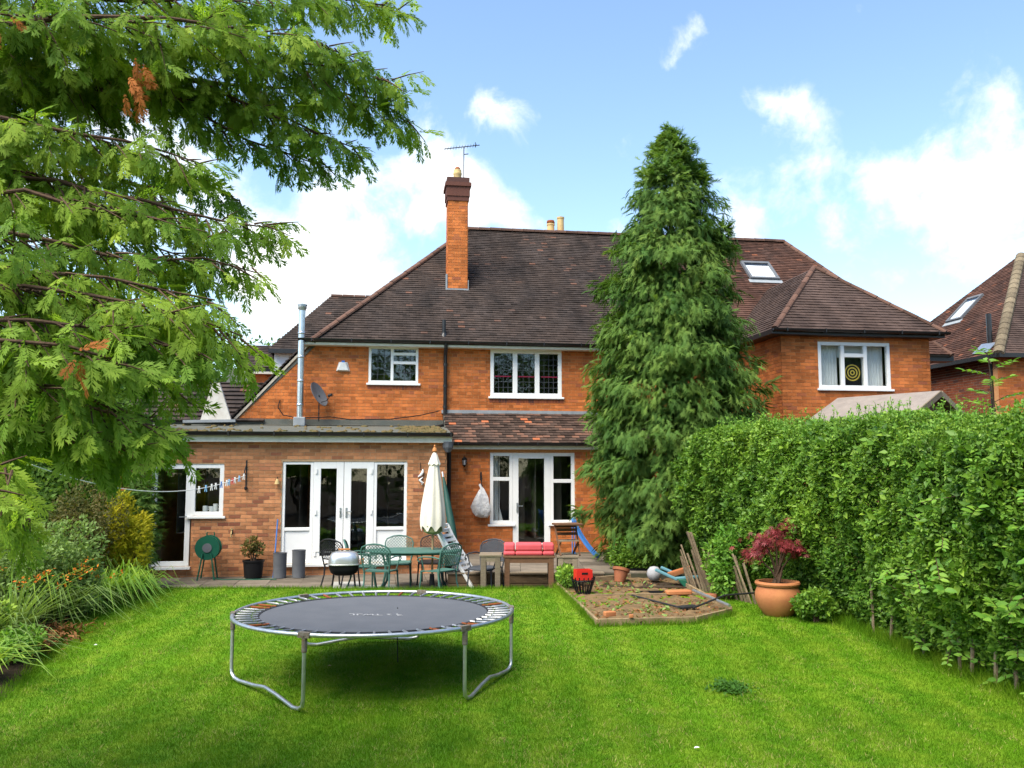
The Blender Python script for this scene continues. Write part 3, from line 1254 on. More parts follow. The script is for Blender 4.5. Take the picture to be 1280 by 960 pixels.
q.add([(-2.9, 1.96, 3.30), (2.2, 1.96, 3.30), (2.2, 1.975, 3.42), (-2.9, 1.975, 3.42), (-2.9, 1.80, 3.28), (2.2, 1.80, 3.28)], [(0, 1, 2, 3), (4, 5, 1, 0)])
q.build('lead_flashing', 'felt', house)
# downpipe with hopper in the corner of the extension
q = MB()
q.lathe([(.05, -.12), (.11, -.02), (.12, .1), (.10, .1)], (EXT_R + .02, -.10, 2.75), 8)
q.build('rain_hopper', 'grey_plastic', house)

# --- upper wall
pu = front(VU)
vg_u, vg_z = hp(297, 522, VU)
vt_u, vt_z = hp(388, 432, VU)
UP_TOP = 5.16
a1, a2 = hp(461, 450, VU)[0], hp(523, 450, VU)[0]
az1, az0 = hp(490, 429, VU)[1], hp(490, 479, VU)[1]
b1, b2 = hp(613, 460, VU)[0], hp(702, 460, VU)[0]
bz1, bz0 = hp(655, 436, VU)[1], hp(655, 496, VU)[1]
bz1, az1 = min(bz1, UP_TOP - .03), min(az1, UP_TOP - .01)


def up_top(s):
    if s < vt_u:
        return vg_z + (s - vg_u) / (vt_u - vg_u) * (UP_TOP - vg_z)
    return UP_TOP


w_up = brick_wall(house, pu, vg_u, PARTY, 3.0 if False else 3.2, up_top, [(a1, a2, az0, az1), (b1, b2, bz0, bz1)], 'brick_main', 'mortar_red', bond='flemish', breaks=(vt_u,))
window(house, pu, a1, a2, az0, az1, [(.47, []), (1, [.56, .80])], fr=.06, lattice=.14, setback=-.005)
window(house, pu, b1, b2, bz0, bz1, [(.345, []), (.655, []), (1, [])], fr=.085, mull=.11, lattice=.125, setback=-.005)
# coloured band and bird in the leaded glass
q = MB()
zb = bz0 + (bz1 - bz0) * .42
for (x0, x1) in ((b1 + .1, b1 + .50), (b1 + .66, b2 - .66), (b2 - .50, b2 - .1)):
    pbox(q, pu, x0, x1, zb, zb + .025, -.034, -.018)
q.build('stained_glass_band', 'red_glass', house)
# brick-on-edge sills
q = MB()
for (x0, x1, z) in ((a1, a2, az0), (b1, b2, bz0)):
    s = x0 - .02
    while s < x1:
        pbox(q, pu, s, s + .062, z - .145, z - .055, -.02, .012, random.uniform(-.2, .5))
        s += .072
q.build('brick_sill', 'brick_dark', house)
# eaves: soffit board, fascia, gutter
q = MB()
pbox(q, pu, vt_u - .15, PARTY, UP_TOP - .035, UP_TOP + .02, -.1, .26)
q.build('soffit', 'cream_paint', house)
q = MB()
pbox(q, pu, vt_u - .20, PARTY, UP_TOP + .021, UP_TOP + .10, .20, .255)
q.build('fascia', 'black_pvc', house)
gutter(house, pu, vt_u - .25, PARTY, UP_TOP + .10, .32, r=.06)
q = MB()
px_ = hp(556, 500, VU)[0]
q.tube([(px_, VU - .30, UP_TOP + .05), (px_, VU - .28, UP_TOP - .05), (px_, VU - .09, UP_TOP - .18), (px_, VU - .09, 3.28)], .045, 10)
for zz in (4.7, 4.2, 3.7):
    q.tube([(px_, VU - .09, zz), (px_, VU - .09, zz + .06)], .055, 10)
q.tube([(px_ + .0, VU - .09, 3.3), (px_ - .1, VU - .25, 3.27), (px_ - .22, VU - .5, 3.24)], .045, 8)
q.build('downpipe', 'black_pvc', house, smooth=True)
# verge of the sloping wall edge
q = MB()
A, B = Vector((vg_u - .1, VU, vg_z - .02)), Vector((vt_u - .02, VU, UP_TOP + .08))
n_ = int((B - A).length / .11)
dv = (B - A).normalized()
for i in range(n_):
    p = A.lerp(B, i / n_) + Vector((-.02, 0, .04))
    q.bar(p + Vector((0, -.07, 0)), p + Vector((0, .5, 0)), .14, .025, up=Vector((-dv.z, 0, dv.x)) + dv * random.uniform(.1, .3), t=random.uniform(-.4, .2))
q.build('verge_tiles', 'roof_tile', house)
q = MB()
q.bar(A + Vector((.03, -.02, -.03)), B + Vector((.03, -.02, -.03)), .05, .05, up=Vector((-dv.z, 0, dv.x)))
q.build('verge_mortar', 'mortar_pale', house)

# --- main roof front slope, hip end
run = RID_V - EAVE_V
rise = RID_Z - EAVE_Z
upv = Vector((0, run, rise))
SL = upv.length
roof, rn = tile_slope(house, (0, EAVE_V, EAVE_Z), (1, 0, 0), upv, [(HIP_U, 0), (PARTY, 0), (PARTY, SL), (RID_U0, SL)], 'roof_tile')
hipd = RID_U0 - HIP_U
uph = Vector((hipd, 0, rise))
tile_slope(house, (HIP_U, EAVE_V, EAVE_Z), (0, 1, 0), uph, [(0, 0), (2 * run, 0), (run, uph.length)], 'roof_tile', name='hip_roof')
# catslide: hip end slope carried down on the left
dn = Vector((vg_u - HIP_U - .15, 0, vg_z - EAVE_Z - .05))
tile_slope(house, Vector((HIP_U, VU - .02, EAVE_Z - .02)) + dn, (0, 1, 0), -dn, [(0, 0), (4.5, 0), (4.5, dn.length), (0, dn.length)], 'roof_tile', name='catslide_roof')
ridge_tiles(roof, (RID_U0, RID_V, RID_Z + .03), (PARTY, RID_V, RID_Z + .03))
ridge_tiles(roof, (HIP_U - .05, EAVE_V - .05, EAVE_Z + .02), (RID_U0, RID_V, RID_Z + .03), r=.085, name='hip_tile')
# back slope (closes the roof)
q = MB()
q.prism([(RID_U0, RID_V, RID_Z - .02), (PARTY, RID_V, RID_Z - .02), (PARTY, RID_V + run, EAVE_Z), (HIP_U, RID_V + run, EAVE_Z)], (0, 0, -.06))
q.build('back_roof', 'roof_tile', house)
q = MB()
q.box((-.9, VU + .2, .1), (-.7, RID_V + run - .3, UP_TOP))
q.box((-.7, RID_V + run - .5, .1), (PARTY, RID_V + run - .3, UP_TOP))
q.build('rear_walls', 'brick_main', house)

# vent pipe on roof
u_, z_ = hp(555, 412, VU)
q = MB()
q.tube([(u_, VU, EAVE_Z + .05), (u_, VU, EAVE_Z + .62)], .045, 10)
q.lathe([(.09, 0), (.05, .1)], (u_, VU, EAVE_Z + .20), 10)
q.build('soil_vent_pipe', 'black_pvc', house, smooth=True)

# --- chimney on the front slope
uc, zc = None, None
for vv in np.linspace(EAVE_V, RID_V, 400):
    u, z = hp(572, 362, vv)
    zr2 = EAVE_Z + (vv - EAVE_V) * rise / run
    if z <= zr2:
        uc, vc, zc = u, vv, z
        break
zt = hp(572, 250, vc)[1]
cw = (hp(584.5, 300, vc)[0] - hp(560, 300, vc)[0])
chim = thing('chimney_stack', 'tall slim orange brick chimney with dark corbelled top and one buff pot', 'chimney', tuple(HW(uc, vc, zc)), TH)
cp = Plane((0, 0, 0), (1, 0, 0), (0, -1, 0))
wch = brick_wall(chim, cp, -cw / 2, cw / 2, -.05, lambda s: zt - zc, [], 'brick_main', 'mortar_red', bond='flemish', thick=.6, name='shaft')
for sg in (-1, 1):
    cs = Plane((sg * cw / 2, 0, 0), (0, sg, 0), (sg, 0, 0))
    brick_wall(chim, cs, (0 if sg > 0 else -.6), (.6 if sg > 0 else 0), -.05, lambda s: zt - zc, [], 'brick_main', 'mortar_red', bond='flemish', thick=.05, name='shaft_side')
q = MB()
h0 = zt - zc
for (z0_, z1_, ov) in ((-.02, .10, .03), (.10, .36, .05), (.36, .46, .085)):
    q.box((-cw / 2 - ov, -ov, h0 + z0_), (cw / 2 + ov, .6 + ov, h0 + z1_), .45)
q.box((-cw / 2 - .04, -.04, h0 + .46), (cw / 2 + .04, .64, h0 + .60), .5)
q.build('corbelled_cap', 'brick_dark', chim)
q = MB()
q.lathe([(.10, .60), (.105, .74), (.115, .76), (.115, .80), (.105, .82), (.105, .88), (.09, .89), (.001, .89)], (0, .25, h0), 14)
q.lathe([(.10, .45), (.12, .62), (.10, .62)], (0, .25, h0), 14)
q.build('chimney_pot', 'pot_buff', chim, smooth=True)
q = MB()
q.lathe([(.07, .89), (.075, .93), (.04, .97), (.001, .98)], (0, .25, h0), 10)
q.build('pot_cowl', 'terracotta_old', chim, smooth=True)
q = MB()
pbox(q, cp, -cw / 2 - .06, cw / 2 + .03, -.09, .02, -.1, .045)
pbox(q, cp, -cw / 2 - .05, -cw / 2 - .012, .02, .40, -.1, .02)
pbox(q, cp, cw / 2 + .012, cw / 2 + .03, .02, .25, -.1, .02)
q.build('lead_apron', 'lead', chim)
aer = thing('tv_aerial', 'thin rod television aerial above the tall chimney', 'aerial', tuple(HW(uc + .17, vc + .3, zc + h0 + .6)), TH)
q = MB()
q.tube([(0, 0, 0), (0, 0, .78)], .012, 6)
q.build('mast', 'dark_metal', aer)
q = MB()
q.tube([(-.52, 0, .86), (.42, 0, 1.02)], .012, 6)
for i in range(12):
    x = -.5 + i * .075
    z = .86 + (x + .52) * .17
    q.tube([(x, -.13, z), (x, .13, z)], .005, 4)
q.tube([(.3, -.05, .93), (.3, -.05, 1.07)], .01, 4)
q.tube([(0, 0, .75), (.0, 0, .95)], .012, 5)
q.tube([(-.0, 0, .74), (.12, 0, .76)], .012, 4)
q.build('yagi_array', 'dark_metal', aer)

# two pots of a chimney behind the ridge
pu_, pz_ = hp(694, 288, 7.4)
ch2 = thing('chimney_pots', 'pair of buff chimney pots showing above the roof ridge', 'chimney', tuple(HW(pu_, 7.4, pz_)), TH)
q = MB()
q.box((-.45, -.3, -1.4), (.45, .3, -.12))
q.build('stack', 'brick_main', ch2)
for (x, h, r) in ((-.14, .20, .12), (.17, .42, .11)):
    q = MB()
    q.lathe([(r, -.14), (r * .95, h - .06), (r * 1.06, h - .05), (r * 1.06, h), (r * .9, h)], (x, 0, 0), 12)
    q.build('pot', 'pot_buff', ch2, smooth=True)
q = MB()
q.lathe([(.10, .18), (.13, .24), (.11, .30), (.001, .31)], (-.14, 0, 0), 10)
q.build('pot_cowl', 'rust', ch2, smooth=True)

# --- ground floor bay under lean-to roof
VB = 1.15
pb = front(VB)
BL, BR = EXT_R + .02, PARTY
bt = 2.73
TER = .42
c0, c1 = hp(612.5, 620, VB)[0], hp(718.5, 620, VB)[0]
m0, m1 = hp(641, 620, VB)[0], hp(688, 620, VB)[0]
cz1 = hp(665, 566, VB)[1]
cz0 = hp(627, 655, VB)[1]
dzb = TER + .06
w_bay = brick_wall(house, pb, BL, BR, TER - .3, lambda s: bt, [(c0, m0, cz0, cz1), (m0, m1, dzb, cz1), (m1, c1, cz0, cz1)], 'brick_main', 'mortar_red', bond='flemish')
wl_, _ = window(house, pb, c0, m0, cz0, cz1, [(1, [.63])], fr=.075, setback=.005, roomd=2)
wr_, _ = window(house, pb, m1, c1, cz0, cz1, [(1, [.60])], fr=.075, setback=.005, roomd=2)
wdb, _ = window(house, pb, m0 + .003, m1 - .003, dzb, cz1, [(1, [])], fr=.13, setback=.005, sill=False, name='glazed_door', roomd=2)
q = MB()
hx = m0 + .10
q.bar(pb.at(hx, 1.45, 0), pb.at(hx, 1.45, .05), .02, .02)
q.bar(pb.at(hx, 1.45, .05), pb.at(hx + .12, 1.45, .05), .02, .018)
pbox(q, pb, hx - .018, hx + .018, 1.30, 1.52, -.004, .008)
q.build('handle', 'galvanised', wdb)
# curtain inside left window
q = MB()
vs, fs = [], []
for i in range(14):
    x = c0 + .07 + i * .02
    for z in (cz0, cz0 + .35, cz1):
        sq_ = .55 + .45 * abs(z - cz0 - .35) / .9
        vs.append(pb.at(c0 + .07 + i * .018 * (1.2 if z < cz0 + .2 else .8), z, -.26 + .02 * math.sin(i * 1.7)))
for i in range(13):
    for j in range(2):
        fs.append((i * 3 + j, (i + 1) * 3 + j, (i + 1) * 3 + j + 1, i * 3 + j + 1))
q.add(vs, fs)
q.build('curtain', 'curtain', wl_, smooth=True)
# bay fascia and lean-to
q = MB()
pbox(q, pb, BL, BR, bt - .005, bt + .075, -.05, .16)
q.build('bay_fascia', 'cream_paint', house)
q = MB()
pbox(q, pb, BL, BR, bt + .076, bt + .10, -.05, .20)
q.build('bay_soffit', 'black_pvc', house)
gutter(house, pb, BL, BR, bt + .135, .25, r=.055)
lt_z = hp(640, 516, VU)[1]
lv = Vector((0, VU - (VB - .22), lt_z - (bt + .13)))
lroof, _ = tile_slope(house, (0, VB - .22, bt + .14), (1, 0, 0), lv, [(BL + .04, 0), (5.75, 0), (5.75, lv.length), (BL + .04, lv.length)], 'roof_tile',
                      name='lean_to_roof', single=('tile_single', 'tile_orange', 6), gauge=.105, width=.17)
tile_slope(house, (0, VB - .22, bt + .14), (1, 0, 0), lv, [(5.76, 0), (BR, 0), (BR, lv.length), (5.76, lv.length)], 'roof_tile', name='lean_to_roof')
q = MB()
pbox(q, pu, BL, BR, lt_z - .03, lt_z + .05, .0, .06)
q.build('lean_to_flashing', 'lead', house)
q = MB()
q.tube([(EXT_R + .13, VB - .14, bt + .1), (EXT_R + .13, VB - .08, TER - .2)], .05, 8)
q.build('downpipe', 'black_pvc', house, smooth=True)

# --- flue
fu, fz = hp(375, 515, VU - .25)
fzt = hp(377, 386, VU - .25)[1]
q = MB()
q.tube([(fu, VU - .28, 3.36), (fu, VU - .28, fzt)], .075, 14)
for z in np.arange(3.7, fzt, .55):
    q.lathe([(.076, 0), (.083, .01), (.083, .05), (.076, .06)], (fu, VU - .28, z), 14)
fl = q.build('flue_pipe', 'steel_flue', house, smooth=True)
q = MB()
q.lathe([(.085, -.02), (.10, .0), (.10, .07), (.115, .075), (.115, .09), (.02, .12)], (fu, VU - .28, fzt), 14)
q.build('flue_cowl', 'galvanised', fl, smooth=True)
q = MB()
q.box((fu - .13, VU - .42, 3.24), (fu + .13, VU - .14, 3.45))
q.build('flue_base', 'lead', fl, bevel=.02)

# --- fixtures (things fixed to the walls)
def wall_thing(name, label, cat, px, py, v, group=None):
    u, z = hp(px, py, v)
    return thing(name, label, cat, tuple(HW(u, v, z)), TH, group)


al = wall_thing('burglar_alarm', 'cream tapered burglar alarm box high on the brick wall', 'alarm', 429, 459, VU)
q = MB()
q.add([(-.10, -.008, .12), (.10, -.008, .12), (.16, -.008, -.10), (-.16, -.008, -.10), (-.05, -.08, .10), (.05, -.08, .10), (.12, -.08, -.08), (-.12, -.08, -.08)],
      [(4, 5, 6, 7)[::-1], (0, 1, 5, 4)[::-1], (1, 2, 6, 5)[::-1], (2, 3, 7, 6)[::-1], (3, 0, 4, 7)[::-1]])
q.build('case', 'white_plastic', al, bevel=.01)
q = MB()
q.box((-.035, -.06, .10), (.035, -.008, .15))
q.build('strobe', 'blue_plastic', al)
di = wall_thing('satellite_dish', 'grey satellite dish on a bracket above the flat roof', 'satellite dish', 403, 494, VU)
q = MB()
n = 18
prof = [(.001, .06), (.12, .045), (.2, .02), (.25, 0), (.25, -.01), (.2, .008), (.1, .035), (.001, .05)]
q.lathe([(r, -z) for r, z in prof], (0, 0, 0), n)
dd_ = q.build('dish', 'grey_plastic', di, smooth=True, loc=(-.06, -.28, 0))
dd_.rotation_euler = (R(62), 0, R(58))
dd_.scale = (1, 1.25, 1)
q = MB()
q.tube([(-.06, -.26, -.02), (-.06, -.2, -.05), (-.06, -.02, -.05)], .018, 6)
q.tube([(-.06, -.18, .0), (-.06, -.18, -.62)], .014, 6)
q.build('bracket', 'dark_metal', di)
q = MB()
q.tube([(-.05, -.3, -.2), (.12, -.42, -.16), (.2, -.48, -.06)], .009, 5)
q.tube([(.16, -.45, -.05), (.24, -.51, -.03)], .03, 8)
q.build('feed_arm', 'dark_metal', di)
li = wall_thing('wall_lantern', 'small black lantern on the brick wall beside the hanging bag', 'wall light', 580, 576, VB)
q = MB()
q.lathe([(.001, .10), (.02, .08), (.05, .05), (.055, .03), (.05, .02)], (0, -.11, 0), 8)
q.lathe([(.04, -.10), (.03, -.12), (.001, -.13)], (0, -.11, 0), 8)
for i in range(6):
    a_ = i * math.pi / 3
    q.tube([(.052 * math.cos(a_), -.11 + .052 * math.sin(a_), .03), (.038 * math.cos(a_), -.11 + .038 * math.sin(a_), -.10)], .006, 4)
q.tube([(0, -.006, -.06), (0, -.06, -.14), (0, -.11, -.13)], .012, 6)
q.box((-.03, -.02, -.11), (.03, -.006, .02))
q.build('lantern_frame', 'black_plastic', li)
q = MB()
q.lathe([(.036, -.095), (.047, .028)], (0, -.11, 0), 6)
q.build('lantern_glass', 'grey_stone', li)
bgx = wall_thing('hanging_bag', 'crumpled white net bag hanging from a hook beside the bay window', 'bag', 601, 628, VB)
bm = MB()
prof = [(.02, .42), (.03, .34), (.08, .26), (.16, .10), (.205, -.08), (.20, -.2), (.13, -.29), (.001, -.32)]
bm.lathe(prof, (0, -.16, 0), 22, sy=.6)
vv = np.array(bm.v)
vv += .03 * np.sin(vv[:, [2, 0, 1]] * 23 + 1) + .018 * np.sin(vv[:, [1, 2, 0]] * 47)
bm.v = [tuple(p) for p in vv]
bm.build('bag_body', 'bag_white', bgx, smooth=True)
q = MB()
q.tube([(0, -.007, .62), (0, -.12, .60), (0, -.15, .42), (.01, -.16, .36)], .012, 5)
q.box((-.02, -.02, .5), (.02, -.007, .68))
q.build('hook', 'dark_metal', bgx)
orn = wall_thing('wall_ornament', 'pair of small white curved ornaments on the wall by the parasol', 'ornament', 525.5, 596, 0)
q = MB()
q.tube([(0, -.01, .30), (0, -.03, .14)], .006, 4)
q.build('hanger', 'dark_metal', orn)
for (zz, s_) in ((.07, 1), (-.10, -1)):
    q = MB()
    q.tube([(.05, -.03, zz + .09), (.045 if s_ > 0 else -.02, -.04, zz + .03), (.01 + (.04 if s_ < 0 else 0), -.045, zz - .03), (-.05 if s_ > 0 else .03, -.03, zz - .07)], [.012, .028, .026, .01], 8)
    q.build('ornament_piece', 'upvc', orn, smooth=True)
for (px, py, nm, lab, mt) in ((347, 602, 'wall_bell', 'small brass-coloured bell on the wall beside the french doors', 'pot_buff'),):
    be = wall_thing(nm, lab, 'bell', px, py, 0)
    q = MB()
    q.lathe([(.055, -.05), (.05, -.03), (.035, .02), (.02, .05), (.001, .06)], (0, -.075, 0), 10)
    q.build('bell_cup', mt, be, smooth=True)
    q = MB()
    q.tube([(0, -.006, .09), (0, -.075, .09), (0, -.075, .05)], .008, 5)
    q.build('bell_bracket', 'dark_metal', be)
tap = wall_thing('garden_tap', 'small outdoor tap on the brick wall above the potted shrub', 'tap', 290, 664, 0)
q = MB()
q.tube([(0, -.006, .0), (0, -.07, 0), (0, -.10, -.05)], .014, 6)
q.tube([(-.03, -.07, .045), (.03, -.07, .045)], .009, 5)
q.tube([(0, -.07, 0), (0, -.07, .045)], .009, 5)
q.tube([(0, -.10, -.05), (0, -.09, -.11)], .016, 6)
q.build('tap_body', 'pot_buff', tap)
q = MB()
q.box((-.02, -.012, -.06), (.02, -.006, .06))
q.build('tap_plate', 'dark_metal', tap)
br_ = wall_thing('line_bracket', 'dark iron bracket with pulley holding the washing line', 'bracket', 308, 590, 0)
q = MB()
q.box((-.012, -.02, -.30), (.012, -.007, .24))
q.tube([(0, -.015, .14), (-.02, -.12, .02), (-.02, -.12, -.10)], .012, 6)
q.build('bracket_bar', 'dark_metal', br_)
q = MB()
q.lathe([(.035, -.012), (.025, 0), (.035, .012)], (-.02, -.12, -.04), 10)
q.lathe([(.001, -.04), (.03, -.02), (.03, .02), (.001, .04)], (0, -.03, -.33), 8)
q.build('pulley', 'dark_metal', br_)
cb = wall_thing('roof_cable', 'loose black cable looping over the flat roof by the satellite dish', 'cable', 350, 512, VU)
q = MB()
pts = [(0, -.03, .22), (-.04, -.06, .05), (.08, -.12, -.13), (.4, -.25, -.2), (.9, -.3, -.19), (1.15, -.2, -.17), (1.6, -.4, -.24), (2.5, -.35, -.22), (3.2, -.3, -.12), (3.75, -.2, 0.02)]
P_ = []
for i in range(len(pts) - 1):
    for k in range(5):
        P_.append(Vector(pts[i]).lerp(Vector(pts[i + 1]), k / 5))
q.tube(P_, .012, 5)
tag(q.build('cable_run', 'black_plastic', cb), None)

# --- front-left part of the house, further back: hipped roof, white cheek, brick
VK = 5.2
def K(px, py, v=VK):
    u, z = hp(px, py, v)
    return Vector((u, v, z))
A, B = K(335, 437), K(400, 437)
ap0 = K(414, 371, VK + 1.9)
ap1 = K(500, 371, VK + 1.9)
ap0.z = ap1.z = (ap0.z + ap1.z) / 2
A.z = B.z = (A.z + B.z) / 2
B.x = 1.2
up2 = Vector((0, 1.9, ap0.z - A.z))
tile_slope(house, A, (1, 0, 0), up2, [(0, 0), (B.x - A.x, 0), (B.x - A.x, up2.length), (ap0.x - A.x, up2.length)], 'roof_tile', name='side_wing_roof')
q = MB()
q.prism([A, ap0, Vector((A.x, VK + 4, A.z))], (0.02, 0, -.06))
q.build('side_wing_hip', 'roof_tile', house)
ridge_tiles(house, ap0, ap1, r=.09)
q = MB()
q.box((A.x + .02, VK - .06, A.z - .1), (B.x, VK + .04, A.z + .01))
q.build('side_wing_gutter', 'black_pvc', house)
wA = K(343, 440, VK + .2)
wB = K(400, 480, VK + .2)
q = MB()
q.box((wA.x, VK + .2, 3.0), (1.2, VK + 3.5, A.z - .06))
q.build('side_wing_wall', 'white_wall', house)
lA, lB = K(312, 460, VK + .4), K(345, 500, VK + .4)
pk = Plane((0, VK + .45, 0), (1, 0, 0), (0, -1, 0))
brick_wall(house, pk, lA.x, wA.x - .01, 2.5, lambda s: lA.z - .1, [], 'brick_main', 'mortar_red', bond='flemish')
q = MB()
q.box((lA.x - .25, VK + .2, lA.z - .10), (wA.x - .012, VK + .3, lA.z - .0))
q.build('porch_gutter', 'black_pvc', house)
q = MB()
q.box((lA.x - .25, VK + .21, lA.z - .17), (wA.x - .012, VK + .32, lA.z - .105))
q.build('porch_fascia', 'cream_paint', house)
upw = Vector((0, 1.2, .75))
tile_slope(house, (lA.x - .3, VK + .15, lA.z + .0), (1, 0, 0), upw, [(0, 0), (wA.x - lA.x + .29, 0), (wA.x - lA.x + .29, upw.length), (0, upw.length)], 'roof_tile', name='porch_roof')

# --- side annex with pitched roof and tapered white gable at the left
ann = thing('side_annex', 'low annex with dark tiled roof and tapered white rendered gable', 'outbuilding', tuple(HW(-4.4, 2.2, 0)), TH)
def AN(px, py, v):
    u, z = hp(px, py, v)
    return Vector((u + 4.4, v - 2.2, z))
g0, g1, g2, g3 = AN(250, 526, 1.6), AN(289, 526, 1.6), AN(274, 478, 1.6), AN(266, 478, 1.6)
q = MB()
q.prism([g0, g1, g2, g3], (0, .14, 0))
q.build('tapered_gable', 'render_white', ann)
q = MB()
q.bar(g0 + Vector((-.35, -.03, -.02)), g1 + Vector((.1, -.03, 0)), .1, .06)
q.build('gable_ledge', 'lead', ann)
r0 = AN(150, 526, 1.9)
upa = Vector((0, 1.6, 1.05))
tile_slope(ann, r0, (1, 0, 0), upa, [(0, 0), (3.1, 0), (3.1, upa.length), (0, upa.length)], 'roof_tile', name='annex_roof', gauge=.2, width=.25, lift=.05)
r1 = AN(282, 522, 2.6)
q = MB()
q.prism([AN(283, 526, 2.2), AN(310, 522, 2.2), AN(310, 470, 4.2), AN(283, 455, 4.2)], (0, .1, -.06))
q.build('slate_slope', 'felt', ann)
q = MB()
q.box((-2.9, .1, 0), (1.2, 3.0, 3.0))
q.build('annex_wall', 'brick_main', ann)

# ------------------------------------------------------------------ neighbour (right half of the pair)
nb = thing('neighbour_house', 'orange brick neighbouring half with hipped wing and dartboard in window', 'house', tuple(O), TH)
NHU = hp(1190, 428, EAVE_V)[0]
nroof, _ = tile_slope(nb, (0, EAVE_V, EAVE_Z), (1, 0, 0), upv, [(PARTY + .01, 0), (NHU, 0), (RID_U1, SL), (PARTY + .01, SL)], 'roof_tile_red')
ridge_tiles(nroof, (PARTY + .02, RID_V, RID_Z + .03), (RID_U1, RID_V, RID_Z + .03))
ridge_tiles(nroof, (NHU, EAVE_V, EAVE_Z), (RID_U1, RID_V, RID_Z + .03), r=.085, name='hip_tile')
q = MB()
q.prism([(NHU, EAVE_V, EAVE_Z), (RID_U1, RID_V, RID_Z), (NHU, RID_V + run, EAVE_Z)], (-.03, 0, -.06))
q.prism([(RID_U1, RID_V, RID_Z - .02), (PARTY + .01, RID_V, RID_Z - .02), (PARTY + .01, RID_V + run, EAVE_Z), (NHU, RID_V + run, EAVE_Z)], (0, 0, -.06))
q.build('hip_roof', 'roof_tile_red', nb)
brick_wall(nb, pu, PARTY + .005, 14.6, .2, lambda s: UP_TOP, [], 'brick_main', 'mortar_red', bond='flemish')
q = MB()
q.box((NHU - .6, EAVE_V + .1, EAVE_Z - .16), (NHU + .1, EAVE_V + .5, EAVE_Z - .02))
q.build('eaves_end', 'black_pvc', nb)
# wing
VW = -.5
pw = front(VW)
wu0, wu1 = hp(977, 460, VW)[0], hp(1163, 470, VW)[0]
WT = hp(1070, 421, VW)[1]
k0, k1 = hp(1023, 460, VW)[0], hp(1113, 460, VW)[0]
kz0, kz1 = hp(1068, 486, VW)[1], hp(1068, 428, VW)[1]
brick_wall(nb, pw, wu0, wu1, .2, lambda s: WT, [(k0, k1, kz0, kz1)], 'brick_main', 'mortar_red', bond='stretcher', name='wing_wall')
pws = Plane((wu0, VW, 0), (0, -1, 0), (-1, 0, 0))
brick_wall(nb, pws, -2.5, 0, .2, lambda s: WT, [], 'brick_main', 'mortar_red', bond='stretcher', name='wing_side_wall')
pws2 = Plane((wu1, VW, 0), (0, 1, 0), (1, 0, 0))
brick_wall(nb, pws2, 0, 2.5, .2, lambda s: WT, [], 'brick_main', 'mortar_red', bond='stretcher', name='wing_side_wall')
wk, pn = window(nb, pw, k0, k1, kz0, kz1, [(.34, []), (.655, [.72]), (1, [])], fr=.075, mull=.085, setback=.0, roomd=1.5)
q = MB()
for (a, b) in ((k0 + .05, k0 + .57), (k0 + 1.14, k1 - .05)):
    vs, fs = [], []
    for i in range(24):
        x = a + (b - a) * i / 23
        vs += [pw.at(x, kz0, -.22 + .012 * math.sin(i * 2.1)), pw.at(x, kz1, -.22 + .012 * math.sin(i * 2.1))]
    for i in range(23):
        fs.append((2 * i, 2 * i + 2, 2 * i + 3, 2 * i + 1))
    q.add(vs, fs)
vs = [pw.at(k0 + .57, kz1 - .32, -.225), pw.at(k0 + 1.14, kz1 - .32, -.225), pw.at(k0 + 1.14, kz1, -.225), pw.at(k0 + .57, kz1, -.225)]
q.add(vs, [(0, 1, 2, 3)])
q.build('net_curtain', 'curtain', wk, smooth=True)
dbo = thing('dartboard', 'black dartboard with yellow rings standing inside the neighbour window', 'dartboard', tuple(HW((k0 + k1) / 2 + .05, VW + .16, kz0 + .36)), TH)
q = MB()
q.box((-.24, 0, -.30), (.20, .02, .34))
q.build('board', 'black_plastic', dbo)
mat('dart_yellow', (.75, .55, .10), rough=.7)
for r_ in (.045, .11, .175):
    q = MB()
    n = 28
    vs, fs = [], []
    for i in range(n):
        a_ = 2 * math.pi * i / n
        for rr in (r_ - .014, r_ + .014):
            vs.append((-.02 + rr * math.cos(a_), -.006, rr * math.sin(a_) + .02))
    for i in range(n):
        fs.append((2 * i, 2 * i + 1, (2 * i + 3) % (2 * n), (2 * i + 2) % (2 * n)))
    q.add(vs, fs)
    q.build('ring', 'dart_yellow', dbo)
# wing roof
ov = .26
half = (wu1 - wu0) / 2 + ov
ecx = (wu0 + wu1) / 2
ez = WT + .10
apz = ez + half * (rise / run)
uf = Vector((0, half, apz - ez))
wroof, _ = tile_slope(nb, (ecx, VW - ov, ez), (1, 0, 0), uf, [(-half, 0), (half, 0), (0, uf.length)], 'roof_tile_new', name='wing_roof', gauge=.115)
us = Vector((half, 0, apz - ez))
tile_slope(nb, (wu0 - ov, VW - ov, ez), (0, 1, 0), us, [(0, 0), (half * 2 + .8, 0), (half * 2 + .8 + 1.2, us.length), (half, us.length)], 'roof_tile_new', name='wing_roof', gauge=.115)
us2 = Vector((-half, 0, apz - ez))
tile_slope(nb, (wu1 + ov, VW - ov, ez), (0, 1, 0), us2, [(0, 0), (half * 2 + .8, 0), (half * 2 + .8 + 1.2, us.length), (half, us.length)], 'roof_tile_new', name='wing_roof', gauge=.115)
ridge_tiles(wroof, (wu0 - ov, VW - ov, ez + .02), (ecx, VW - ov + half, apz + .03), r=.075, name='hip_tile')
ridge_tiles(wroof, (wu1 + ov, VW - ov, ez + .02), (ecx, VW - ov + half, apz + .03), r=.075, name='hip_tile')
q = MB()
pbox(q, pw, wu0 - ov + .02, wu1 + ov - .02, WT - .015, WT + .09, -.3, ov - .02)
q.build('wing_soffit', 'black_pvc', nb)
gutter(nb, pw, wu0 - ov - .05, wu1 + ov + .05, ez + .0, ov + .05, r=.06)
q = MB()
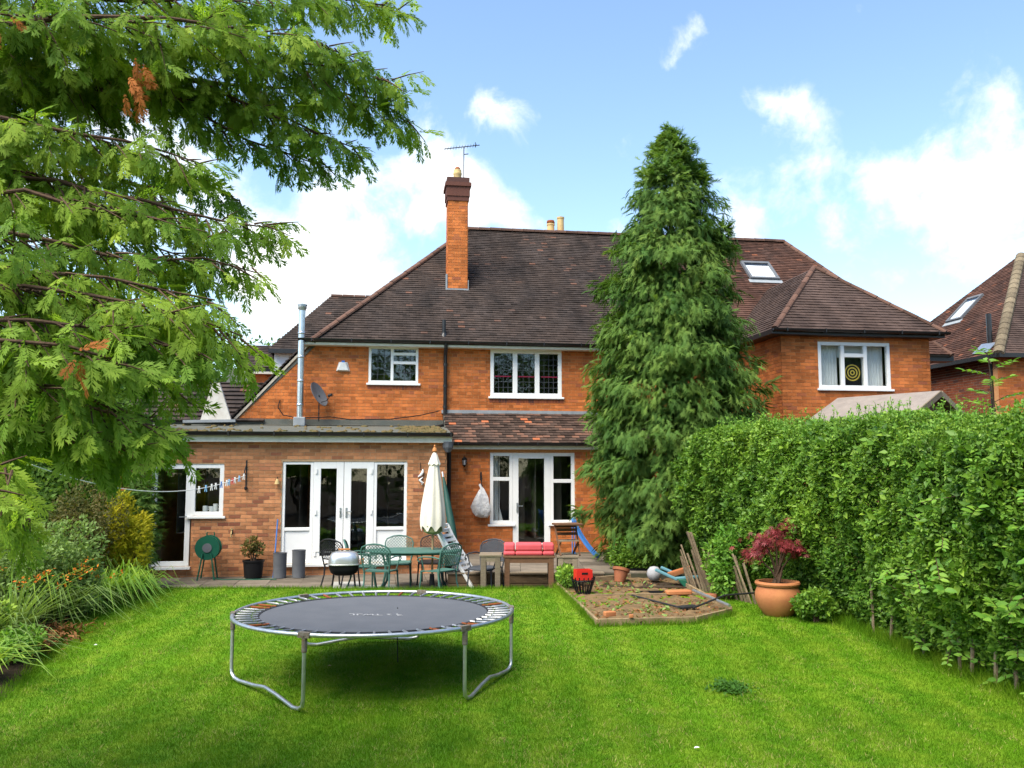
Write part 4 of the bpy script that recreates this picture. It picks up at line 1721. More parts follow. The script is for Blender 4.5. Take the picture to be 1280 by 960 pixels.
q.box((wu0 - ov - .06, VW - ov, WT - .01), (wu0 - .0, VW + 2.2, WT + .09))
q.build('side_gutter', 'black_pvc', nb)


def skylight(parent_thing_label, roof_p0, d, up, a, s, w, h, name='roof_window'):
    pass


def roof_window(label, c, d, up, w, h):
    d, up = Vector(d).normalized(), Vector(up).normalized()
    n = d.cross(up)
    n = n if n.z > 0 else -n
    t = thing('roof_window', label, 'skylight', tuple(c), 0)
    M = Matrix((d, up, n)).transposed()
    t.rotation_euler = M.to_euler()
    fb_ = MB()
    f = .07
    for (x0, x1, y0, y1) in ((-w / 2, -w / 2 + f, -h / 2, h / 2), (w / 2 - f, w / 2, -h / 2, h / 2), (-w / 2 + f, w / 2 - f, -h / 2, -h / 2 + f), (-w / 2 + f, w / 2 - f, h / 2 - f * 1.4, h / 2)):
        fb_.box((x0, y0, -.05), (x1, y1, .09))
    fb_.build('frame', 'grey_plastic', t)
    q = MB()
    q.box((-w / 2 + f, -h / 2 + f, .06), (w / 2 - f, h / 2 - f * 1.4, .07))
    q.build('pane', 'glass_sky', t)
    q = MB()
    q.box((-w / 2 + f, -h / 2 + f, .04), (w / 2 - f, h / 2 - f * 2.8, .048))
    q.build('blind', 'white_wall', t)
    q = MB()
    q.box((-w / 2 - .06, -h / 2 - .16, .0), (w / 2 + .06, -h / 2 - .005, .03))
    q.build('flashing', 'lead', t)
    return t


def on_slope(px, py, thing_v0, z0, slope):
    for vv in np.linspace(thing_v0, thing_v0 + 6, 800):
        u, z = hp(px, py, vv)
        if z <= z0 + (vv - thing_v0) * slope:
            return u, vv, z
    return u, vv, z


u_, v_, z_ = on_slope(949, 340, EAVE_V, EAVE_Z, rise / run)
pos = HW(u_, v_, z_)
DW = EX
UW = EY * run + np.array([0, 0, rise])
wpx = hp(970, 350, v_)[0] - hp(934, 350, v_)[0]
roof_window('grey framed skylight with white blind on the red tiled roof behind the cypress', pos, DW, UW, wpx, .95)

# ------------------------------------------------------------------ detached house further right
TH2 = R(8.5)
fo = thing('corner_house', 'dark brick house with brown hipped roof beyond the neighbour', 'house', tuple(O), TH)
VF, HALF = 2.5, 3.7
hip_u, EZF = hp(1247, 441, VF)
apu, apz2 = hp(1276, 318, VF + HALF)
q_ap = Vector((apu, VF + HALF, apz2))
A0 = Vector((hip_u, VF, EZF))
B0 = Vector((hip_u, VF + 2 * HALF, EZF))
dS = (B0 - A0).normalized()
rel = q_ap - A0
aS = rel.dot(dS)
upS = rel - dS * aS
froof, _ = tile_slope(fo, A0, dS, upS, [(0, 0), ((B0 - A0).length, 0), (aS, upS.length)], 'roof_tile_red', name='side_roof')
C0 = Vector((hip_u + 6, VF, EZF))
rel = q_ap - A0
aF = rel.x
upF = Vector((0, rel.y, rel.z))
tile_slope(fo, A0, (1, 0, 0), upF, [(0, 0), (6, 0), (6, upF.length), (aF, upF.length)], 'roof_tile_new', name='front_roof')
ridge_tiles(froof, A0 + Vector((0, -.02, .0)), q_ap, m='ridge_mossy', r=.15, name='hip_tile')
# walls
nS = Vector((-1, 0, 0))
pS = Plane(A0 - Vector((0, 0, EZF)) - nS * .3 * 0 + (-nS) * .3, dS, nS)
brick_wall(fo, pS, .3, (B0 - A0).length, 1.2, lambda s: EZF + .15, [], 'brick_dark', 'mortar_pale', bond='stretcher', name='side_wall')
pF = Plane((hip_u + .2, VF + .28, 0), (1, 0, 0), (0, -1, 0))
brick_wall(fo, pF, 0, 5, 1.2, lambda s: EZF + .15, [], 'brick_main', 'mortar_red', bond='stretcher', name='front_wall')
q = MB()
q.bar(A0 + Vector((0, 0, -.06)), B0 + Vector((0, 0, -.06)), .14, .11)
q.bar(A0 + Vector((0, 0, -.06)), C0 + Vector((0, 0, -.06)), .14, .112)
q.build('eaves_gutter', 'black_pvc', fo)
q = MB()
pp = A0 + dS * .75 + upS.normalized() * .5
q.tube([pp - Vector((0, 0, .3)), pp + Vector((0, 0, .85))], .07, 8)
fv = q.build('vent_pipe', 'black_pvc', fo, smooth=True)
q = MB()
nn_ = dS.cross(upS).normalized()
nn_ = nn_ if nn_.z > 0 else -nn_
q.bar(pp - dS * .35 - upS.normalized() * .25 + nn_ * .05, pp + dS * .3 - upS.normalized() * .2 + nn_ * .05, .4, .02, up=nn_)
q.build('lead_slate', 'galvanised', fv)
q = MB()
dp = A0 + dS * .6 + nS * -.24
q.tube([dp + Vector((0, 0, -.1)), dp + Vector((0, 0, -3))], .05, 8)
q.build('downpipe', 'black_pvc', fo)
# skylight on the side slope
d = ray(1207, 387)
A0w = HW(*A0)
R3 = lambda v: EX * v[0] + EY * v[1] + np.array([0, 0, v[2]])
nw = R3(nn_)
t_ = ((A0w - CAM) @ nw) / (d @ nw)
roof_window('narrow skylight with white pane on the corner house roof', CAM + d * t_, -R3(dS), R3(upS), .75, 1.15)

# ------------------------------------------------------------------ garden shed roof over the hedge
sh_g = aty(1165, 489, 16.0)
shed = thing('garden_shed', 'grey felt roofed shed with pale bargeboards behind the hedge', 'shed', (sh_g[0], 16.0, 0), R(38))
zs = sh_g[2]
q = MB()
wS, dS_ = 1.15, 1.9
for s in (-1, 1):
    q.prism([(0, -.15, zs), (s * wS, -.15, zs - .52), (s * wS, dS_, zs - .52), (0, dS_, zs)], (0, 0, -.035))
q.build('roof', 'shed_felt', shed)
for s in (-1, 1):
    q = MB()
    q.bar((0, -.17, zs - .05), (s * wS, -.17, zs - .57), .03, .10, up=(0, 0, 1))
    q.build('bargeboard', 'wood_weathered', shed)
q = MB()
q.prism([(-1.0, 0, 0), (1.0, 0, 0), (1.0, 0, zs - .5), (0, 0, zs - .06), (-1.0, 0, zs - .5)], (0, 1.75, 0))
q.build('boarded_wall', 'wood_brown', shed)


# ------------------------------------------------------------------ patio and terrace
pat = MB()
pat.box((-7.5, 15.03, -.2), (1.0, 21.5, PAT - .035))
patio = tag(pat.build('patio', 'joint'), kind='structure')
sl = MB()
sl.box((-.296, -.296, -.05), (.296, .296, 0))
slab_me = sl.mesh('paving_slab', 'slab')
slab_me2 = sl.mesh('paving_slab', 'slab_grey')
for i in range(-10, 8):
    for j in range(-7, 0):
        u, v = i * .6 + .17, j * .6 + .29
        p = HW(u, v, PAT)
        if p[1] < 15.35 or u > 3.6 or (u > 2.15 and p[1] > 15.75):
            continue
        me = slab_me2 if (i, j) in ((0, -3), (1, -4), (0, -4)) else slab_me
        o = link('paving_slab', me, patio, (p[0], p[1], PAT + random.uniform(-.006, .004)), (random.uniform(-.01, .01), random.uniform(-.01, .01), TH))
ter = MB()
ter.box((-1.05, 16.12, -.2), (3.4, 21.4, TER - .02))
terrace = tag(ter.build('terrace', 'joint'), kind='structure')
for i in range(7):
    for j in range(6):
        x, y = -.74 + i * .6, 16.45 + j * .6
        if x > 2.6:
            continue
        link('paving_slab', slab_me, terrace, (x, y, TER + random.uniform(-.004, .004)), (0, 0, R(1)))
rw = thing('retaining_wall', 'low wall of brown timber sleepers edging the raised terrace', 'retaining wall', (-1.1, 16.0, PAT - .05))
for r in range(2):
    x = -.05 - (.5 if r else 0)
    for ln in (1.35, 1.5, 1.2):
        x0, x1 = max(x, -.05), min(x + ln, 2.75)
        if x1 > x0 + .1:
            q = MB()
            q.box((x0, random.uniform(-.008, .006), r * .165 + .002), (x1 - .006, .12, r * .165 + .160))
            q.build('sleeper', 'sleeper', rw, bevel=.008)
        x += ln
q = MB()
q.box((-.07, -.02, .333), (2.75, .16, .362))
q.build('coping', 'wood_weathered', rw)
q = MB()
q.box((-.05, .13, .0), (.05, 2.6, .33))
q.build('side_board', 'sleeper', rw)

# ------------------------------------------------------------------ trampoline
TC = np.array([-1.50, 9.85])
tg = float(gz(TC[0], TC[1]))
tr = thing('trampoline', 'round grey trampoline with galvanised frame and exposed springs on the lawn', 'trampoline', (TC[0], TC[1], 0))
RT, ZT = 1.50, .72
q = MB()
q.tube([(RT * math.cos(a), RT * math.sin(a), ZT) for a in np.linspace(0, 2 * math.pi, 72, endpoint=False)], .021, 10, closed=True)
q.build('ring_frame', 'galvanised', tr, smooth=True)
RM = 1.27
q = MB()
rings = [0, .35, .7, 1.0, RM - .04]
n = 72
vs = [(0, 0, ZT - .035)]
for r in rings[1:]:
    for i in range(n):
        a = 2 * math.pi * i / n
        vs.append((r * math.cos(a), r * math.sin(a), ZT - .035 + .02 * (r / RM) ** 2))
fs = [(0, 1 + i, 1 + (i + 1) % n) for i in range(n)]
for k in range(len(rings) - 2):
    for i in range(n):
        a, b = 1 + k * n + i, 1 + k * n + (i + 1) % n
        fs.append((a, a + n, b + n, b))
q.add(vs, fs)
jm = q.build('jumping_mat', 'mat_fabric', tr, smooth=True)
q = MB()
vs, fs = [], []
for i in range(n):
    a = 2 * math.pi * i / n
    for (r, z) in ((RM - .045, ZT - .012), (RM, ZT - .010), (RM, ZT - .022), (RM - .045, ZT - .024)):
        vs.append((r * math.cos(a), r * math.sin(a), z))
for i in range(n):
    for k in range(4):
        a, b = i * 4 + k, i * 4 + (k + 1) % 4
        c, d = ((i + 1) % n) * 4 + (k + 1) % 4, ((i + 1) % n) * 4 + k
        fs.append((a, d, c, b))
q.add(vs, fs)
q.build('mat_hem', 'mat_edge', jm, smooth=True)
# worn printed lettering mark, upside down from here
q = MB()
zz = ZT - .030
x = -.28
strokes = [[(0, 0), (.05, .02), (.07, .12), (.03, .13)], [(.09, .02), (.11, .12)], [(.09, .02), (.15, .03)], [(.17, .12), (.19, .02), (.22, .1), (.25, .02), (.28, .12)],
           [(.31, .02), (.33, .12)], [(.29, .12), (.38, .12)], [(.41, .03), (.46, .02), (.43, .08), (.48, .12)], [(.52, .0), (.55, .14), (.60, .13)], [(.52, .07), (.58, .08)]]
for st in strokes:
    for p, r in zip(st[:-1], st[1:]):
        q.bar((x + p[0], -.02 - p[1] * .9, zz), (x + r[0], -.02 - r[1] * .9, zz), .016, .002)
lo = q.build('printed_mark', 'faded_print', jm)
spr = MB()
spr.tube([(RM + .012, 0, ZT - .016), (RM + .035, 0, ZT - .012), (RM + .05, 0, ZT - .010), (RT - .045, 0, ZT - .004), (RT - .03, 0, ZT), (RT - .005, 0, ZT + .012)],
         [.004, .006, .0145, .0145, .006, .005], 7)
spr.tube([(RM - .03, 0, ZT - .01), (RM + .03, 0, ZT - .012)], .012, 5)
mat('spring_steel', (.36, .37, .38), (.26, .26, .27), rough=.45, metal=.7, scale=40)
sm1, sm2 = spr.mesh('spring', 'spring_steel', True), spr.mesh('spring', 'rust', True)
NS = 56
rusty = {3, 13, 19, 25, 26, 34, 47, 50}
for i in range(NS):
    link('spring', sm2 if i in rusty else sm1, tr, None, (0, 0, 2 * math.pi * (i + .3) / NS))
for (a0, a1) in ((-170, -107), (-46, 6), (76, 134)):
    p0 = np.array([RT * math.cos(R(a0)), RT * math.sin(R(a0))])
    p1 = np.array([RT * math.cos(R(a1)), RT * math.sin(R(a1))])
    gA, gB = float(gz(*(TC + p0))), float(gz(*(TC + p1)))
    dv_ = p1 - p0
    m_ = (p0 + p1) / 2
    def P3(t, z):
        w = p0 + dv_ * t
        return (w[0], w[1], z)
    path = [P3(0, ZT - .05), P3(0, gA + .13), P3(.01, gA + .07), P3(.05, gA + .035), P3(.12, gA + .025), P3(.34, (gA + gB) / 2 + .06), P3(.5, (gA + gB) / 2 + .085), P3(.66, (gA + gB) / 2 + .06),
            P3(.88, gB + .025), P3(.95, gB + .035), P3(.99, gB + .07), P3(1, gB + .13), P3(1, ZT - .05)]
    q = MB()
    q.tube(path, .019, 9)
    lg = q.build('leg', 'galvanised', tr, smooth=True)
    for p in (p0, p1):
        q = MB()
        q.lathe([(.024, -.16), (.027, -.155), (.027, -.03), (.033, .0)], (p[0], p[1], ZT), 10)
        t_ = np.array([-p[1], p[0]]) / RT
        q.bar((p[0] - t_[0] * .06, p[1] - t_[1] * .06, ZT), (p[0] + t_[0] * .06, p[1] + t_[1] * .06, ZT), .05, .052)
        q.build('leg_socket', 'socket', lg)
q = MB()
q.tube([(.2, .35, ZT - .02), (.2, .36, .35), (.21, .35, float(gz(-1.3, 10.2)) + .02)], .006, 5)
q.build('hanging_cord', 'dark_metal', tr)

# ------------------------------------------------------------------ patio furniture
def px_x(px, D):
    return float(aty(px, 600, D)[0])


def lattice_chair(name, label, m, group=None, wicker=False):
    t = thing(name, label, 'chair', (0, 0, 0), 0, group)
    # seat dished, front is -y
    q = MB()
    vs, fs = [], []
    nx, ny = 9, 9
    for zo in (0, -.02):
        for j in range(ny):
            for i in range(nx):
                a, b = i / (nx - 1) * 2 - 1, j / (ny - 1) * 2 - 1
                rr = 1 - .10 * (a * b) ** 2
                x, y = a * .25 * rr * (1 - .06 * b), b * .235 * rr
                z = .43 - .022 * (1 - a * a) * (1 - b * b) - (.03 * max(0, -b - .6) / .4) + zo
                vs.append((x, y, z))
    N_ = nx * ny
    for j in range(ny - 1):
        for i in range(nx - 1):
            a = j * nx + i
            fs.append((a, a + 1, a + nx + 1, a + nx))
            fs.append((N_ + a, N_ + a + nx, N_ + a + nx + 1, N_ + a + 1))
    for i in range(nx - 1):
        fs.append((i, N_ + i, N_ + i + 1, i + 1))
        a = (ny - 1) * nx + i
        fs.append((a, a + 1, N_ + a + 1, N_ + a))
    for j in range(ny - 1):
        a = j * nx
        fs.append((a, a + nx, N_ + a + nx, N_ + a))
        a = j * nx + nx - 1
        fs.append((a, N_ + a, N_ + a + nx, a + nx))
    q.add(vs, fs)
    q.build('seat', m, t, smooth=True)
    # back: frame with arched top, slightly reclined
    def bk(x, h):
        k = (h - .43) / .45
        return (x, .22 + .10 * k + .03 * (1 - (x / .26) ** 2), h)
    q = MB()
    fr = [bk(-.22, .40), bk(-.25, .58), bk(-.265, .76), bk(-.23, .83), bk(-.12, .875), bk(0, .89), bk(.12, .875), bk(.23, .83), bk(.265, .76), bk(.25, .58), bk(.22, .40)]
    q.tube(fr, .014, 7)
    q.tube([bk(-.235, .52), bk(0, .515), bk(.235, .52)], .011, 6)
    q.build('back_frame', m, t, smooth=True)
    q = MB()
    def clipw(h):
        return .255 if h < .78 else .255 - (h - .78) * 1.6
    st = .055 if not wicker else .032
    c = -.9
    while c < .9:
        for s in (1, -1):
            seg = []
            for h in np.arange(.52, .885, .02):
                x = c + s * (h - .52)
                if abs(x) < clipw(h):
                    seg.append(bk(x, h))
            if len(seg) > 1:
                q.tube([seg[0], seg[len(seg) // 2], seg[-1]] if len(seg) > 2 else seg, .0065 if not wicker else .009, 4)
        c += st
    q.build('back_lattice', m, t)
    for s in (-1, 1):
        q = MB()
        q.tube([(s * .255, .26, .64), (s * .285, .12, .665), (s * .29, -.08, .66), (s * .285, -.2, .635), (s * .28, -.235, .60), (s * .27, -.20, .57)], .0125, 7)
        q.tube([(s * .285, -.14, .652), (s * .27, -.12, .54), (s * .235, -.12, .43)], .010, 6)
        q.build('armrest', m, t, smooth=True)
        q = MB()
        q.tube([(s * .225, -.19, .42), (s * .235, -.20, .22), (s * .245, -.235, .0)], [.017, .014, .017], 7)
        q.build('leg', m, t, smooth=True)
        q = MB()
        q.tube([(s * .225, .20, .42), (s * .225, .22, .22), (s * .235, .30, .0)], [.017, .014, .017], 7)
        q.build('leg', m, t, smooth=True)
    return t


def place(t, px, D, rz, z=PAT):
    t.location = (px_x(px, D), D, z)
    t.rotation_euler = (0, 0, R(rz))
    return t


CG = 'garden chairs round the oval table'
c_a = place(lattice_chair('garden_chair', 'green lattice chair with its back to the lawn beside the barbecue', 'green_metal', CG), 478, 15.42, 168)
c_b = place(copy_tree(c_a), 549, 15.42, 232)
c_b['label'] = 'green lattice chair turned sideways under the right end of the oval table'
c_c = place(copy_tree(c_a), 499, 16.75, 4)
c_c['label'] = 'green lattice chair behind the oval table in front of the french doors'
c_f = place(copy_tree(c_a), 456, 16.05, 98)
c_f['label'] = 'green lattice chair at the left end of the oval table'
c_d = place(lattice_chair('garden_chair', 'dark charcoal lattice chair behind the oval table below the parasol', 'dark_metal', CG), 541, 16.9, -3)
c_e = place(copy_tree(c_d), 429, 16.45, 150)
c_e['label'] = 'black lattice chair standing behind the silver barbecue'
c_g = place(lattice_chair('wicker_chair', 'charcoal wicker armchair beside the white folded loungers', 'wicker_grey', None, True), 607, 15.85, -28)

tb_ = thing('patio_table', 'green oval metal garden table with the parasol through it', 'table', (px_x(518, 16.05), 16.05, PAT))
q = MB()
q.lathe([(.98, .675), (1.0, .685), (1.0, .70), (.985, .712), (.5, .714), (.001, .714)], (0, 0, 0), 40, sx=.86, sy=.48)
q.build('table_top', 'green_metal', tb_, smooth=True)
q = MB()
q.tube([(.78 * math.cos(a), .42 * math.sin(a), .66) for a in np.linspace(0, 2 * math.pi, 28, endpoint=False)], .014, 6, closed=True)
q.build('apron', 'green_metal', tb_)
for sx in (-1, 1):
    for sy in (-1, 1):
        q = MB()
        q.tube([(sx * .52, sy * .27, .67), (sx * .46, sy * .22, .40), (sx * .50, sy * .25, .15), (sx * .58, sy * .31, 0)], .02, 7)
        q.build('leg', 'green_metal', tb_, smooth=True)
pxu = px_x(541, 16.05)
um = thing('parasol', 'closed cream parasol standing through the green oval table', 'parasol', (pxu, 16.05, PAT))
q = MB()
q.tube([(0, 0, .02), (.01, 0, 1.2), (.03, 0, 2.5)], .019, 10)
q.build('pole', 'wood_pole', um, smooth=True)
q = MB()
q.lathe([(.24, 0), (.25, .03), (.22, .07), (.05, .09), (.04, .28), (.02, .28)], (0, 0, 0), 20)
q.build('base', 'dark_metal', um, smooth=True)
q = MB()
n = 48
prof = [(1.09, .215), (1.25, .22), (1.5, .20), (1.8, .155), (2.1, .105), (2.22, .085), (2.235, .11), (2.30, .09), (2.42, .045), (2.46, .02)]
vs, fs = [], []
for (z, r) in prof:
    for i in range(n):
        a = 2 * math.pi * i / n
        fold = 1 + (.08 if z < 2.2 else .05) * math.cos(8 * a + .6) + .05 * math.cos(3 * a + z * 2)
        dz = .05 * math.cos(8 * a + .6) if z < 1.2 else (.015 * math.cos(8 * a) if z > 2.2 and z < 2.25 else 0)
        vs.append((r * fold * math.cos(a) + .012 * z, r * fold * math.sin(a), z + dz))
for k in range(len(prof) - 1):
    for i in range(n):
        fs.append((k * n + i, k * n + (i + 1) % n, (k + 1) * n + (i + 1) % n, (k + 1) * n + i))
q.add(vs, fs)
cn = q.build('canopy', 'canvas', um, smooth=True)
q = MB()
q.lathe([(.20, 1.14), (.17, 1.03), (.09, .99), (.03, 1.02)], (.012, 0, 0), 16)
q.build('canopy_lining', 'canvas_green', cn, smooth=True)
q = MB()
q.lathe([(.02, 2.45), (.045, 2.48), (.035, 2.53), (.015, 2.55), (.02, 2.57), (.001, 2.60)], (.03, 0, 0), 10)
q.build('finial', 'wood_orange', um, smooth=True)

bq = thing('barbecue', 'portable barbecue with domed silver lid on thin black legs', 'barbecue', (px_x(432, 15.55), 15.55, PAT), R(8))
q = MB()
vs, fs = [], []
def roundbox(prof, rx, ry, n=28, pw_=3.2):
    vs, fs = [], []
    for (k, z) in prof:
        for i in range(n):
            a = 2 * math.pi * i / n
            c, s = math.cos(a), math.sin(a)
            r = (abs(c) ** pw_ + abs(s) ** pw_) ** (-1 / pw_)
            vs.append((rx * k * r * c, ry * k * r * s, z))
    for j in range(len(prof) - 1):
        for i in range(n):
            fs.append((j * n + i, j * n + (i + 1) % n, (j + 1) * n + (i + 1) % n, (j + 1) * n + i))
    fs.append(tuple(range(n))[::-1])
    fs.append(tuple((len(prof) - 1) * n + i for i in range(n)))
    return vs, fs
q.add(*roundbox([(1.06, .50), (1.06, .515), (1.0, .52), (.99, .58), (.93, .65), (.80, .70), (.55, .725), (.2, .73)], .27, .20))
q.build('lid', 'silver', bq, smooth=True)
q = MB()
q.add(*roundbox([(.55, .32), (.85, .36), (.97, .43), (1.0, .50)], .26, .19))
q.build('bowl', 'black_plastic', bq, smooth=True)
q = MB()
q.bar((-.10, -.04, .765), (.10, -.04, .765), .03, .03)
q.build('lid_handle', 'wood_orange', bq, bevel=.006)
for (sx, sy) in ((-1, -1), (1, -1), (-1, 1), (1, 1)):
    q = MB()
    q.tube([(sx * .17, sy * .12, .36), (sx * .21, sy * .14, 0)], .011, 6)
    q.build('leg', 'black_plastic', bq)
q = MB()
q.box((.275, -.05, .50), (.34, .05, .60))
q.build('side_handle', 'wood_orange', bq, bevel=.01)

def folded_lounger(label, loc, rz, lean):
    t = thing('folded_lounger', label, 'lounger', loc, rz, 'folded white loungers by the wall')
    for s in (-1, 1):
        q = MB()
        q.bar((s * .22, 0, 0), (s * .22, math.sin(lean) * 1.25, math.cos(lean) * 1.25), .05, .06, up=(0, -1, .3))
        q.build('side_rail', 'white_plastic', t, bevel=.01)
    for k in range(11):
        h = .16 + k * .098
        q = MB()
        q.bar((-.22, math.sin(lean) * h - .02, math.cos(lean) * h), (.22, math.sin(lean) * h - .02, math.cos(lean) * h), .02, .055, up=(0, math.sin(lean), math.cos(lean)))
        q.build('slat', 'white_plastic', t)
    q = MB()
    q.bar((-.23, math.sin(lean) * 1.25, math.cos(lean) * 1.25), (.23, math.sin(lean) * 1.25, math.cos(lean) * 1.25), .05, .06)
    q.build('head_rail', 'white_plastic', t, bevel=.015)
    q = MB()
    q.tube([(.14, -.06, .05), (.20, -.06, .05)], .075, 14)
    q.build('wheel', 'white_plastic', t, smooth=True)
    return t


folded_lounger('white slatted folded lounger leaning steeply behind the parasol table', (px_x(586, 16.3), 16.45, PAT), R(64), R(28))
folded_lounger('white slatted folded lounger leaning outermost next to the wicker chair', (px_x(599, 16.2), 16.15, PAT), R(70), R(34))
gp = thing('furled_umbrella', 'narrow dark green furled umbrella leaning in the corner by the downpipe', 'umbrella', (px_x(576, 16.8), 16.8, PAT))
q = MB()
q.tube([(0, 0, 0), (-.42, .9, 2.1)], .016, 8)
q.build('pole', 'galvanised', gp)
q = MB()
pa = [Vector((-.10, .2, .6)).lerp(Vector((-.40, .86, 2.0)), k / 6) for k in range(7)]
q.tube(pa, [.02, .075, .08, .07, .06, .045, .02], 10)
q.build('furled_cover', 'dark_green_metal', gp, smooth=True)

# wooden bench with red cushion, side tables
def wood_table(name, label, cat, x0, x1, y, dpt, ztop, zb, mt, legm, slats=4):
    t = thing(name, label, cat, ((x0 + x1) / 2, y, zb))
    w = (x1 - x0) / 2
    H_ = ztop - zb
    for k in range(slats):
        yy = -dpt / 2 + dpt * (k + .5) / slats
        q = MB()
        q.box((-w, yy - dpt / slats * .46, H_ - .035), (w, yy + dpt / slats * .46, H_))
        q.build('top_plank', mt, t, bevel=.005)
    q = MB()
    q.box((-w + .03, -dpt / 2 + .02, H_ - .12), (w - .03, -dpt / 2 + .05, H_ - .037))
    q.build('apron', mt, t)
    for sx in (-1, 1):
        for sy in (-1, 1):
            q = MB()
            q.box((sx * (w - .07) - .045, sy * (dpt / 2 - .06) - .045, 0), (sx * (w - .07) + .045, sy * (dpt / 2 - .06) + .045, H_ - .037))
            q.build('leg', legm, t, bevel=.006)
    return t


xa, xb, xc, xd = px_x(600, 15.4), px_x(629, 15.4), px_x(693, 15.4), px_x(722, 15.4)
wood_table('garden_bench', 'dark stained wooden bench carrying the red cushion', 'bench', xb, xc, 15.45, .50, .80, PAT, 'wood_brown', 'wood_brown')
wood_table('side_table', 'pale weathered slatted table beside the charcoal wicker chair', 'table', xa, xb - .02, 15.35, .45, .83, PAT, 'wood_weathered', 'wood_weathered')
wood_table('side_table', 'pale weathered plank table under the wooden folding chair', 'table', xc + .02, xd, 15.40, .5, .80, PAT, 'wood_weathered', 'wood_weathered', 3)
cu_ = thing('bench_cushion', 'long red padded cushion lying on the dark wooden bench', 'cushion', ((xb + xc) / 2, 15.45, .80))
hw = (xc - xb) / 2 - .01
for (x0, x1) in ((-hw, -hw + .2), (-hw + .202, hw - .202), (hw - .20, hw)):
    q = MB()
    q.box((x0, -.22, .002), (x1, .22, .075))
    q.box((x0 + .006, -.20, .077), (x1 - .006, .22, .20))
    q.build('cushion_section', 'red_fabric', cu_, bevel=.03)

fc = thing('folding_chair', 'small brown wooden folding chair standing on the plank table', 'chair', ((xc + xd) / 2 + .02, 15.42, .80), R(12))
for s in (-1, 1):
    for (a, b) in (((s * .17, -.18, 0), (s * .19, .14, .50)), ((s * .15, .18, 0), (s * .16, -.14, .24))):
        q = MB()
        q.bar(a, b, .022, .035)
        q.build('leg', 'wood_brown', fc)
for k in range(4):
    q = MB()
    q.box((-.17, -.15 + k * .075, .235), (.17, -.09 + k * .075, .255))
    q.build('seat_slat', 'wood_weathered', fc)
for k in range(3):
    q = MB()
    zz = .33 + k * .065
    q.box((-.19, .06 + k * .035, zz), (.19, .075 + k * .035, zz + .05))
    q.build('back_slat', 'wood_brown', fc)
q = MB()
q.box((-.23, -.18, .505), (.23, .2, .54))
q.build('tray_top', 'wood_brown', fc, bevel=.01)

bs = thing('blue_slide', 'blue plastic child slide standing beside the bay window', 'slide', (px_x(734, 18.4), 18.4, TER), R(72))
vs, fs = [], []
bs.scale = (.62, .6, .72)
pr = [(-.19, .09), (-.17, .0), (0, -.02), (.17, .0), (.19, .09)]
for k in range(9):
    f_ = k / 8
    y, z = .55 - .9 * f_ ** 1.3, 1.12 * (1 - f_) ** 1.2 + .05
    for (x, h) in pr:
        vs.append((x + .06 * f_, y - h * .6, z + h * .6))
for k in range(8):
    for i in range(4):
        a = k * 5 + i
        fs.append((a, a + 1, a + 6, a + 5))
q = MB()
q.add(vs, fs)
o = q.build('chute', 'blue_plastic', bs, smooth=True)
md = o.modifiers.new('solid', 'SOLIDIFY')
md.thickness = .02
for s in (-1, 1):
    q = MB()
    q.tube([(s * .17, .5, .0), (s * .17, .5, 1.1)], .018, 6)
    q.build('support', 'blue_plastic', bs)

# planters and bits by the extension wall
def at_wall(px, off):
    u = hp(px, 700, -off)[0]
    p = HW(u, -off, PAT)
    return (float(p[0]), float(p[1]), PAT)


for (px, h, lab) in ((350, .50, 'tall ribbed grey cylinder planter next to the blue pole'), (373.5, .55, 'tall ribbed grey cylinder planter below the french door panel')):
    t = thing('cylinder_planter', lab, 'planter', at_wall(px, .45), 0, 'grey cylinder planters')
    q = MB()
    n = 36
    prof = [(.10, 0), (.125, .01), (.13, h - .02), (.138, h), (.12, h), (.115, h - .06), (.001, h - .06)]
    q.lathe(prof, (0, 0, 0), n)
    q.v = [((x * (1 + .02 * math.cos(18 * math.atan2(y, x)))), y * (1 + .02 * math.cos(18 * math.atan2(y, x))), z) for x, y, z in q.v]
    q.build('shell', 'grey_plastic', t, smooth=True)
    q = MB()
    q.lathe([(.117, h - .055), (.001, h - .04)], (0, 0, 0), 16)
    q.build('compost', 'soil', t)
bp_ = tag(MB().tube([(0, 0, 0), (.03, .12, 1.15)], .014, 8).build('blue_pole', 'blue_plastic', None, loc=at_wall(342, .42)), 'thin blue pole leaning against the brick wall by the planters', 'pole')
pp_ = thing('potted_shrub', 'small leafy shrub in a black pot against the extension wall', 'potted plant', at_wall(317, .4))
q = MB()
q.lathe([(.13, 0), (.17, .02), (.20, .32), (.215, .33), (.215, .36), (.19, .36), (.18, .31), (.001, .31)], (0, 0, 0), 18)
q.build('pot', 'black_plastic', pp_, smooth=True)
hr = thing('hose_reel', 'round dark green hose reel cart standing below the window', 'hose reel', at_wall(260, .45), TH)
q = MB()
zc_ = .62
q.tube([(0, -.11, zc_), (0, .11, zc_)], .205, 22)
q.build('hose_coil', 'green_plastic', hr, smooth=True)
for y in (-.125, .125):
    q = MB()
    q.tube([(0, y - .01, zc_), (0, y + .01, zc_)], .235, 26)
    q.build('reel_disc', 'green_plastic', hr, smooth=True)
q = MB()
q.tube([(0, -.15, zc_), (0, -.137, zc_)], .09, 16)
q.build('hub_cap', 'grey_plastic', hr, smooth=True)
for s in (-1, 1):
    for y in (-.15, .15):
        q = MB()
        q.tube([(s * .08, y, zc_ - .1), (s * .16, y * 1.2, .0)], .016, 6)
        q.build('leg', 'green_plastic', hr)
q = MB()
q.tube([(-.08, .15, zc_), (-.07, .2, zc_ + .28), (.07, .2, zc_ + .28), (.08, .15, zc_)], .014, 6)
q.build('carry_handle', 'green_plastic', hr)
hz = at_wall(285, .62)
q = MB()
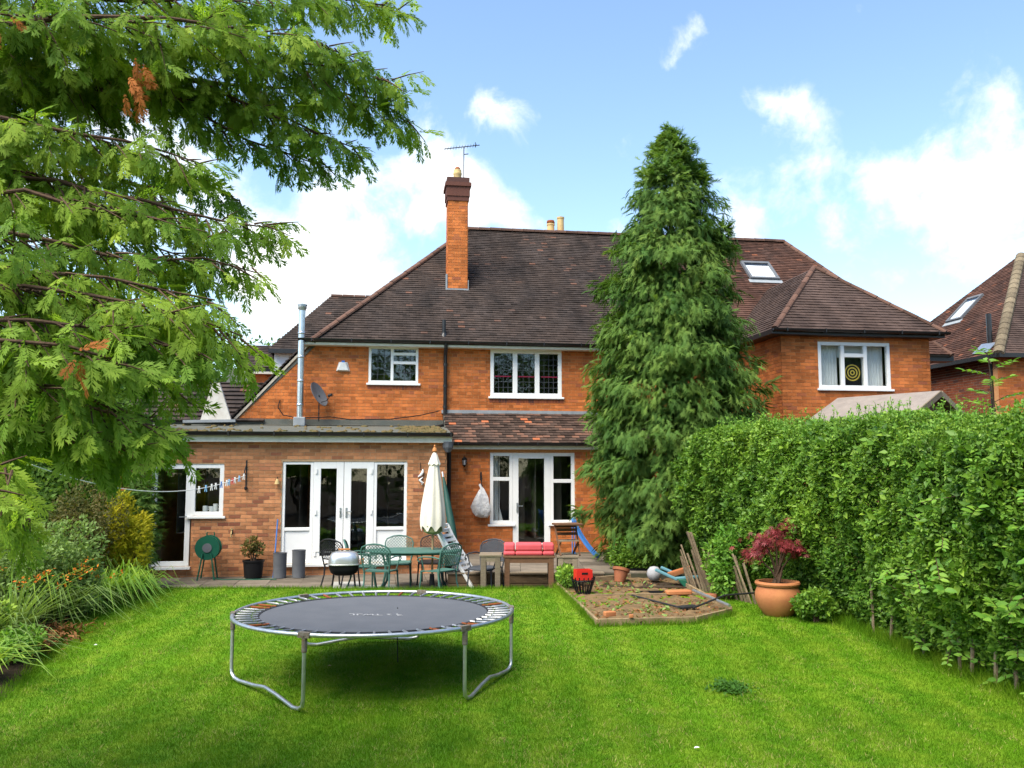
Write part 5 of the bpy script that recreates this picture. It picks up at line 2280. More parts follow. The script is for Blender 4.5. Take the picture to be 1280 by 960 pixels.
q.tube([(-.3, .05, .03), (-.1, -.02, .012), (.2, .03, .012), (.5, -.01, .012), (.8, .06, .012), (.95, .02, .012)], .011, 6)
tag(q.build('garden_hose', 'green_plastic', None, loc=hz), 'green hose lying on the paving along the extension wall', 'hose')
# mugs on the window sill inside
for (px, h) in ((257, .11), (265, .10), (270, .15)):
    u, z = hp(px, 640, .22)
    q = MB()
    q.lathe([(.05, 0), (.052, h), (.042, h), (.04, .02), (.001, .02)], (0, 0, 0), 12)
    q.tube([(.05, 0, h * .8), (.08, 0, h * .7), (.08, 0, h * .4), (.05, 0, h * .25)], .008, 5)
    tag(q.build('mug', 'white_plastic', None, True, loc=HW(u, .17, wz0 + .09)), {257: 'white mug nearest the door on the inside window sill', 265: 'short white mug between two others on the inside sill', 270: 'tallest white mug on the inside window sill'}[px], 'mug', 'mugs on the inside sill')

# washing line and pegs
L0 = HW(hp(307, 594, -.12)[0], -.12, hp(307, 594, -.12)[1])
L1 = aty(40, 581, 11.5)
LP = []
for k in range(33):
    f_ = k / 32
    p = L0 * (1 - f_) + L1 * f_
    p = p + np.array([0, 0, -.34 * 4 * f_ * (1 - f_)])
    LP.append(p)
wl0 = tag(MB().tube([p - LP[0] for p in LP], .007, 5).build('washing_line', 'rope_white', None, loc=LP[0]), 'white washing line strung from the extension wall across the border', 'washing line')
PEGW = ['right beside the wall bracket', 'next to the wall bracket end of the line', 'over the brick pier between window and bracket', 'just right of the window frame', 'in front of the window frame',
        'over the window pane', 'at the door frame post', 'beside the door handle side of the glass', 'over the door glass', 'at the hinge side of the door', 'among the border foliage end of the line']
pegm = ['white_plastic', 'pale_blue', 'white_plastic', 'red_fabric', 'pale_blue', 'white_plastic', 'blue_plastic', 'white_plastic']
for i, f_ in enumerate((.012, .045, .075, .09, .115, .13, .165, .20, .225, .26, .30)):
    p = L0 * (1 - f_) + L1 * f_ + np.array([0, 0, -.34 * 4 * f_ * (1 - f_)])
    m_ = pegm[i % 8]
    q = MB()
    for s in (-1, 1):
        q.bar((s * .004, 0, .025), (s * .018, 0, -.075), .016, .014)
        q.bar((s * .004, 0, .025), (s * .012, 0, .045), .016, .012)
    q.tube([(-.012, 0, -.005), (.012, 0, -.005)], .008, 5)
    cname = {'white_plastic': 'white', 'pale_blue': 'pale blue', 'red_fabric': 'red', 'blue_plastic': 'dark blue'}[m_]
    tag(q.build('clothes_peg', m_, None, loc=p), cname + ' plastic clothes peg ' + PEGW[i], 'peg', 'pegs on the washing line')

# ------------------------------------------------------------------ raised bed
c_fl, c_fr = atz(749, 783, .17), atz(868, 780, .17)
c_rc, c_rb = atz(914, 769, .19), atz(830, 722, .27)
c_bl = atz(697, 735, .26)
m_l, m_r = atz(738, 750, .21), atz(874, 748, .21)
bed = thing('raised_bed', 'timber edged vegetable bed with bare weedy soil on the lawn', 'raised bed', (c_fl[0], c_fl[1], 0))
BO = np.array([c_fl[0], c_fl[1], 0])


def board(a, b, h=.13, th=.04, dz=-.03, nm='board'):
    a, b = a - BO, b - BO
    q = MB()
    za, zb = a[2] + dz, b[2] + dz
    q.bar((a[0], a[1], za + h / 2), (b[0], b[1], zb + h / 2), th, h)
    return q.build(nm, 'bed_board', bed, bevel=.006)


cen = (c_fl + c_rb) / 2
board(c_fl, c_fr)
board(c_fr + np.array([.03, .02, 0]), c_rc)
board(c_rc, c_rb, h=.15)
board(c_bl, c_fl + np.array([-.02, .03, 0]), h=.12)
board(m_l, m_r, h=.12)
board(c_bl + np.array([.1, .05, 0]), c_rb, h=.16)
q = MB()
corners = [c_fl, c_fr, c_rc, c_rb, c_bl]
nn = 26
vs, fs = [], []
for j in range(nn + 1):
    t = j / nn
    L_ = c_fl * (1 - t) + c_bl * t
    Rr = (c_fr * (1 - t * 3) + c_rc * t * 3) if t < 1 / 3 else (c_rc * (1 - (t - 1 / 3) * 1.5) + c_rb * ((t - 1 / 3) * 1.5))
    for i in range(nn + 1):
        p = L_ * (1 - i / nn) + Rr * (i / nn) - BO
        vs.append((p[0], p[1], p[2] + .045 + random.uniform(-.02, .03)))
for j in range(nn):
    for i in range(nn):
        a = j * (nn + 1) + i
        fs.append((a, a + 1, a + nn + 2, a + nn + 1))
q.add(vs, fs)
q.build('bed_earth', 'bed_soil', bed, smooth=True)
bx0, by0 = [], []


def in_bed(n):
    t = rng.random(n)
    s = rng.random(n)
    L_ = c_fl[None] * (1 - t[:, None]) + c_bl[None] * t[:, None]
    m3 = np.where(t[:, None] < 1 / 3, c_fr[None] * (1 - t[:, None] * 3) + c_rc[None] * t[:, None] * 3,
                  c_rc[None] * (1 - (t[:, None] - 1 / 3) * 1.5) + c_rb[None] * ((t[:, None] - 1 / 3) * 1.5))
    return L_ * (1 - s[:, None]) + m3 * s[:, None]


P = in_bed(650)
P[:, 2] += .04
keep = (np.sin(P[:, 0] * 4.1) + np.cos(P[:, 1] * 3.3) + rng.normal(size=len(P)) * .6) > .1
P = P[keep]
n = len(P)
V_, F_, T_ = scatter(LEAF_V, LEAF_F, P, rand_dirs(n) * [1, 1, .4] + [0, 0, .5], np.tile([0, 0, 1.], (n, 1)) + rng.normal(size=(n, 3)) * .4, .05 + .05 * rng.random(n), rng.uniform(-.5, .5, n))
o = np_mesh('seedling_weeds', V_ - BO, F_, T_, 'leaf_grey', bed)
o['kind'] = 'stuff'
P = in_bed(2800)
P[:, 2] += .045
n = len(P)
V_, F_, T_ = scatter(LEAF_V, LEAF_F, P, rand_dirs(n) * [1, 1, .2], np.tile([0, 0, 1.], (n, 1)) + rng.normal(size=(n, 3)) * .3, .03 + .05 * rng.random(n), rng.uniform(-.5, .5, n))
o = np_mesh('leaf_litter', V_ - BO, F_, T_, 'dead_leaf', bed)
o['kind'] = 'stuff'


def gp_(px, py, z):
    return tuple(float(x) for x in atz(px, py, z))


# things in and round the bed
loc = gp_(729, 743, .27)
bk_ = thing('wire_basket', 'black wire brazier basket at the corner of the raised bed', 'basket', loc)
q = MB()
for i in range(16):
    a = 2 * math.pi * i / 16
    q.tube([(.10 * math.cos(a), .10 * math.sin(a), 0), (.16 * math.cos(a), .16 * math.sin(a), .17), (.19 * math.cos(a), .19 * math.sin(a), .28)], .009, 4)
q.tube([(.175 * math.cos(a), .175 * math.sin(a), .22) for a in np.linspace(0, 6.283, 20, endpoint=False)], .009, 4, closed=True)
q.tube([(.10 * math.cos(a), .10 * math.sin(a), .01) for a in np.linspace(0, 6.283, 20, endpoint=False)], .009, 4, closed=True)
q.lathe([(.001, .015), (.10, .02)], (0, 0, 0), 12)
q.build('cage', 'black_plastic', bk_)
rb = thing('red_crate', 'small red plastic crate resting on the black wire basket', 'crate', (loc[0], loc[1], loc[2] + .235), R(12))
q = MB()
for (a, b) in (((-.13, -.10, 0), (.13, -.09, .16)), ((-.13, .09, 0), (.13, .10, .16)), ((-.13, -.09, 0), (-.12, .09, .16)), ((.12, -.09, 0), (.13, .09, .16)), ((-.12, -.09, 0), (.12, .09, .01))):
    q.box(a, b)
q.build('crate_shell', 'red_plastic', rb)
q = MB()
q.box((-.05, -.105, .09), (.05, -.101, .12))
q.build('handle_slot', 'black_plastic', rb)
loc = gp_(774, 728, .30)
tp = thing('flower_pot', 'empty terracotta flower pot tipping over at the back of the bed', 'flower pot', (loc[0], loc[1], loc[2]))
q = MB()
q.lathe([(.085, 0), (.13, .20), (.15, .20), (.155, .25), (.135, .25), (.12, .19), (.075, .02), (.001, .02)], (0, 0, 0), 18)
o = q.build('pot_shell', 'terracotta_old', tp, smooth=True)
o.rotation_euler = (R(-14), R(12), 0)
loc = gp_(812, 724, .33)
q = MB()
q.lathe([(.001, -.13), (.07, -.115), (.115, -.06), (.13, 0), (.115, .06), (.07, .115), (.001, .13)], (0, 0, .13), 16)
tag(q.build('stone_ball', 'grey_stone', None, True, loc=(loc[0] + .05, loc[1] - .2, .32)), 'pale grey round stone ball at the back of the raised bed', 'stone ball')
loc = gp_(795, 722, .30)
q = MB()
for (a, b) in (((-.32, -.10, 0), (.26, -.085, .16)), ((-.32, .085, 0), (.26, .10, .16)), ((-.32, -.085, 0), (-.305, .085, .16)), ((.245, -.085, 0), (.26, .085, .16)), ((-.305, -.085, 0), (.245, .085, .015))):
    q.box(a, b)
tag(q.build('seed_trough', 'black_plastic', None, loc=(loc[0], loc[1] + .15, .30)), 'long black plastic trough under the cypress behind the bed', 'trough')
loc = (float(aty(845, 700, 15.2)[0]), 15.2, .30)
wb = thing('toy_wheelbarrow', 'tipped teal and green plastic toy barrow with an orange tray', 'toy', loc, R(-20))
q = MB()
q.bar((-.36, 0, .26), (.02, .02, .10), .07, .05)
q.bar((-.02, .02, .12), (.36, .05, .16), .08, .05)
q.bar((-.30, .2, .28), (.10, .2, .12), .05, .05)
q.build('frame_arm', 'teal_plastic', wb, bevel=.015)
q = MB()
q.prism([(.02, -.06, .12), (.26, -.06, .12), (.25, -.06, -.02), (.18, -.06, -.06)], (0, .3, 0))
q.build('hopper', 'green_plastic', wb, bevel=.015)
q = MB()
q.add(*roundbox([(.8, 0), (1, .05), (1.02, .08), (.9, .08), (.85, .05)], .20, .10))
o = q.build('tray', 'terracotta', wb, smooth=True)
o.location = (.05, .1, .19)
o.rotation_euler = (0, R(-18), R(10))
# long-handled tools
a, b = atz(790, 744, .30), atz(852, 760, .27)
q = MB()
q.tube([a - a, b - a], .014, 6)
q.bar((b - a) + np.array([-.02, 0, .01]), (b - a) + np.array([.22, .08, .02]), .17, .02)
rk = tag(q.build('spade', 'dark_metal', None, loc=a), 'black handled spade lying across the soil of the raised bed', 'spade')
a, b = atz(866, 760, .31), atz(944, 741, .42)
q = MB()
q.tube([(0, 0, 0), tuple((b - a) * .5 + np.array([0, 0, .07])), tuple(b - a)], .014, 6)
tag(q.build('black_pole', 'dark_metal', None, loc=a), 'thin black pole reaching from the bed to the terracotta urn', 'pole')
a, b = atz(867, 738, .42), atz(912, 757, .36)
q = MB()
q.tube([(0, 0, 0), tuple(b - a)], .022, 8)
tag(q.build('grey_pipe', 'galvanised', None, loc=a), 'short pale grey pipe laid along the bed edge board', 'pipe')
for (px, py, sx, sy, sz, rz, lab, mt) in ((848, 741, .21, .10, .05, 8, 'orange clay ridge tile lying on the middle board', 'terracotta'), (888, 745, .11, .06, .045, -25, 'broken orange brick on the side board of the bed', 'terracotta_old'),
                                      (762, 768, .085, .05, .05, 20, 'pale orange brick piece in the front corner of the bed', 'terracotta'), (789, 770, .03, .025, .03, 0, 'small orange clay lump on the soil of the bed', 'terracotta')):
    p = gp_(px, py, .30)
    q = MB()
    q.add(*roundbox([(.95, 0), (1, .01), (1, sz), (.93, sz + .01)], sx, sy, 16, 6))
    o = tag(q.build('brick_piece', mt, None, loc=(p[0], p[1], p[2] - .02)), lab, 'brick')
    o.rotation_euler = (0, 0, R(rz))
a = atz(815, 742, .27)
q = MB()
q.bar((-.28, 0, .0), (.33, -.02, .02), .05, .03)
q.bar((-.2, .05, .02), (.2, .03, .03), .03, .03)
tag(q.build('charred_stick', 'black_plastic', None, loc=a), 'black charred sticks lying on the soil behind the middle board', 'stick')

# ------------------------------------------------------------------ terracotta urn with maple
ux, uy = px_x(968, 12.75), 12.75
uz = float(gz(ux, uy))
urn = thing('terracotta_urn', 'large round bellied terracotta urn standing at the foot of the hedge', 'urn', (ux, uy, uz - .01))
q = MB()
q.lathe([(.17, 0), (.20, .02), (.27, .12), (.315, .24), (.315, .32), (.285, .40), (.275, .42), (.305, .43), (.315, .455), (.305, .48), (.26, .48), (.25, .43), (.001, .42)], (0, 0, 0), 32)
q.build('urn_body', 'terracotta', urn, smooth=True)
q = MB()
q.lathe([(.255, .435), (.1, .45), (.001, .455)], (0, 0, 0), 16)
q.build('compost', 'soil', urn, smooth=True)
mp_ = thing('maple_shrub', 'dark red leaved maple shrub growing in the terracotta urn', 'shrub', (ux, uy, uz + .44))
q = MB()
tips = []
for (tx, ty, tz) in ((-.34, 0, .42), (-.2, -.1, .62), (.02, .05, .72), (.2, -.05, .80), (.33, .1, .70), (.12, -.15, .55), (-.1, .15, .5), (.28, -.1, .5)):
    q.tube([(random.uniform(-.05, .05), random.uniform(-.04, .04), 0), (tx * .25, ty * .3, tz * .45), (tx * .7, ty * .7, tz * .8), (tx, ty, tz)], [.022, .016, .010, .004], 6)
    tips.append((tx, ty, tz))
q.build('stems', 'bark', mp_, smooth=True)
STAR_V, STAR_F = [(0, 0, 0)], []
for i, a in enumerate((-110, -60, -22, 22, 60, 110)):
    L_ = (.5, .8, 1, 1, .8, .5)[i]
    b0 = len(STAR_V)
    for da in (-9, 0, 9):
        rr = L_ if da == 0 else L_ * .5
        STAR_V.append((rr * math.cos(R(a + da * 1.3)), rr * math.sin(R(a + da * 1.3)), -.15 * rr))
    STAR_F += [(0, b0, b0 + 1), (0, b0 + 1, b0 + 2)]
Ps = []
for (tx, ty, tz) in tips:
    Ps.append(np.array([tx, ty, tz]) + rng.normal(size=(95, 3)) * [.085, .085, .05])
P = np.concatenate(Ps)
n = len(P)
D = P * [1, 1, 0] + rng.normal(size=(n, 3)) * .25 + [0, 0, -.35]
V_, F_, T_ = scatter(STAR_V, STAR_F, P, D, np.tile([0, 0, 1.], (n, 1)) + rng.normal(size=(n, 3)) * .35, .05 + .045 * rng.random(n), rng.uniform(-.5, .5, n))
np_mesh('foliage', V_, F_, T_, 'leaf_maple', mp_)['kind'] = 'stuff'

# ------------------------------------------------------------------ picket fence remains under the hedge
pk_ = thing('picket_fence', 'old grey brown picket fence half hidden at the foot of the hedge', 'fence', (float(hedge_x(10.5)), 10.5, 0))
def picket(x, y, h, lx, ly, w=.055):
    z = float(gz(x, min(y, 15)))
    q = MB()
    ox, oy = float(hedge_x(10.5)), 10.5
    q.bar((x - ox, y - oy, z - .03), (x - ox + lx, y - oy + ly, z + h), .02, w, up=(0, 1, 0))
    q.build('picket', 'bark_pale', pk_)
for y in np.arange(8.4, 11.8, .27):
    yy = y + random.uniform(-.06, .06)
    picket(float(hedge_x(yy)) - random.uniform(-.06, .12), yy, random.uniform(.35, .75), random.uniform(-.05, .05), random.uniform(-.1, .1), random.uniform(.03, .055))
hu = thing('hurdle_fence', 'leaning split stick hurdle between the raised bed and the hedge', 'fence', (3.55, 14.2, 0))
for i in range(24):
    px = 862 + i * 3.5
    D_ = 15.0 - i * .065
    base = aty(px + random.uniform(-1.5, 1.5), 700, D_)
    x, y = base[0], D_
    z = float(gz(x, min(y, 15)))
    q = MB()
    hh = random.uniform(.45, .75) if i not in (7, 8) else .98
    q.bar((x - 3.55, y - 14.2, z - .03), (x - 3.55 - hh * random.uniform(.26, .36), y - 14.2 + .05, z + hh), random.uniform(.02, .04), random.uniform(.025, .045) if i != 7 else .09, up=(0, 1, 0))
    q.build('stake', 'bark_pale', hu)

# ------------------------------------------------------------------ tall cypress
cx_, cy_ = float(aty(843, 588, 17.6)[0]), 17.6
tree = thing('cypress_tree', 'tall dense conical cypress tree growing in front of the houses', 'tree', (cx_, cy_, .28))
scp = F / 17.6
PY = np.array([162, 174, 190, 205, 235, 265, 300, 340, 400, 480, 560, 620, 660, 690, 712], float)
PW = np.array([1, 5, 20, 32, 43, 53, 63, 71, 79, 88, 95, 97, 91, 75, 52], float)
ZZ = np.array([aty(838, y, 17.6)[2] for y in PY]) - .28


def crad(z):
    return np.interp(z, ZZ[::-1], PW[::-1]) / scp


q = MB()
q.tube([(0, 0, -.1), (.02, 0, 2), (0, .02, 5), (.03, 0, 8.2)], [.22, .17, .09, .015], 10)
q.build('trunk', 'bark', tree, smooth=True)
nb_ = 1750
z = rng.random(nb_ * 6) * (ZZ[0] - .15) + .1
th = rng.random(nb_ * 6) * 2 * np.pi
k = rng.random(nb_ * 6) < (crad(z) / crad(z).max()) * .9 + .06
z, th = z[k][:nb_], th[k][:nb_]
kb = (np.sin(th) < .35) | (rng.random(len(th)) < .35)          # fewer boughs on the house side
z, th = z[kb], th[kb]
nb_ = len(z)
lump = 1 + .10 * np.sin(3 * th + 1.1 * z) + .08 * np.sin(5 * th - 2.3 * z + 1) + .09 * np.sin(7.1 * z + 2 * th) + .06 * np.sin(13 * z - 3 * th)
rr = crad(z) * lump * rng.choice([.62, .82, .97, 1.0, 1.1], nb_)
tipP = np.stack([rr * np.cos(th), rr * np.sin(th), z], 1)
bt_ = rng.normal(size=nb_) * .20
per = 40
base = np.repeat(tipP, per, 0)
th_r = np.repeat(th, per)
out = np.stack([np.cos(th_r), np.sin(th_r), np.zeros(len(th_r))], 1)
n = len(base)
along = rng.random(n)
small = np.minimum(1, np.repeat(rr, per) / .7)
P = base - out * (along * .36 * small)[:, None] + rng.normal(size=(n, 3)) * (np.array([.085, .085, .075]) * (.35 + .65 * small[:, None])) + np.stack([0 * along, 0 * along, along * .10], 1)
D = out * .75 + rng.normal(size=(n, 3)) * .42 + np.stack([0 * along, 0 * along, -.75 + .6 * rng.random(n)], 1)
top_ = np.repeat(z, per) > 7.6
D[top_] += [0, 0, .7]
U = np.tile([0, 0, 1.], (n, 1)) + out * .5 + rng.normal(size=(n, 3)) * .35
tint = np.clip(np.repeat(bt_, per) + rng.normal(size=n) * .12, -.5, .5)
V_, F_, T_ = scatter(*FROND_MID, P, D, U, (.10 + .12 * rng.random(n)) * (.7 + .3 * small), tint, np.full(n, 1.0))
# wispy leader tips
np_mesh('crown', V_, F_, T_, 'leaf_cypress', tree)['kind'] = 'stuff'
# projecting side boughs on the right
def bough(pts, n, spread):
    pts = np.array(pts)
    t = rng.random(n)
    x = np.linspace(0, 1, len(pts))
    P = np.stack([np.interp(t, x, pts[:, i]) for i in range(3)], 1) + rng.normal(size=(n, 3)) * spread * (1.1 - t[:, None])
    d = norm((pts[-1] - pts[0])[None])
    D = d * .8 + rng.normal(size=(n, 3)) * .5 + [0, 0, -.25]
    return scatter(*FROND_MID, P, D, np.tile([0, 0, 1.], (n, 1)) + rng.normal(size=(n, 3)) * .3, .16 + .1 * rng.random(n), np.clip(rng.normal(size=n) * .2, -.5, .5))


bl = []
for (p0_, p1_) in (((925, 500), (966, 478)), ((915, 455), (950, 452)), ((905, 300), (908, 285)), ((930, 520), (955, 505)), ((740, 640), (722, 640))):
    a = aty(*p0_, 17.3) - [cx_, cy_, .28]
    b = aty(*p1_, 17.1) - [cx_, cy_, .28]
    bl.append(bough([a, (a + b) / 2 + [0, 0, .04], b], 46, .09))
for (pxt, pyt) in ((842, 166), (864, 178), (850, 176), (829, 190)):
    a = aty(838, 215, 17.5) - [cx_, cy_, .28]
    b = aty(pxt, pyt, 17.5) - [cx_, cy_, .28]
    bl.append(bough([a, (a + b) / 2, b], 70, .10))
np_mesh('boughs', *merge(bl), 'leaf_cypress', tree)['kind'] = 'stuff'

# ------------------------------------------------------------------ hedge
hd = thing('privet_hedge', 'tall clipped green hedge running along the right side of the lawn', 'hedge', (5.0, 10.5, 0))
HO = np.array([5.0, 10.5, 0])


def hedge_top(y):
    return np.interp(y, [4.5, 8.5, 11, 13, 15, 16.2, 16.8], [2.55, 2.55, 2.66, 2.74, 2.70, 2.5, 1.6]) + .09 * np.sin(y * 2.3) + .07 * np.sin(y * 5.1 + 1) + .04 * np.sin(y * 11)


def hedge_face(y, h):
    bul = np.interp(h, [0, .25, .6, 1.0, 1.8, 2.5, 2.8, 3.1], [.06, -.04, -.16, -.26, -.34, -.30, -.14, .2])
    lump = .12 * np.sin(1.9 * y + 1.6 * h) + .10 * np.sin(4.3 * y - 2.9 * h + 1) + .07 * np.sin(9.5 * y + 6 * h) + .05 * np.sin(15 * y - 11 * h)
    return hedge_x(y) + bul - lump * np.clip(h, .2, 1)


def hedge_leaves(n, size, deep, lo=0.0):
    y = 4.6 + 12.1 * rng.random(n)
    ht = hedge_top(y)
    h = lo + (ht - lo) * rng.random(n) ** .85
    keep = rng.random(n) < np.clip(.5 + h / .6, 0, 1)
    y, h = y[keep], h[keep]
    n = len(y)
    dep = rng.exponential(deep, n)
    x = hedge_face(y, h) + dep
    hue = .18 * np.sin(1.3 * y + .9 * h) * np.cos(2.1 * h + .5 * y)
    P = np.stack([x, y, h + gz(x, np.minimum(y, 15)) * .6], 1)
    outn = np.stack([-np.ones(n), -.45 * np.ones(n), .5 * np.ones(n)], 1)
    D = norm(rng.normal(size=(n, 3)) + outn * .55 + [0, 0, .1])
    U = outn * .8 + rng.normal(size=(n, 3)) * .6 + [0, 0, .4]
    return scatter(LEAF_V, LEAF_F, P, D, U, size * (.65 + .7 * rng.random(n)), np.clip(rng.normal(size=n) * .2 + hue, -.5, .5))


def hedge_top_leaves(n, size):
    y = 4.6 + 11.9 * rng.random(n)
    w = rng.random(n) * 1.7
    x = hedge_x(y) - .2 + w
    P = np.stack([x, y, hedge_top(y) + .22 - .18 * (w - .6) ** 2 - rng.exponential(.07, n)], 1)
    D = rand_dirs(n) + [0, 0, .6]
    U = rng.normal(size=(n, 3)) * .5 + [-.2, -.3, 1]
    return scatter(LEAF_V, LEAF_F, P, D, U, size * (.65 + .7 * rng.random(n)), np.clip(rng.normal(size=n) * .22 + .1, -.5, .5))


V_, F_, T_ = merge([hedge_leaves(185000, .047, .14), hedge_leaves(70000, .10, .42), hedge_top_leaves(50000, .047)])
np_mesh('foliage', V_ - HO, F_, T_, 'leaf_hedge', hd)['kind'] = 'stuff'
# stems
q = MB()
for i in range(120):
    y = random.uniform(6, 16.4)
    x = float(hedge_x(y)) + random.uniform(.12, .55)
    z0_ = float(gz(x, min(y, 15)))
    q.tube([(x - 5, y - 10.5, z0_ - .05), (x - 5 + random.uniform(-.1, .1), y - 10.5 + random.uniform(-.1, .1), 1.0), (x - 5 + random.uniform(-.3, .2), y - 10.5 + random.uniform(-.3, .3), 2.4)], [.025, .018, .006], 5)
q.build('stems', 'bark', hd)['kind'] = 'stuff'
# soft shoots standing out of the clipped top and paler young leaves
sh, st_ = [], MB()
for i in range(900):
    y = random.uniform(6.5, 16.2)
    top = random.random() < .62
    if top:
        w = random.uniform(-.1, 1.1)
        b0 = np.array([float(hedge_x(y)) - .1 + w, y, float(hedge_top(y)) + .1])
        d = np.array([random.gauss(-.1, .25), random.gauss(0, .3), 1.0])
        ln = random.uniform(.10, .34)
    else:
        h = random.uniform(.5, 2.7)
        b0 = np.array([float(hedge_face(y, h)) + .03, y, h])
        d = np.array([-1.0, -.4 + random.gauss(0, .4), random.gauss(.3, .4)])
        ln = random.uniform(.10, .22)
    d = d / np.linalg.norm(d)
    k = int(6 + ln * 30)
    t = rng.random(k)
    P = b0 + d[None] * (t * ln)[:, None] + rng.normal(size=(k, 3)) * .008
    D = rand_dirs(k) + d * .8
    sh.append(scatter(LEAF_V, LEAF_F, P, D, rand_dirs(k) * .5 + [-.3, -.3, .8], .045 * (.6 + .7 * rng.random(k)), rng.uniform(-.4, .5, k)))
    st_.tube([b0 - d * .05 - HO, b0 + d * ln - HO], .003, 3)
V_, F_, T_ = merge(sh)
np_mesh('young_shoots', V_ - HO, F_, T_, 'leaf_hedge_light', hd)['kind'] = 'stuff'
st_.build('shoot_stems', 'leaf_hedge', hd)['kind'] = 'stuff'

# bramble and vine sprawling in the hedge at the near end
vn = thing('bramble', 'large leaved pale green climber sprawling over the near hedge', 'climbing plant', (5.0, 8.6, 0))
VO = np.array([5.0, 8.6, 0])
sp_, stv = [], MB()
for i in range(125):
    y = random.uniform(6.8, 11.0) if i % 3 else random.uniform(6.8, 9.2)
    h = random.uniform(.08, 2.2) * random.uniform(.5, 1)
    b0 = np.array([float(hedge_face(y, h)) - .02, y, h + .05])
    d = norm(np.array([random.gauss(-.5, .3), random.gauss(-.3, .7), random.gauss(.1, .4)]))
    ln = random.uniform(.18, .42)
    pts = [b0 + d * ln * f_ + np.array([0, 0, -.25 * (ln * f_) ** 2]) for f_ in np.linspace(0, 1, 6)]
    stv.tube([p - VO for p in pts], .004, 4)
    k = 9
    f_ = np.linspace(.12, 1, k)
    P = b0 + d[None] * (ln * f_)[:, None]
    P[:, 2] -= .25 * (ln * f_) ** 2
    sg = np.where(np.arange(k) % 2, 1, -1)[:, None]
    side_ = norm(np.cross(d, [0, 0, 1.]))[None] * sg
    D = side_ * .9 + d * .6 + rng.normal(size=(k, 3)) * .2
    sp_.append(scatter(LEAF6_V, LEAF6_F, P, D, np.tile([-.45, -.4, .8], (k, 1)) + rng.normal(size=(k, 3)) * .25, (.065 + .05 * rng.random(k)) * random.uniform(.75, 1.25), rng.uniform(-.5, .5, k)))
V_, F_, T_ = merge(sp_)
np_mesh('leaves', V_ - VO, F_, T_, 'leaf_hedge_light', vn)['kind'] = 'stuff'
stv.build('stems', 'bark', vn)['kind'] = 'stuff'


# ash sapling above the hedge at the right
def pinnate_sapling(name, label, base, h, n_fr, fl, m):
    t = thing(name, label, 'sapling', tuple(base))
    q = MB()
    q.tube([(0, 0, 0), (.03, 0, h * .5), (-.02, .02, h)], [.02, .014, .005], 6)
    parts_ = []
    for i in range(n_fr):
        f_ = .55 + .45 * i / (n_fr - 1)
        a = i * 2.4
        b0 = np.array([0, 0, h * f_])
        d = norm(np.array([math.cos(a), math.sin(a), .45]))
        L_ = fl * (1.1 - .5 * (f_ - .55))
        q.tube([b0, b0 + d * L_ * .5 + [0, 0, .01], b0 + d * L_ - [0, 0, .04]], .004, 4)
        k = 9
        g_ = np.linspace(.25, 1, k)
        P = b0 + d[None] * (L_ * g_)[:, None] - np.stack([0 * g_, 0 * g_, .04 * g_ ** 2], 1)
        sg = np.where(np.arange(k) % 2, 1, -1)[:, None]
        D = norm(np.cross(d, [0, 0, 1.]))[None] * sg + d * .5
        D[-1] = d
        parts_.append(scatter(LEAF6_V, LEAF6_F, P, D, np.tile([0, -.2, 1.], (k, 1)) + rng.normal(size=(k, 3)) * .2, .10 + .03 * rng.random(k), rng.uniform(-.3, .5, k), np.full(k, .8)))
    q.build('stem', 'bark', t)
    V_, F_, T_ = merge(parts_)
    np_mesh('leaves', V_, F_, T_, m, t)['kind'] = 'stuff'
    return t


sp0 = aty(1245, 560, 9.6)
pinnate_sapling('ash_sapling', 'young ash sapling with bright pinnate leaves rising above the hedge', (sp0[0], 9.6, 1.6), aty(1245, 447, 9.6)[2] - 1.6, 13, .30, 'leaf_hedge_light')

# ------------------------------------------------------------------ shrubs and flower border on the left
def leafy(name, label, cat, c, rad, n, size, m, group=None, blobs=9, stem='bark', tmpl=(LEAF_V, LEAF_F), upw=.2):
    c = np.array(c, float)
    t = thing(name, label, cat, tuple(c), 0, group)
    rad = np.array(rad, float)
    cen = norm(rng.normal(size=(blobs, 3))) * (rng.random((blobs, 1)) ** .5) * rad * .62
    cen[:, 2] = np.abs(cen[:, 2] + rad[2] * .0) if False else cen[:, 2]
    br = rad[None] * (.36 + .22 * rng.random((blobs, 1)))
    idx = rng.integers(0, blobs, n)
    dr = rand_dirs(n)
    P = cen[idx] + dr * br[idx] * (1 - rng.exponential(.14, n))[:, None] + [0, 0, rad[2]]
    P[:, 2] = np.maximum(P[:, 2], .02)
    D = dr * .6 + rng.normal(size=(n, 3)) * .5 + [0, 0, upw]
    U = dr * .8 + [0, 0, .6] + rng.normal(size=(n, 3)) * .4
    bt = rng.normal(size=blobs) * .15
    V_, F_, T_ = scatter(*tmpl, P, D, U, size * (.6 + .8 * rng.random(n)), np.clip(bt[idx] + rng.normal(size=n) * .18, -.5, .5))
    np_mesh('foliage', V_, F_, T_, m, t)['kind'] = 'stuff'
    q = MB()
    for k in range(6):
        e = cen[k % blobs] + [0, 0, rad[2]]
        q.tube([(random.uniform(-.06, .06), random.uniform(-.06, .06), -.05), tuple(e * [.4, .4, .5]), tuple(e)], [.03 * rad[2] + .01, .02 * rad[2] + .006, .005], 6)
    q.build('stems', stem, t)['kind'] = 'stuff'
    return t


def G(px, D, z=None):
    x = px_x(px, D)
    return (x, D, float(gz(x, min(D, 15))) if z is None else z)


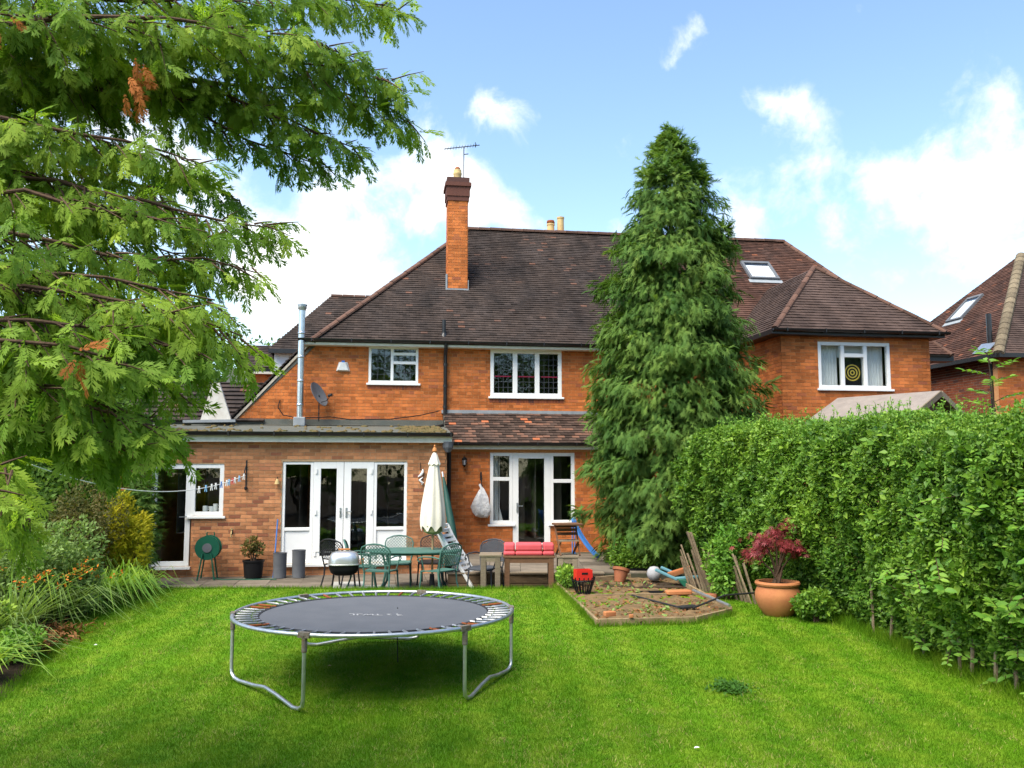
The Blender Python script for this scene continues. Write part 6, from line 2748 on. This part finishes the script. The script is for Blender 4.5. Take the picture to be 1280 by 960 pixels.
leafy('golden_shrub', 'bright golden yellow conifer shrub in the left border', 'shrub', G(163, 14.6), (.46, .45, .92), 3600, .075, 'leaf_gold', tmpl=FROND_MID, upw=.5, blobs=12)
leafy('bronze_shrub', 'bronze and dark green small leaved shrub beside the golden shrub', 'shrub', G(105, 14.0), (.75, .6, .95), 9000, .055, 'leaf_bronze', blobs=14)
leafy('pale_leaved_shrub', 'grey green shrub with pale leaf edges in the left border', 'shrub', G(75, 12.6), (.7, .6, .72), 6500, .06, 'leaf_grey', blobs=12)
leafy('pillar_conifer', 'upright green conifer covering the left edge of the glazed door', 'shrub', G(176, 16.3, PAT), (.30, .34, 1.12), 2600, .16, 'leaf_cypress', tmpl=FROND_MID, blobs=14)
leafy('laurel_shrub', 'large dark leaved shrub at the back of the left border', 'shrub', G(40, 15.5), (1.6, 1.2, 1.35), 15000, .10, 'leaf_tree', blobs=18)
leafy('tall_border_tree', 'broad green tree behind the left border shrubs', 'tree', G(60, 17.6), (2.4, 1.6, 2.4), 26000, .11, 'leaf_tree', blobs=26)
leafy('far_tree', 'distant green tree above the annex roof on the left', 'tree', (float(aty(300, 500, 34)[0]), 34, 0), (3.4, 2.5, 3.7), 20000, .17, 'leaf_tree', blobs=24, group=None)
leafy('boundary_tree', 'tall broad tree behind the left boundary', 'tree', (float(aty(90, 500, 30)[0]), 30, 0), (6, 3, 4.6), 26000, .22, 'leaf_tree', blobs=30)
pl_ = leafy('small_bush', 'small bush', 'shrub', (0, 0, 0), (.26, .22, .30), 500, .07, 'leaf_bronze', blobs=7)
for ch in list(pl_.children):
    ch.parent = pp_
    ch.location = (0, 0, .28)
bpy.data.objects.remove(pl_)
leafy('bed_corner_weed', 'clump of tall yellow green weeds at the left corner of the raised bed', 'weeds', G(708, 15.0), (.24, .45, .2), 1300, .06, 'leaf_strap', blobs=8, upw=.7)
leafy('elder_shoots', 'bright green leafy shoots in front of the leaning hurdle', 'shrub', G(905, 14.0), (.35, .4, .55), 2600, .07, 'leaf_hedge_light', blobs=8)
leafy('pot_side_shrub', 'low bright green shrub at the base of the urn', 'shrub', G(1015, 12.3), (.30, .3, .26), 1900, .065, 'leaf_hedge', blobs=8)
leafy('undergrowth', 'leafy undergrowth below the cypress behind the raised bed', 'shrub', G(800, 16.6, .3), (.95, .35, .40), 5200, .07, 'leaf_hedge', blobs=14)


def strap_clump(name, label, c, n, ln, w, m, spread=.12, arch=1.0, lean=(0, 0), cat='plant', group=None):
    c = np.array(c, float)
    t = thing(name, label, cat, tuple(c), 0, group)
    seg = 6
    a = rng.random(n) * 2 * np.pi
    b0 = np.stack([np.cos(a) * spread * rng.random(n), np.sin(a) * spread * rng.random(n), np.zeros(n)], 1)
    el = np.clip(rng.normal(1.15, .2, n), .6, 1.5)
    d = np.stack([np.cos(a) * np.cos(el) + lean[0], np.sin(a) * np.cos(el) + lean[1], np.sin(el)], 1)
    L_ = ln * (.6 + .55 * rng.random(n))
    sd_ = norm(np.cross(d, [0, 0, 1.]) + 1e-6)
    V_ = []
    for k in range(seg + 1):
        f_ = k / seg
        p = b0 + d * (L_ * f_)[:, None]
        p[:, 2] -= arch * .75 * L_ * f_ ** 2.6 * (.5 + .8 * rng.random(1))
        p[:, :2] += d[:, :2] * (L_ * .35 * f_ ** 2)[:, None]
        ww = w * (1 - f_ ** 2.2) * .5 + .0008
        V_ += [p - sd_ * ww, p + sd_ * ww]
    V_ = np.stack(V_, 1)
    V_[:, :, 2] = np.maximum(V_[:, :, 2], .012)
    k = 2 * (seg + 1)
    tf = [(2 * i, 2 * i + 1, 2 * i + 3, 2 * i + 2) for i in range(seg)]
    Fa = (np.array(tf)[None] + (np.arange(n) * k)[:, None, None]).reshape(-1, 4)
    np_mesh('strap_leaves', V_.reshape(-1, 3), Fa, np.repeat(np.clip(rng.normal(size=n) * .22, -.5, .5), seg), m, t)['kind'] = 'stuff'
    return t


SG = 'strap leaved clumps in the left border'
for (px, D, n, ln, w, m, lab) in ((178, 14.4, 95, 1.05, .034, 'leaf_strap', 'arching bright green strap leaved clump spilling onto the lawn by the golden shrub'),
                                  (140, 13.5, 110, 1.25, .034, 'leaf_strap', 'dense tall strap leaved clump in the middle of the left border'),
                                  (90, 12.4, 110, 1.2, .024, 'leaf_grey', 'thin grey green grassy clump with orange flower stems'),
                                  (44, 11.4, 120, 1.3, .024, 'leaf_grey', 'wide grey green grassy clump next to the dead leaves'),
                                  (120, 13.1, 70, .75, .03, 'leaf_strap', 'short green strap leaved clump at the lawn edge'),
                                  (-6, 9.6, 70, 1.0, .045, 'leaf_strap', 'broad pale strap leaved clump at the near end of the border'),
                                  (8, 10.6, 90, 1.2, .028, 'leaf_grey', 'tall grey green clump behind the broad pale leaves'),
                                  (200, 15.0, 40, .55, .028, 'leaf_strap', 'small strap leaved tuft near the patio corner'),
                                  (70, 13.6, 110, 1.6, .036, 'leaf_strap', 'tallest strap leaved clump at the back below the hanging conifer'),
                                  (112, 14.2, 90, 1.45, .034, 'leaf_strap', 'tall strap leaved clump in front of the bronze shrub'),
                                  (30, 12.3, 110, 1.5, .034, 'leaf_strap', 'tall bright strap leaved clump behind the orange flowers'),
                                  (160, 14.0, 80, 1.1, .034, 'leaf_strap', 'leaning strap leaved clump below the golden shrub')):
    strap_clump('strap_leaved_clump', lab, G(px - 14, D), n, ln, w, m, lean=(.2, -.12), group=SG)
leafy('border_mound', 'grey green leafy mound behind the orange flowers', 'shrub', G(20, 12.0), (.75, .6, .62), 5000, .06, 'leaf_grey', blobs=12)
leafy('border_mound', 'loose green leafy mound at the near end of the border', 'shrub', G(-45, 10.6), (.65, .6, .55), 4200, .06, 'leaf_strap', blobs=10)
leafy('border_mound', 'mid green leafy mound between the grey shrub and the strap leaves', 'shrub', G(90, 13.2), (.6, .5, .50), 3800, .06, 'leaf_hedge', blobs=10)
leafy('border_mound', 'low green ground cover beside the heap of dead leaves', 'shrub', G(25, 10.3), (.45, .5, .2), 2200, .05, 'leaf_hedge_light', blobs=9)
fl_ = thing('orange_flowers', 'thin stems of small orange flowers in the left border', 'flowers', G(80, 12.0))
q, hd_ = MB(), []
for i in range(16):
    x, y = random.uniform(-.8, .5), random.uniform(-1.2, .8)
    L_ = random.uniform(.75, 1.1)
    e = np.array([x + .45, y - .1, L_ * .8])
    pts = [np.array([x, y, 0]), np.array([x + .12, y, L_ * .65]), e]
    q.tube(pts, .004, 4)
    P = pts[1][None] * (1 - np.linspace(.3, 1, 10)[:, None]) + e[None] * np.linspace(.3, 1, 10)[:, None] + rng.normal(size=(10, 3)) * .02
    hd_.append(scatter(LEAF_V, LEAF_F, P, rand_dirs(10) + [0, 0, .4], rand_dirs(10), .035 + .02 * rng.random(10), rng.uniform(-.4, .4, 10)))
q.build('stems', 'leaf_strap', fl_)
np_mesh('petals', *merge(hd_), 'flower_orange', fl_)['kind'] = 'stuff'
P = np.stack([rng.normal(size=900) * .22 - .12, rng.normal(size=900) * .45, .03 + .12 * rng.random(900)], 1)
t = thing('dead_leaves', 'heap of brown dead leaves on the soil at the lawn edge', 'leaves', G(62, 11.0))
np_mesh('dry_leaves', *scatter(LEAF_V, LEAF_F, P, rand_dirs(900) * [1, 1, .5], rand_dirs(900) * .5 + [0, 0, 1], .07 + .06 * rng.random(900), rng.uniform(-.5, .5, 900), np.full(900, .6)), 'dead_leaf', t)['kind'] = 'stuff'
# patch of dark weed and scraps on the lawn
w0 = atz(913, 864, .01)
t = thing('lawn_weed', 'small dark green weed patch in the open lawn', 'weed', (w0[0], w0[1], float(gz(w0[0], w0[1]))))
P = np.stack([rng.normal(size=420) * .085, rng.normal(size=420) * .12, .01 + .025 * rng.random(420)], 1)
np_mesh('leaves', *scatter(LEAF6_V, LEAF6_F, P, rand_dirs(420) * [1, 1, .4] + [0, 0, .3], rand_dirs(420) * .4 + [0, 0, 1], .035 + .025 * rng.random(420), rng.uniform(-.5, .5, 420)), 'weed_dark', t)['kind'] = 'stuff'
for (px, py, lab) in ((119, 817, 'small white scrap of paper on the lawn by the border'), (871, 935, 'tiny white petal scrap in the open lawn'), (412, 840, 'small pale pebble under the trampoline')):
    p = atz(px, py, .03)
    q = MB()
    q.add([(-.022, -.008, .03), (.02, -.011, .036), (.024, .009, .032), (-.015, .011, .034), (0, 0, .042)], [(0, 1, 4), (1, 2, 4), (2, 3, 4), (3, 0, 4)])
    tag(q.build('scrap', 'upvc' if py != 840 else 'mortar', None, loc=(p[0], p[1], float(gz(p[0], p[1])))), lab, 'scrap')

# rough grass joined with weeds at the lawn margins
parts.append(rough([tuple(c_bl[:2] + [-.05, 0]), tuple(c_fl[:2] + [-.06, -.02]), tuple(c_fr[:2] + [0, -.07]), tuple(c_rc[:2] + [.05, -.05])], 3500, .10, .004, .035))
parts.append(rough([(TC[0] + RT * math.cos(R(a)), TC[1] + RT * math.sin(R(a))) for a in range(-180, -20, 10)], 1200, .05, .003, .08))
o = np_mesh('long_grass', *merge(parts), 'lawn_blades')
tag(o, 'longer untrimmed grass along the edges of the lawn', 'grass', kind='stuff')

# ------------------------------------------------------------------ overhanging conifer at the near left
nt = thing('overhanging_conifer', 'large feathery green conifer whose branches hang in from the left', 'tree', (-5.3, 6.2, 0))
NO = np.array([-5.3, 6.2, 0])
q = MB()
q.tube([(0, 0, -.2), (.05, .02, 2), (0, .05, 4.5), (.1, 0, 7.5)], [.26, .22, .16, .05], 12)
q.build('trunk', 'bark', nt, smooth=True)
# branch: pixel/distance guide points, spray spread, spray density, brightness
BR = [([(-160, -40, 5.6), (60, -10, 5.6), (260, 0, 5.8), (400, -6, 6.2), (500, 15, 6.6)], .30, 1.2, .05),
      ([(-160, 10, 5.2), (60, 20, 5.3), (250, 35, 5.5), (380, 45, 5.8), (455, 75, 6.0)], .36, 1.3, .14),
      ([(-160, 30, 5.7), (60, 50, 5.7), (250, 70, 5.8), (400, 82, 6.0), (490, 100, 6.2)], .36, 1.2, 0),
      ([(-140, 70, 5.9), (100, 95, 5.9), (300, 108, 6.2), (430, 116, 6.3), (510, 150, 6.4)], .40, 1.2, 0),
      ([(240, 95, 6.0), (330, 140, 6.0), (390, 165, 6.1), (450, 185, 6.2)], .26, 1.3, .05),
      ([(-140, 120, 6.2), (40, 150, 6.2), (160, 190, 6.2), (240, 220, 6.2), (300, 250, 6.3)], .30, .7, -.1),
      ([(-140, 190, 6.5), (20, 205, 6.4), (70, 225, 6.4)], .25, .8, -.1),
      ([(200, 110, 5.9), (270, 160, 6.0), (330, 185, 6.1), (400, 200, 6.2)], .26, 1.1, 0),
      ([(-140, 180, 5.6), (40, 195, 5.5), (130, 215, 5.5), (200, 240, 5.5)], .30, .9, 0),
      ([(-140, 200, 5.4), (40, 215, 5.3), (150, 245, 5.2), (260, 275, 5.3), (345, 282, 5.5)], .32, 1.1, .1),
      ([(-140, 290, 4.9), (20, 300, 4.9), (130, 315, 5.0), (230, 325, 5.1), (320, 335, 5.3)], .26, 1.0, 0),
      ([(-140, 320, 4.7), (20, 335, 4.7), (120, 345, 4.8), (210, 365, 4.9), (270, 380, 5.0)], .30, 1.2, .05),
      ([(-140, 350, 4.6), (20, 360, 4.6), (130, 375, 4.7), (230, 395, 4.8), (305, 425, 5.0)], .32, 1.4, .08),
      ([(-120, 390, 4.5), (40, 400, 4.5), (140, 412, 4.6), (205, 432, 4.7), (250, 440, 4.8)], .30, 1.3, .0),
      ([(-120, 420, 4.3), (40, 430, 4.4), (130, 450, 4.5), (180, 466, 4.6), (208, 478, 4.8)], .28, 1.4, .06),
      ([(-120, 460, 4.4), (40, 480, 4.4), (120, 508, 4.5), (170, 525, 4.6), (205, 540, 4.8)], .26, 1.4, .05),
      ([(-120, 500, 4.4), (30, 525, 4.4), (110, 550, 4.5), (165, 560, 4.6)], .26, 1.3, .0),
      ([(-120, 585, 4.0), (-20, 605, 4.0), (15, 630, 4.0), (38, 650, 4.05)], .22, 1.8, .32),
      ([(-120, 560, 4.2), (-20, 575, 4.2), (20, 590, 4.2)], .22, 1.6, .2),
      ([(-140, 140, 5.2), (60, 160, 5.2), (170, 185, 5.3), (255, 205, 5.4)], .30, 1.1, .12),
      ([(-140, 225, 5.0), (40, 240, 5.0), (160, 262, 5.1), (270, 305, 5.3)], .30, 1.1, .12),
      ([(-140, 255, 5.5), (40, 270, 5.5), (150, 300, 5.5), (230, 320, 5.5)], .28, .9, 0),
      ([(-120, 400, 5.4), (60, 410, 5.4), (160, 425, 5.5), (240, 445, 5.6)], .36, 1.4, -.15),
      ([(-120, 470, 5.6), (60, 480, 5.6), (140, 505, 5.6), (200, 530, 5.7)], .34, 1.3, -.15)]
bark = MB()
fr_parts, brown = [], []
for (pts, spread, dens, br0) in BR:
    W3 = [aty(px, py, D) for px, py, D in pts]
    W3 = [np.array([-5.3, 6.2, W3[0][2] + .15])] + W3
    W3 = np.array(W3)
    seg = np.linalg.norm(np.diff(W3, axis=0), axis=1)
    cum = np.concatenate([[0], np.cumsum(seg)])
    Lb = cum[-1]
    sp = lambda t: np.array([np.interp(t, cum, W3[:, i]) for i in range(3)])
    tt = np.linspace(0, Lb, 16)
    bark.tube([sp(t) - NO + rng.normal(size=3) * .022 for t in tt], [.024 * (1 - t / Lb) ** .8 + .004 for t in tt], 7)
    t = .9
    while t < Lb:
        t += .047 / dens * random.uniform(.6, 1.4)
        if t >= Lb:
            break
        f_ = t / Lb
        b0 = sp(t)
        ax = norm(sp(min(t + .05, Lb)) - sp(t - .05))
        sgn = random.choice((-1, 1))
        sidev = norm(np.cross(ax, [0, 0, 1.])) * sgn
        d = norm(ax * random.uniform(.2, .9) + sidev * random.uniform(.1, 1.0) + np.array([0, 0, random.uniform(-1.0, .4)]))
        ln = spread * random.uniform(.7, 1.5) * (1.15 - .6 * f_)
        k = max(3, int(ln / .030))
        g_ = (np.arange(k) + rng.random(k) * .6) / k
        P = b0 + d[None] * (ln * g_)[:, None]
        P[:, 2] -= .30 * (ln * g_) ** 2
        bark.tube([b0 - NO, b0 + d * ln * .5 - np.array([0, 0, .30 * (ln * .5) ** 2]) - NO, b0 + d * ln - np.array([0, 0, .30 * ln ** 2]) - NO], [.007, .005, .002], 4)
        s2 = np.where(np.arange(k) % 2, 1, -1)[:, None]
        nrm = norm(np.array([random.gauss(0, .5), -.55 + random.gauss(0, .3), .8]))
        sv = norm(np.cross(d, nrm))[None] * s2
        D = d[None] * .6 + sv * .45 + rng.normal(size=(k, 3)) * .34 + np.array([0, 0, -.62])
        U = nrm[None] + rng.normal(size=(k, 3)) * .4
        sz = (.09 + .10 * rng.random(k)) * (1.15 - .25 * g_)
        tn = np.clip(br0 + random.gauss(0, .16) + rng.normal(size=k) * .10 + .12 * (g_ - .5), -.5, .5)
        cpx = 640 + F * b0[0] / b0[1]
        if cpx < -70 and random.random() < .65:
            continue
        part = scatter(*FROND_NEAR, P, D, U, sz, tn)
        fr_parts.append(part)
bark.build('branches', 'bark', nt, smooth=True)
V_, F_, T_ = merge(fr_parts)
np_mesh('foliage', V_ - NO, F_, T_, 'leaf_conifer_near', nt)['kind'] = 'stuff'
# a few dead brown sprays
for (px, py, D) in ((160, 98, 5.15), (172, 116, 5.15), (182, 78, 5.15), (2, 30, 5.0), (100, 455, 4.2)):
    P = aty(px, py, D)[None] + rng.normal(size=(4, 3)) * .03
    brown.append(scatter(*FROND_NEAR, P, rng.normal(size=(4, 3)) * .4 + [.2, -.1, -.9], rng.normal(size=(4, 3)) * .4 + [0, -1, .2], .10 + .05 * rng.random(4), rng.uniform(-.4, .4, 4)))
V_, F_, T_ = merge(brown)
np_mesh('dead_sprays', V_ - NO, F_, T_, 'leaf_conifer_brown', nt)['kind'] = 'stuff'

# ------------------------------------------------------------------ garden trees at the far end, behind the viewer (seen in the window reflections), tall to block reflected sky; last two added for it
for (x, y, lab) in ((-11, -13, 'broad garden tree at the far left end of the garden'), (-2, -16, 'tall garden tree at the far end of the garden'), (7, -14, 'wide garden tree at the far right end of the garden'), (15, -12, 'garden tree beyond the far hedge'), (23, 2, 'tall unseen tree added on the right to block reflected sky'), (28, -6, 'broad unseen tree added further right to block reflected sky')):
    leafy('unseen_tree', lab, 'tree', (x, y, -.3), (5.5, 3.2, 6.2), 9000, .45, 'leaf_tree', blobs=22)
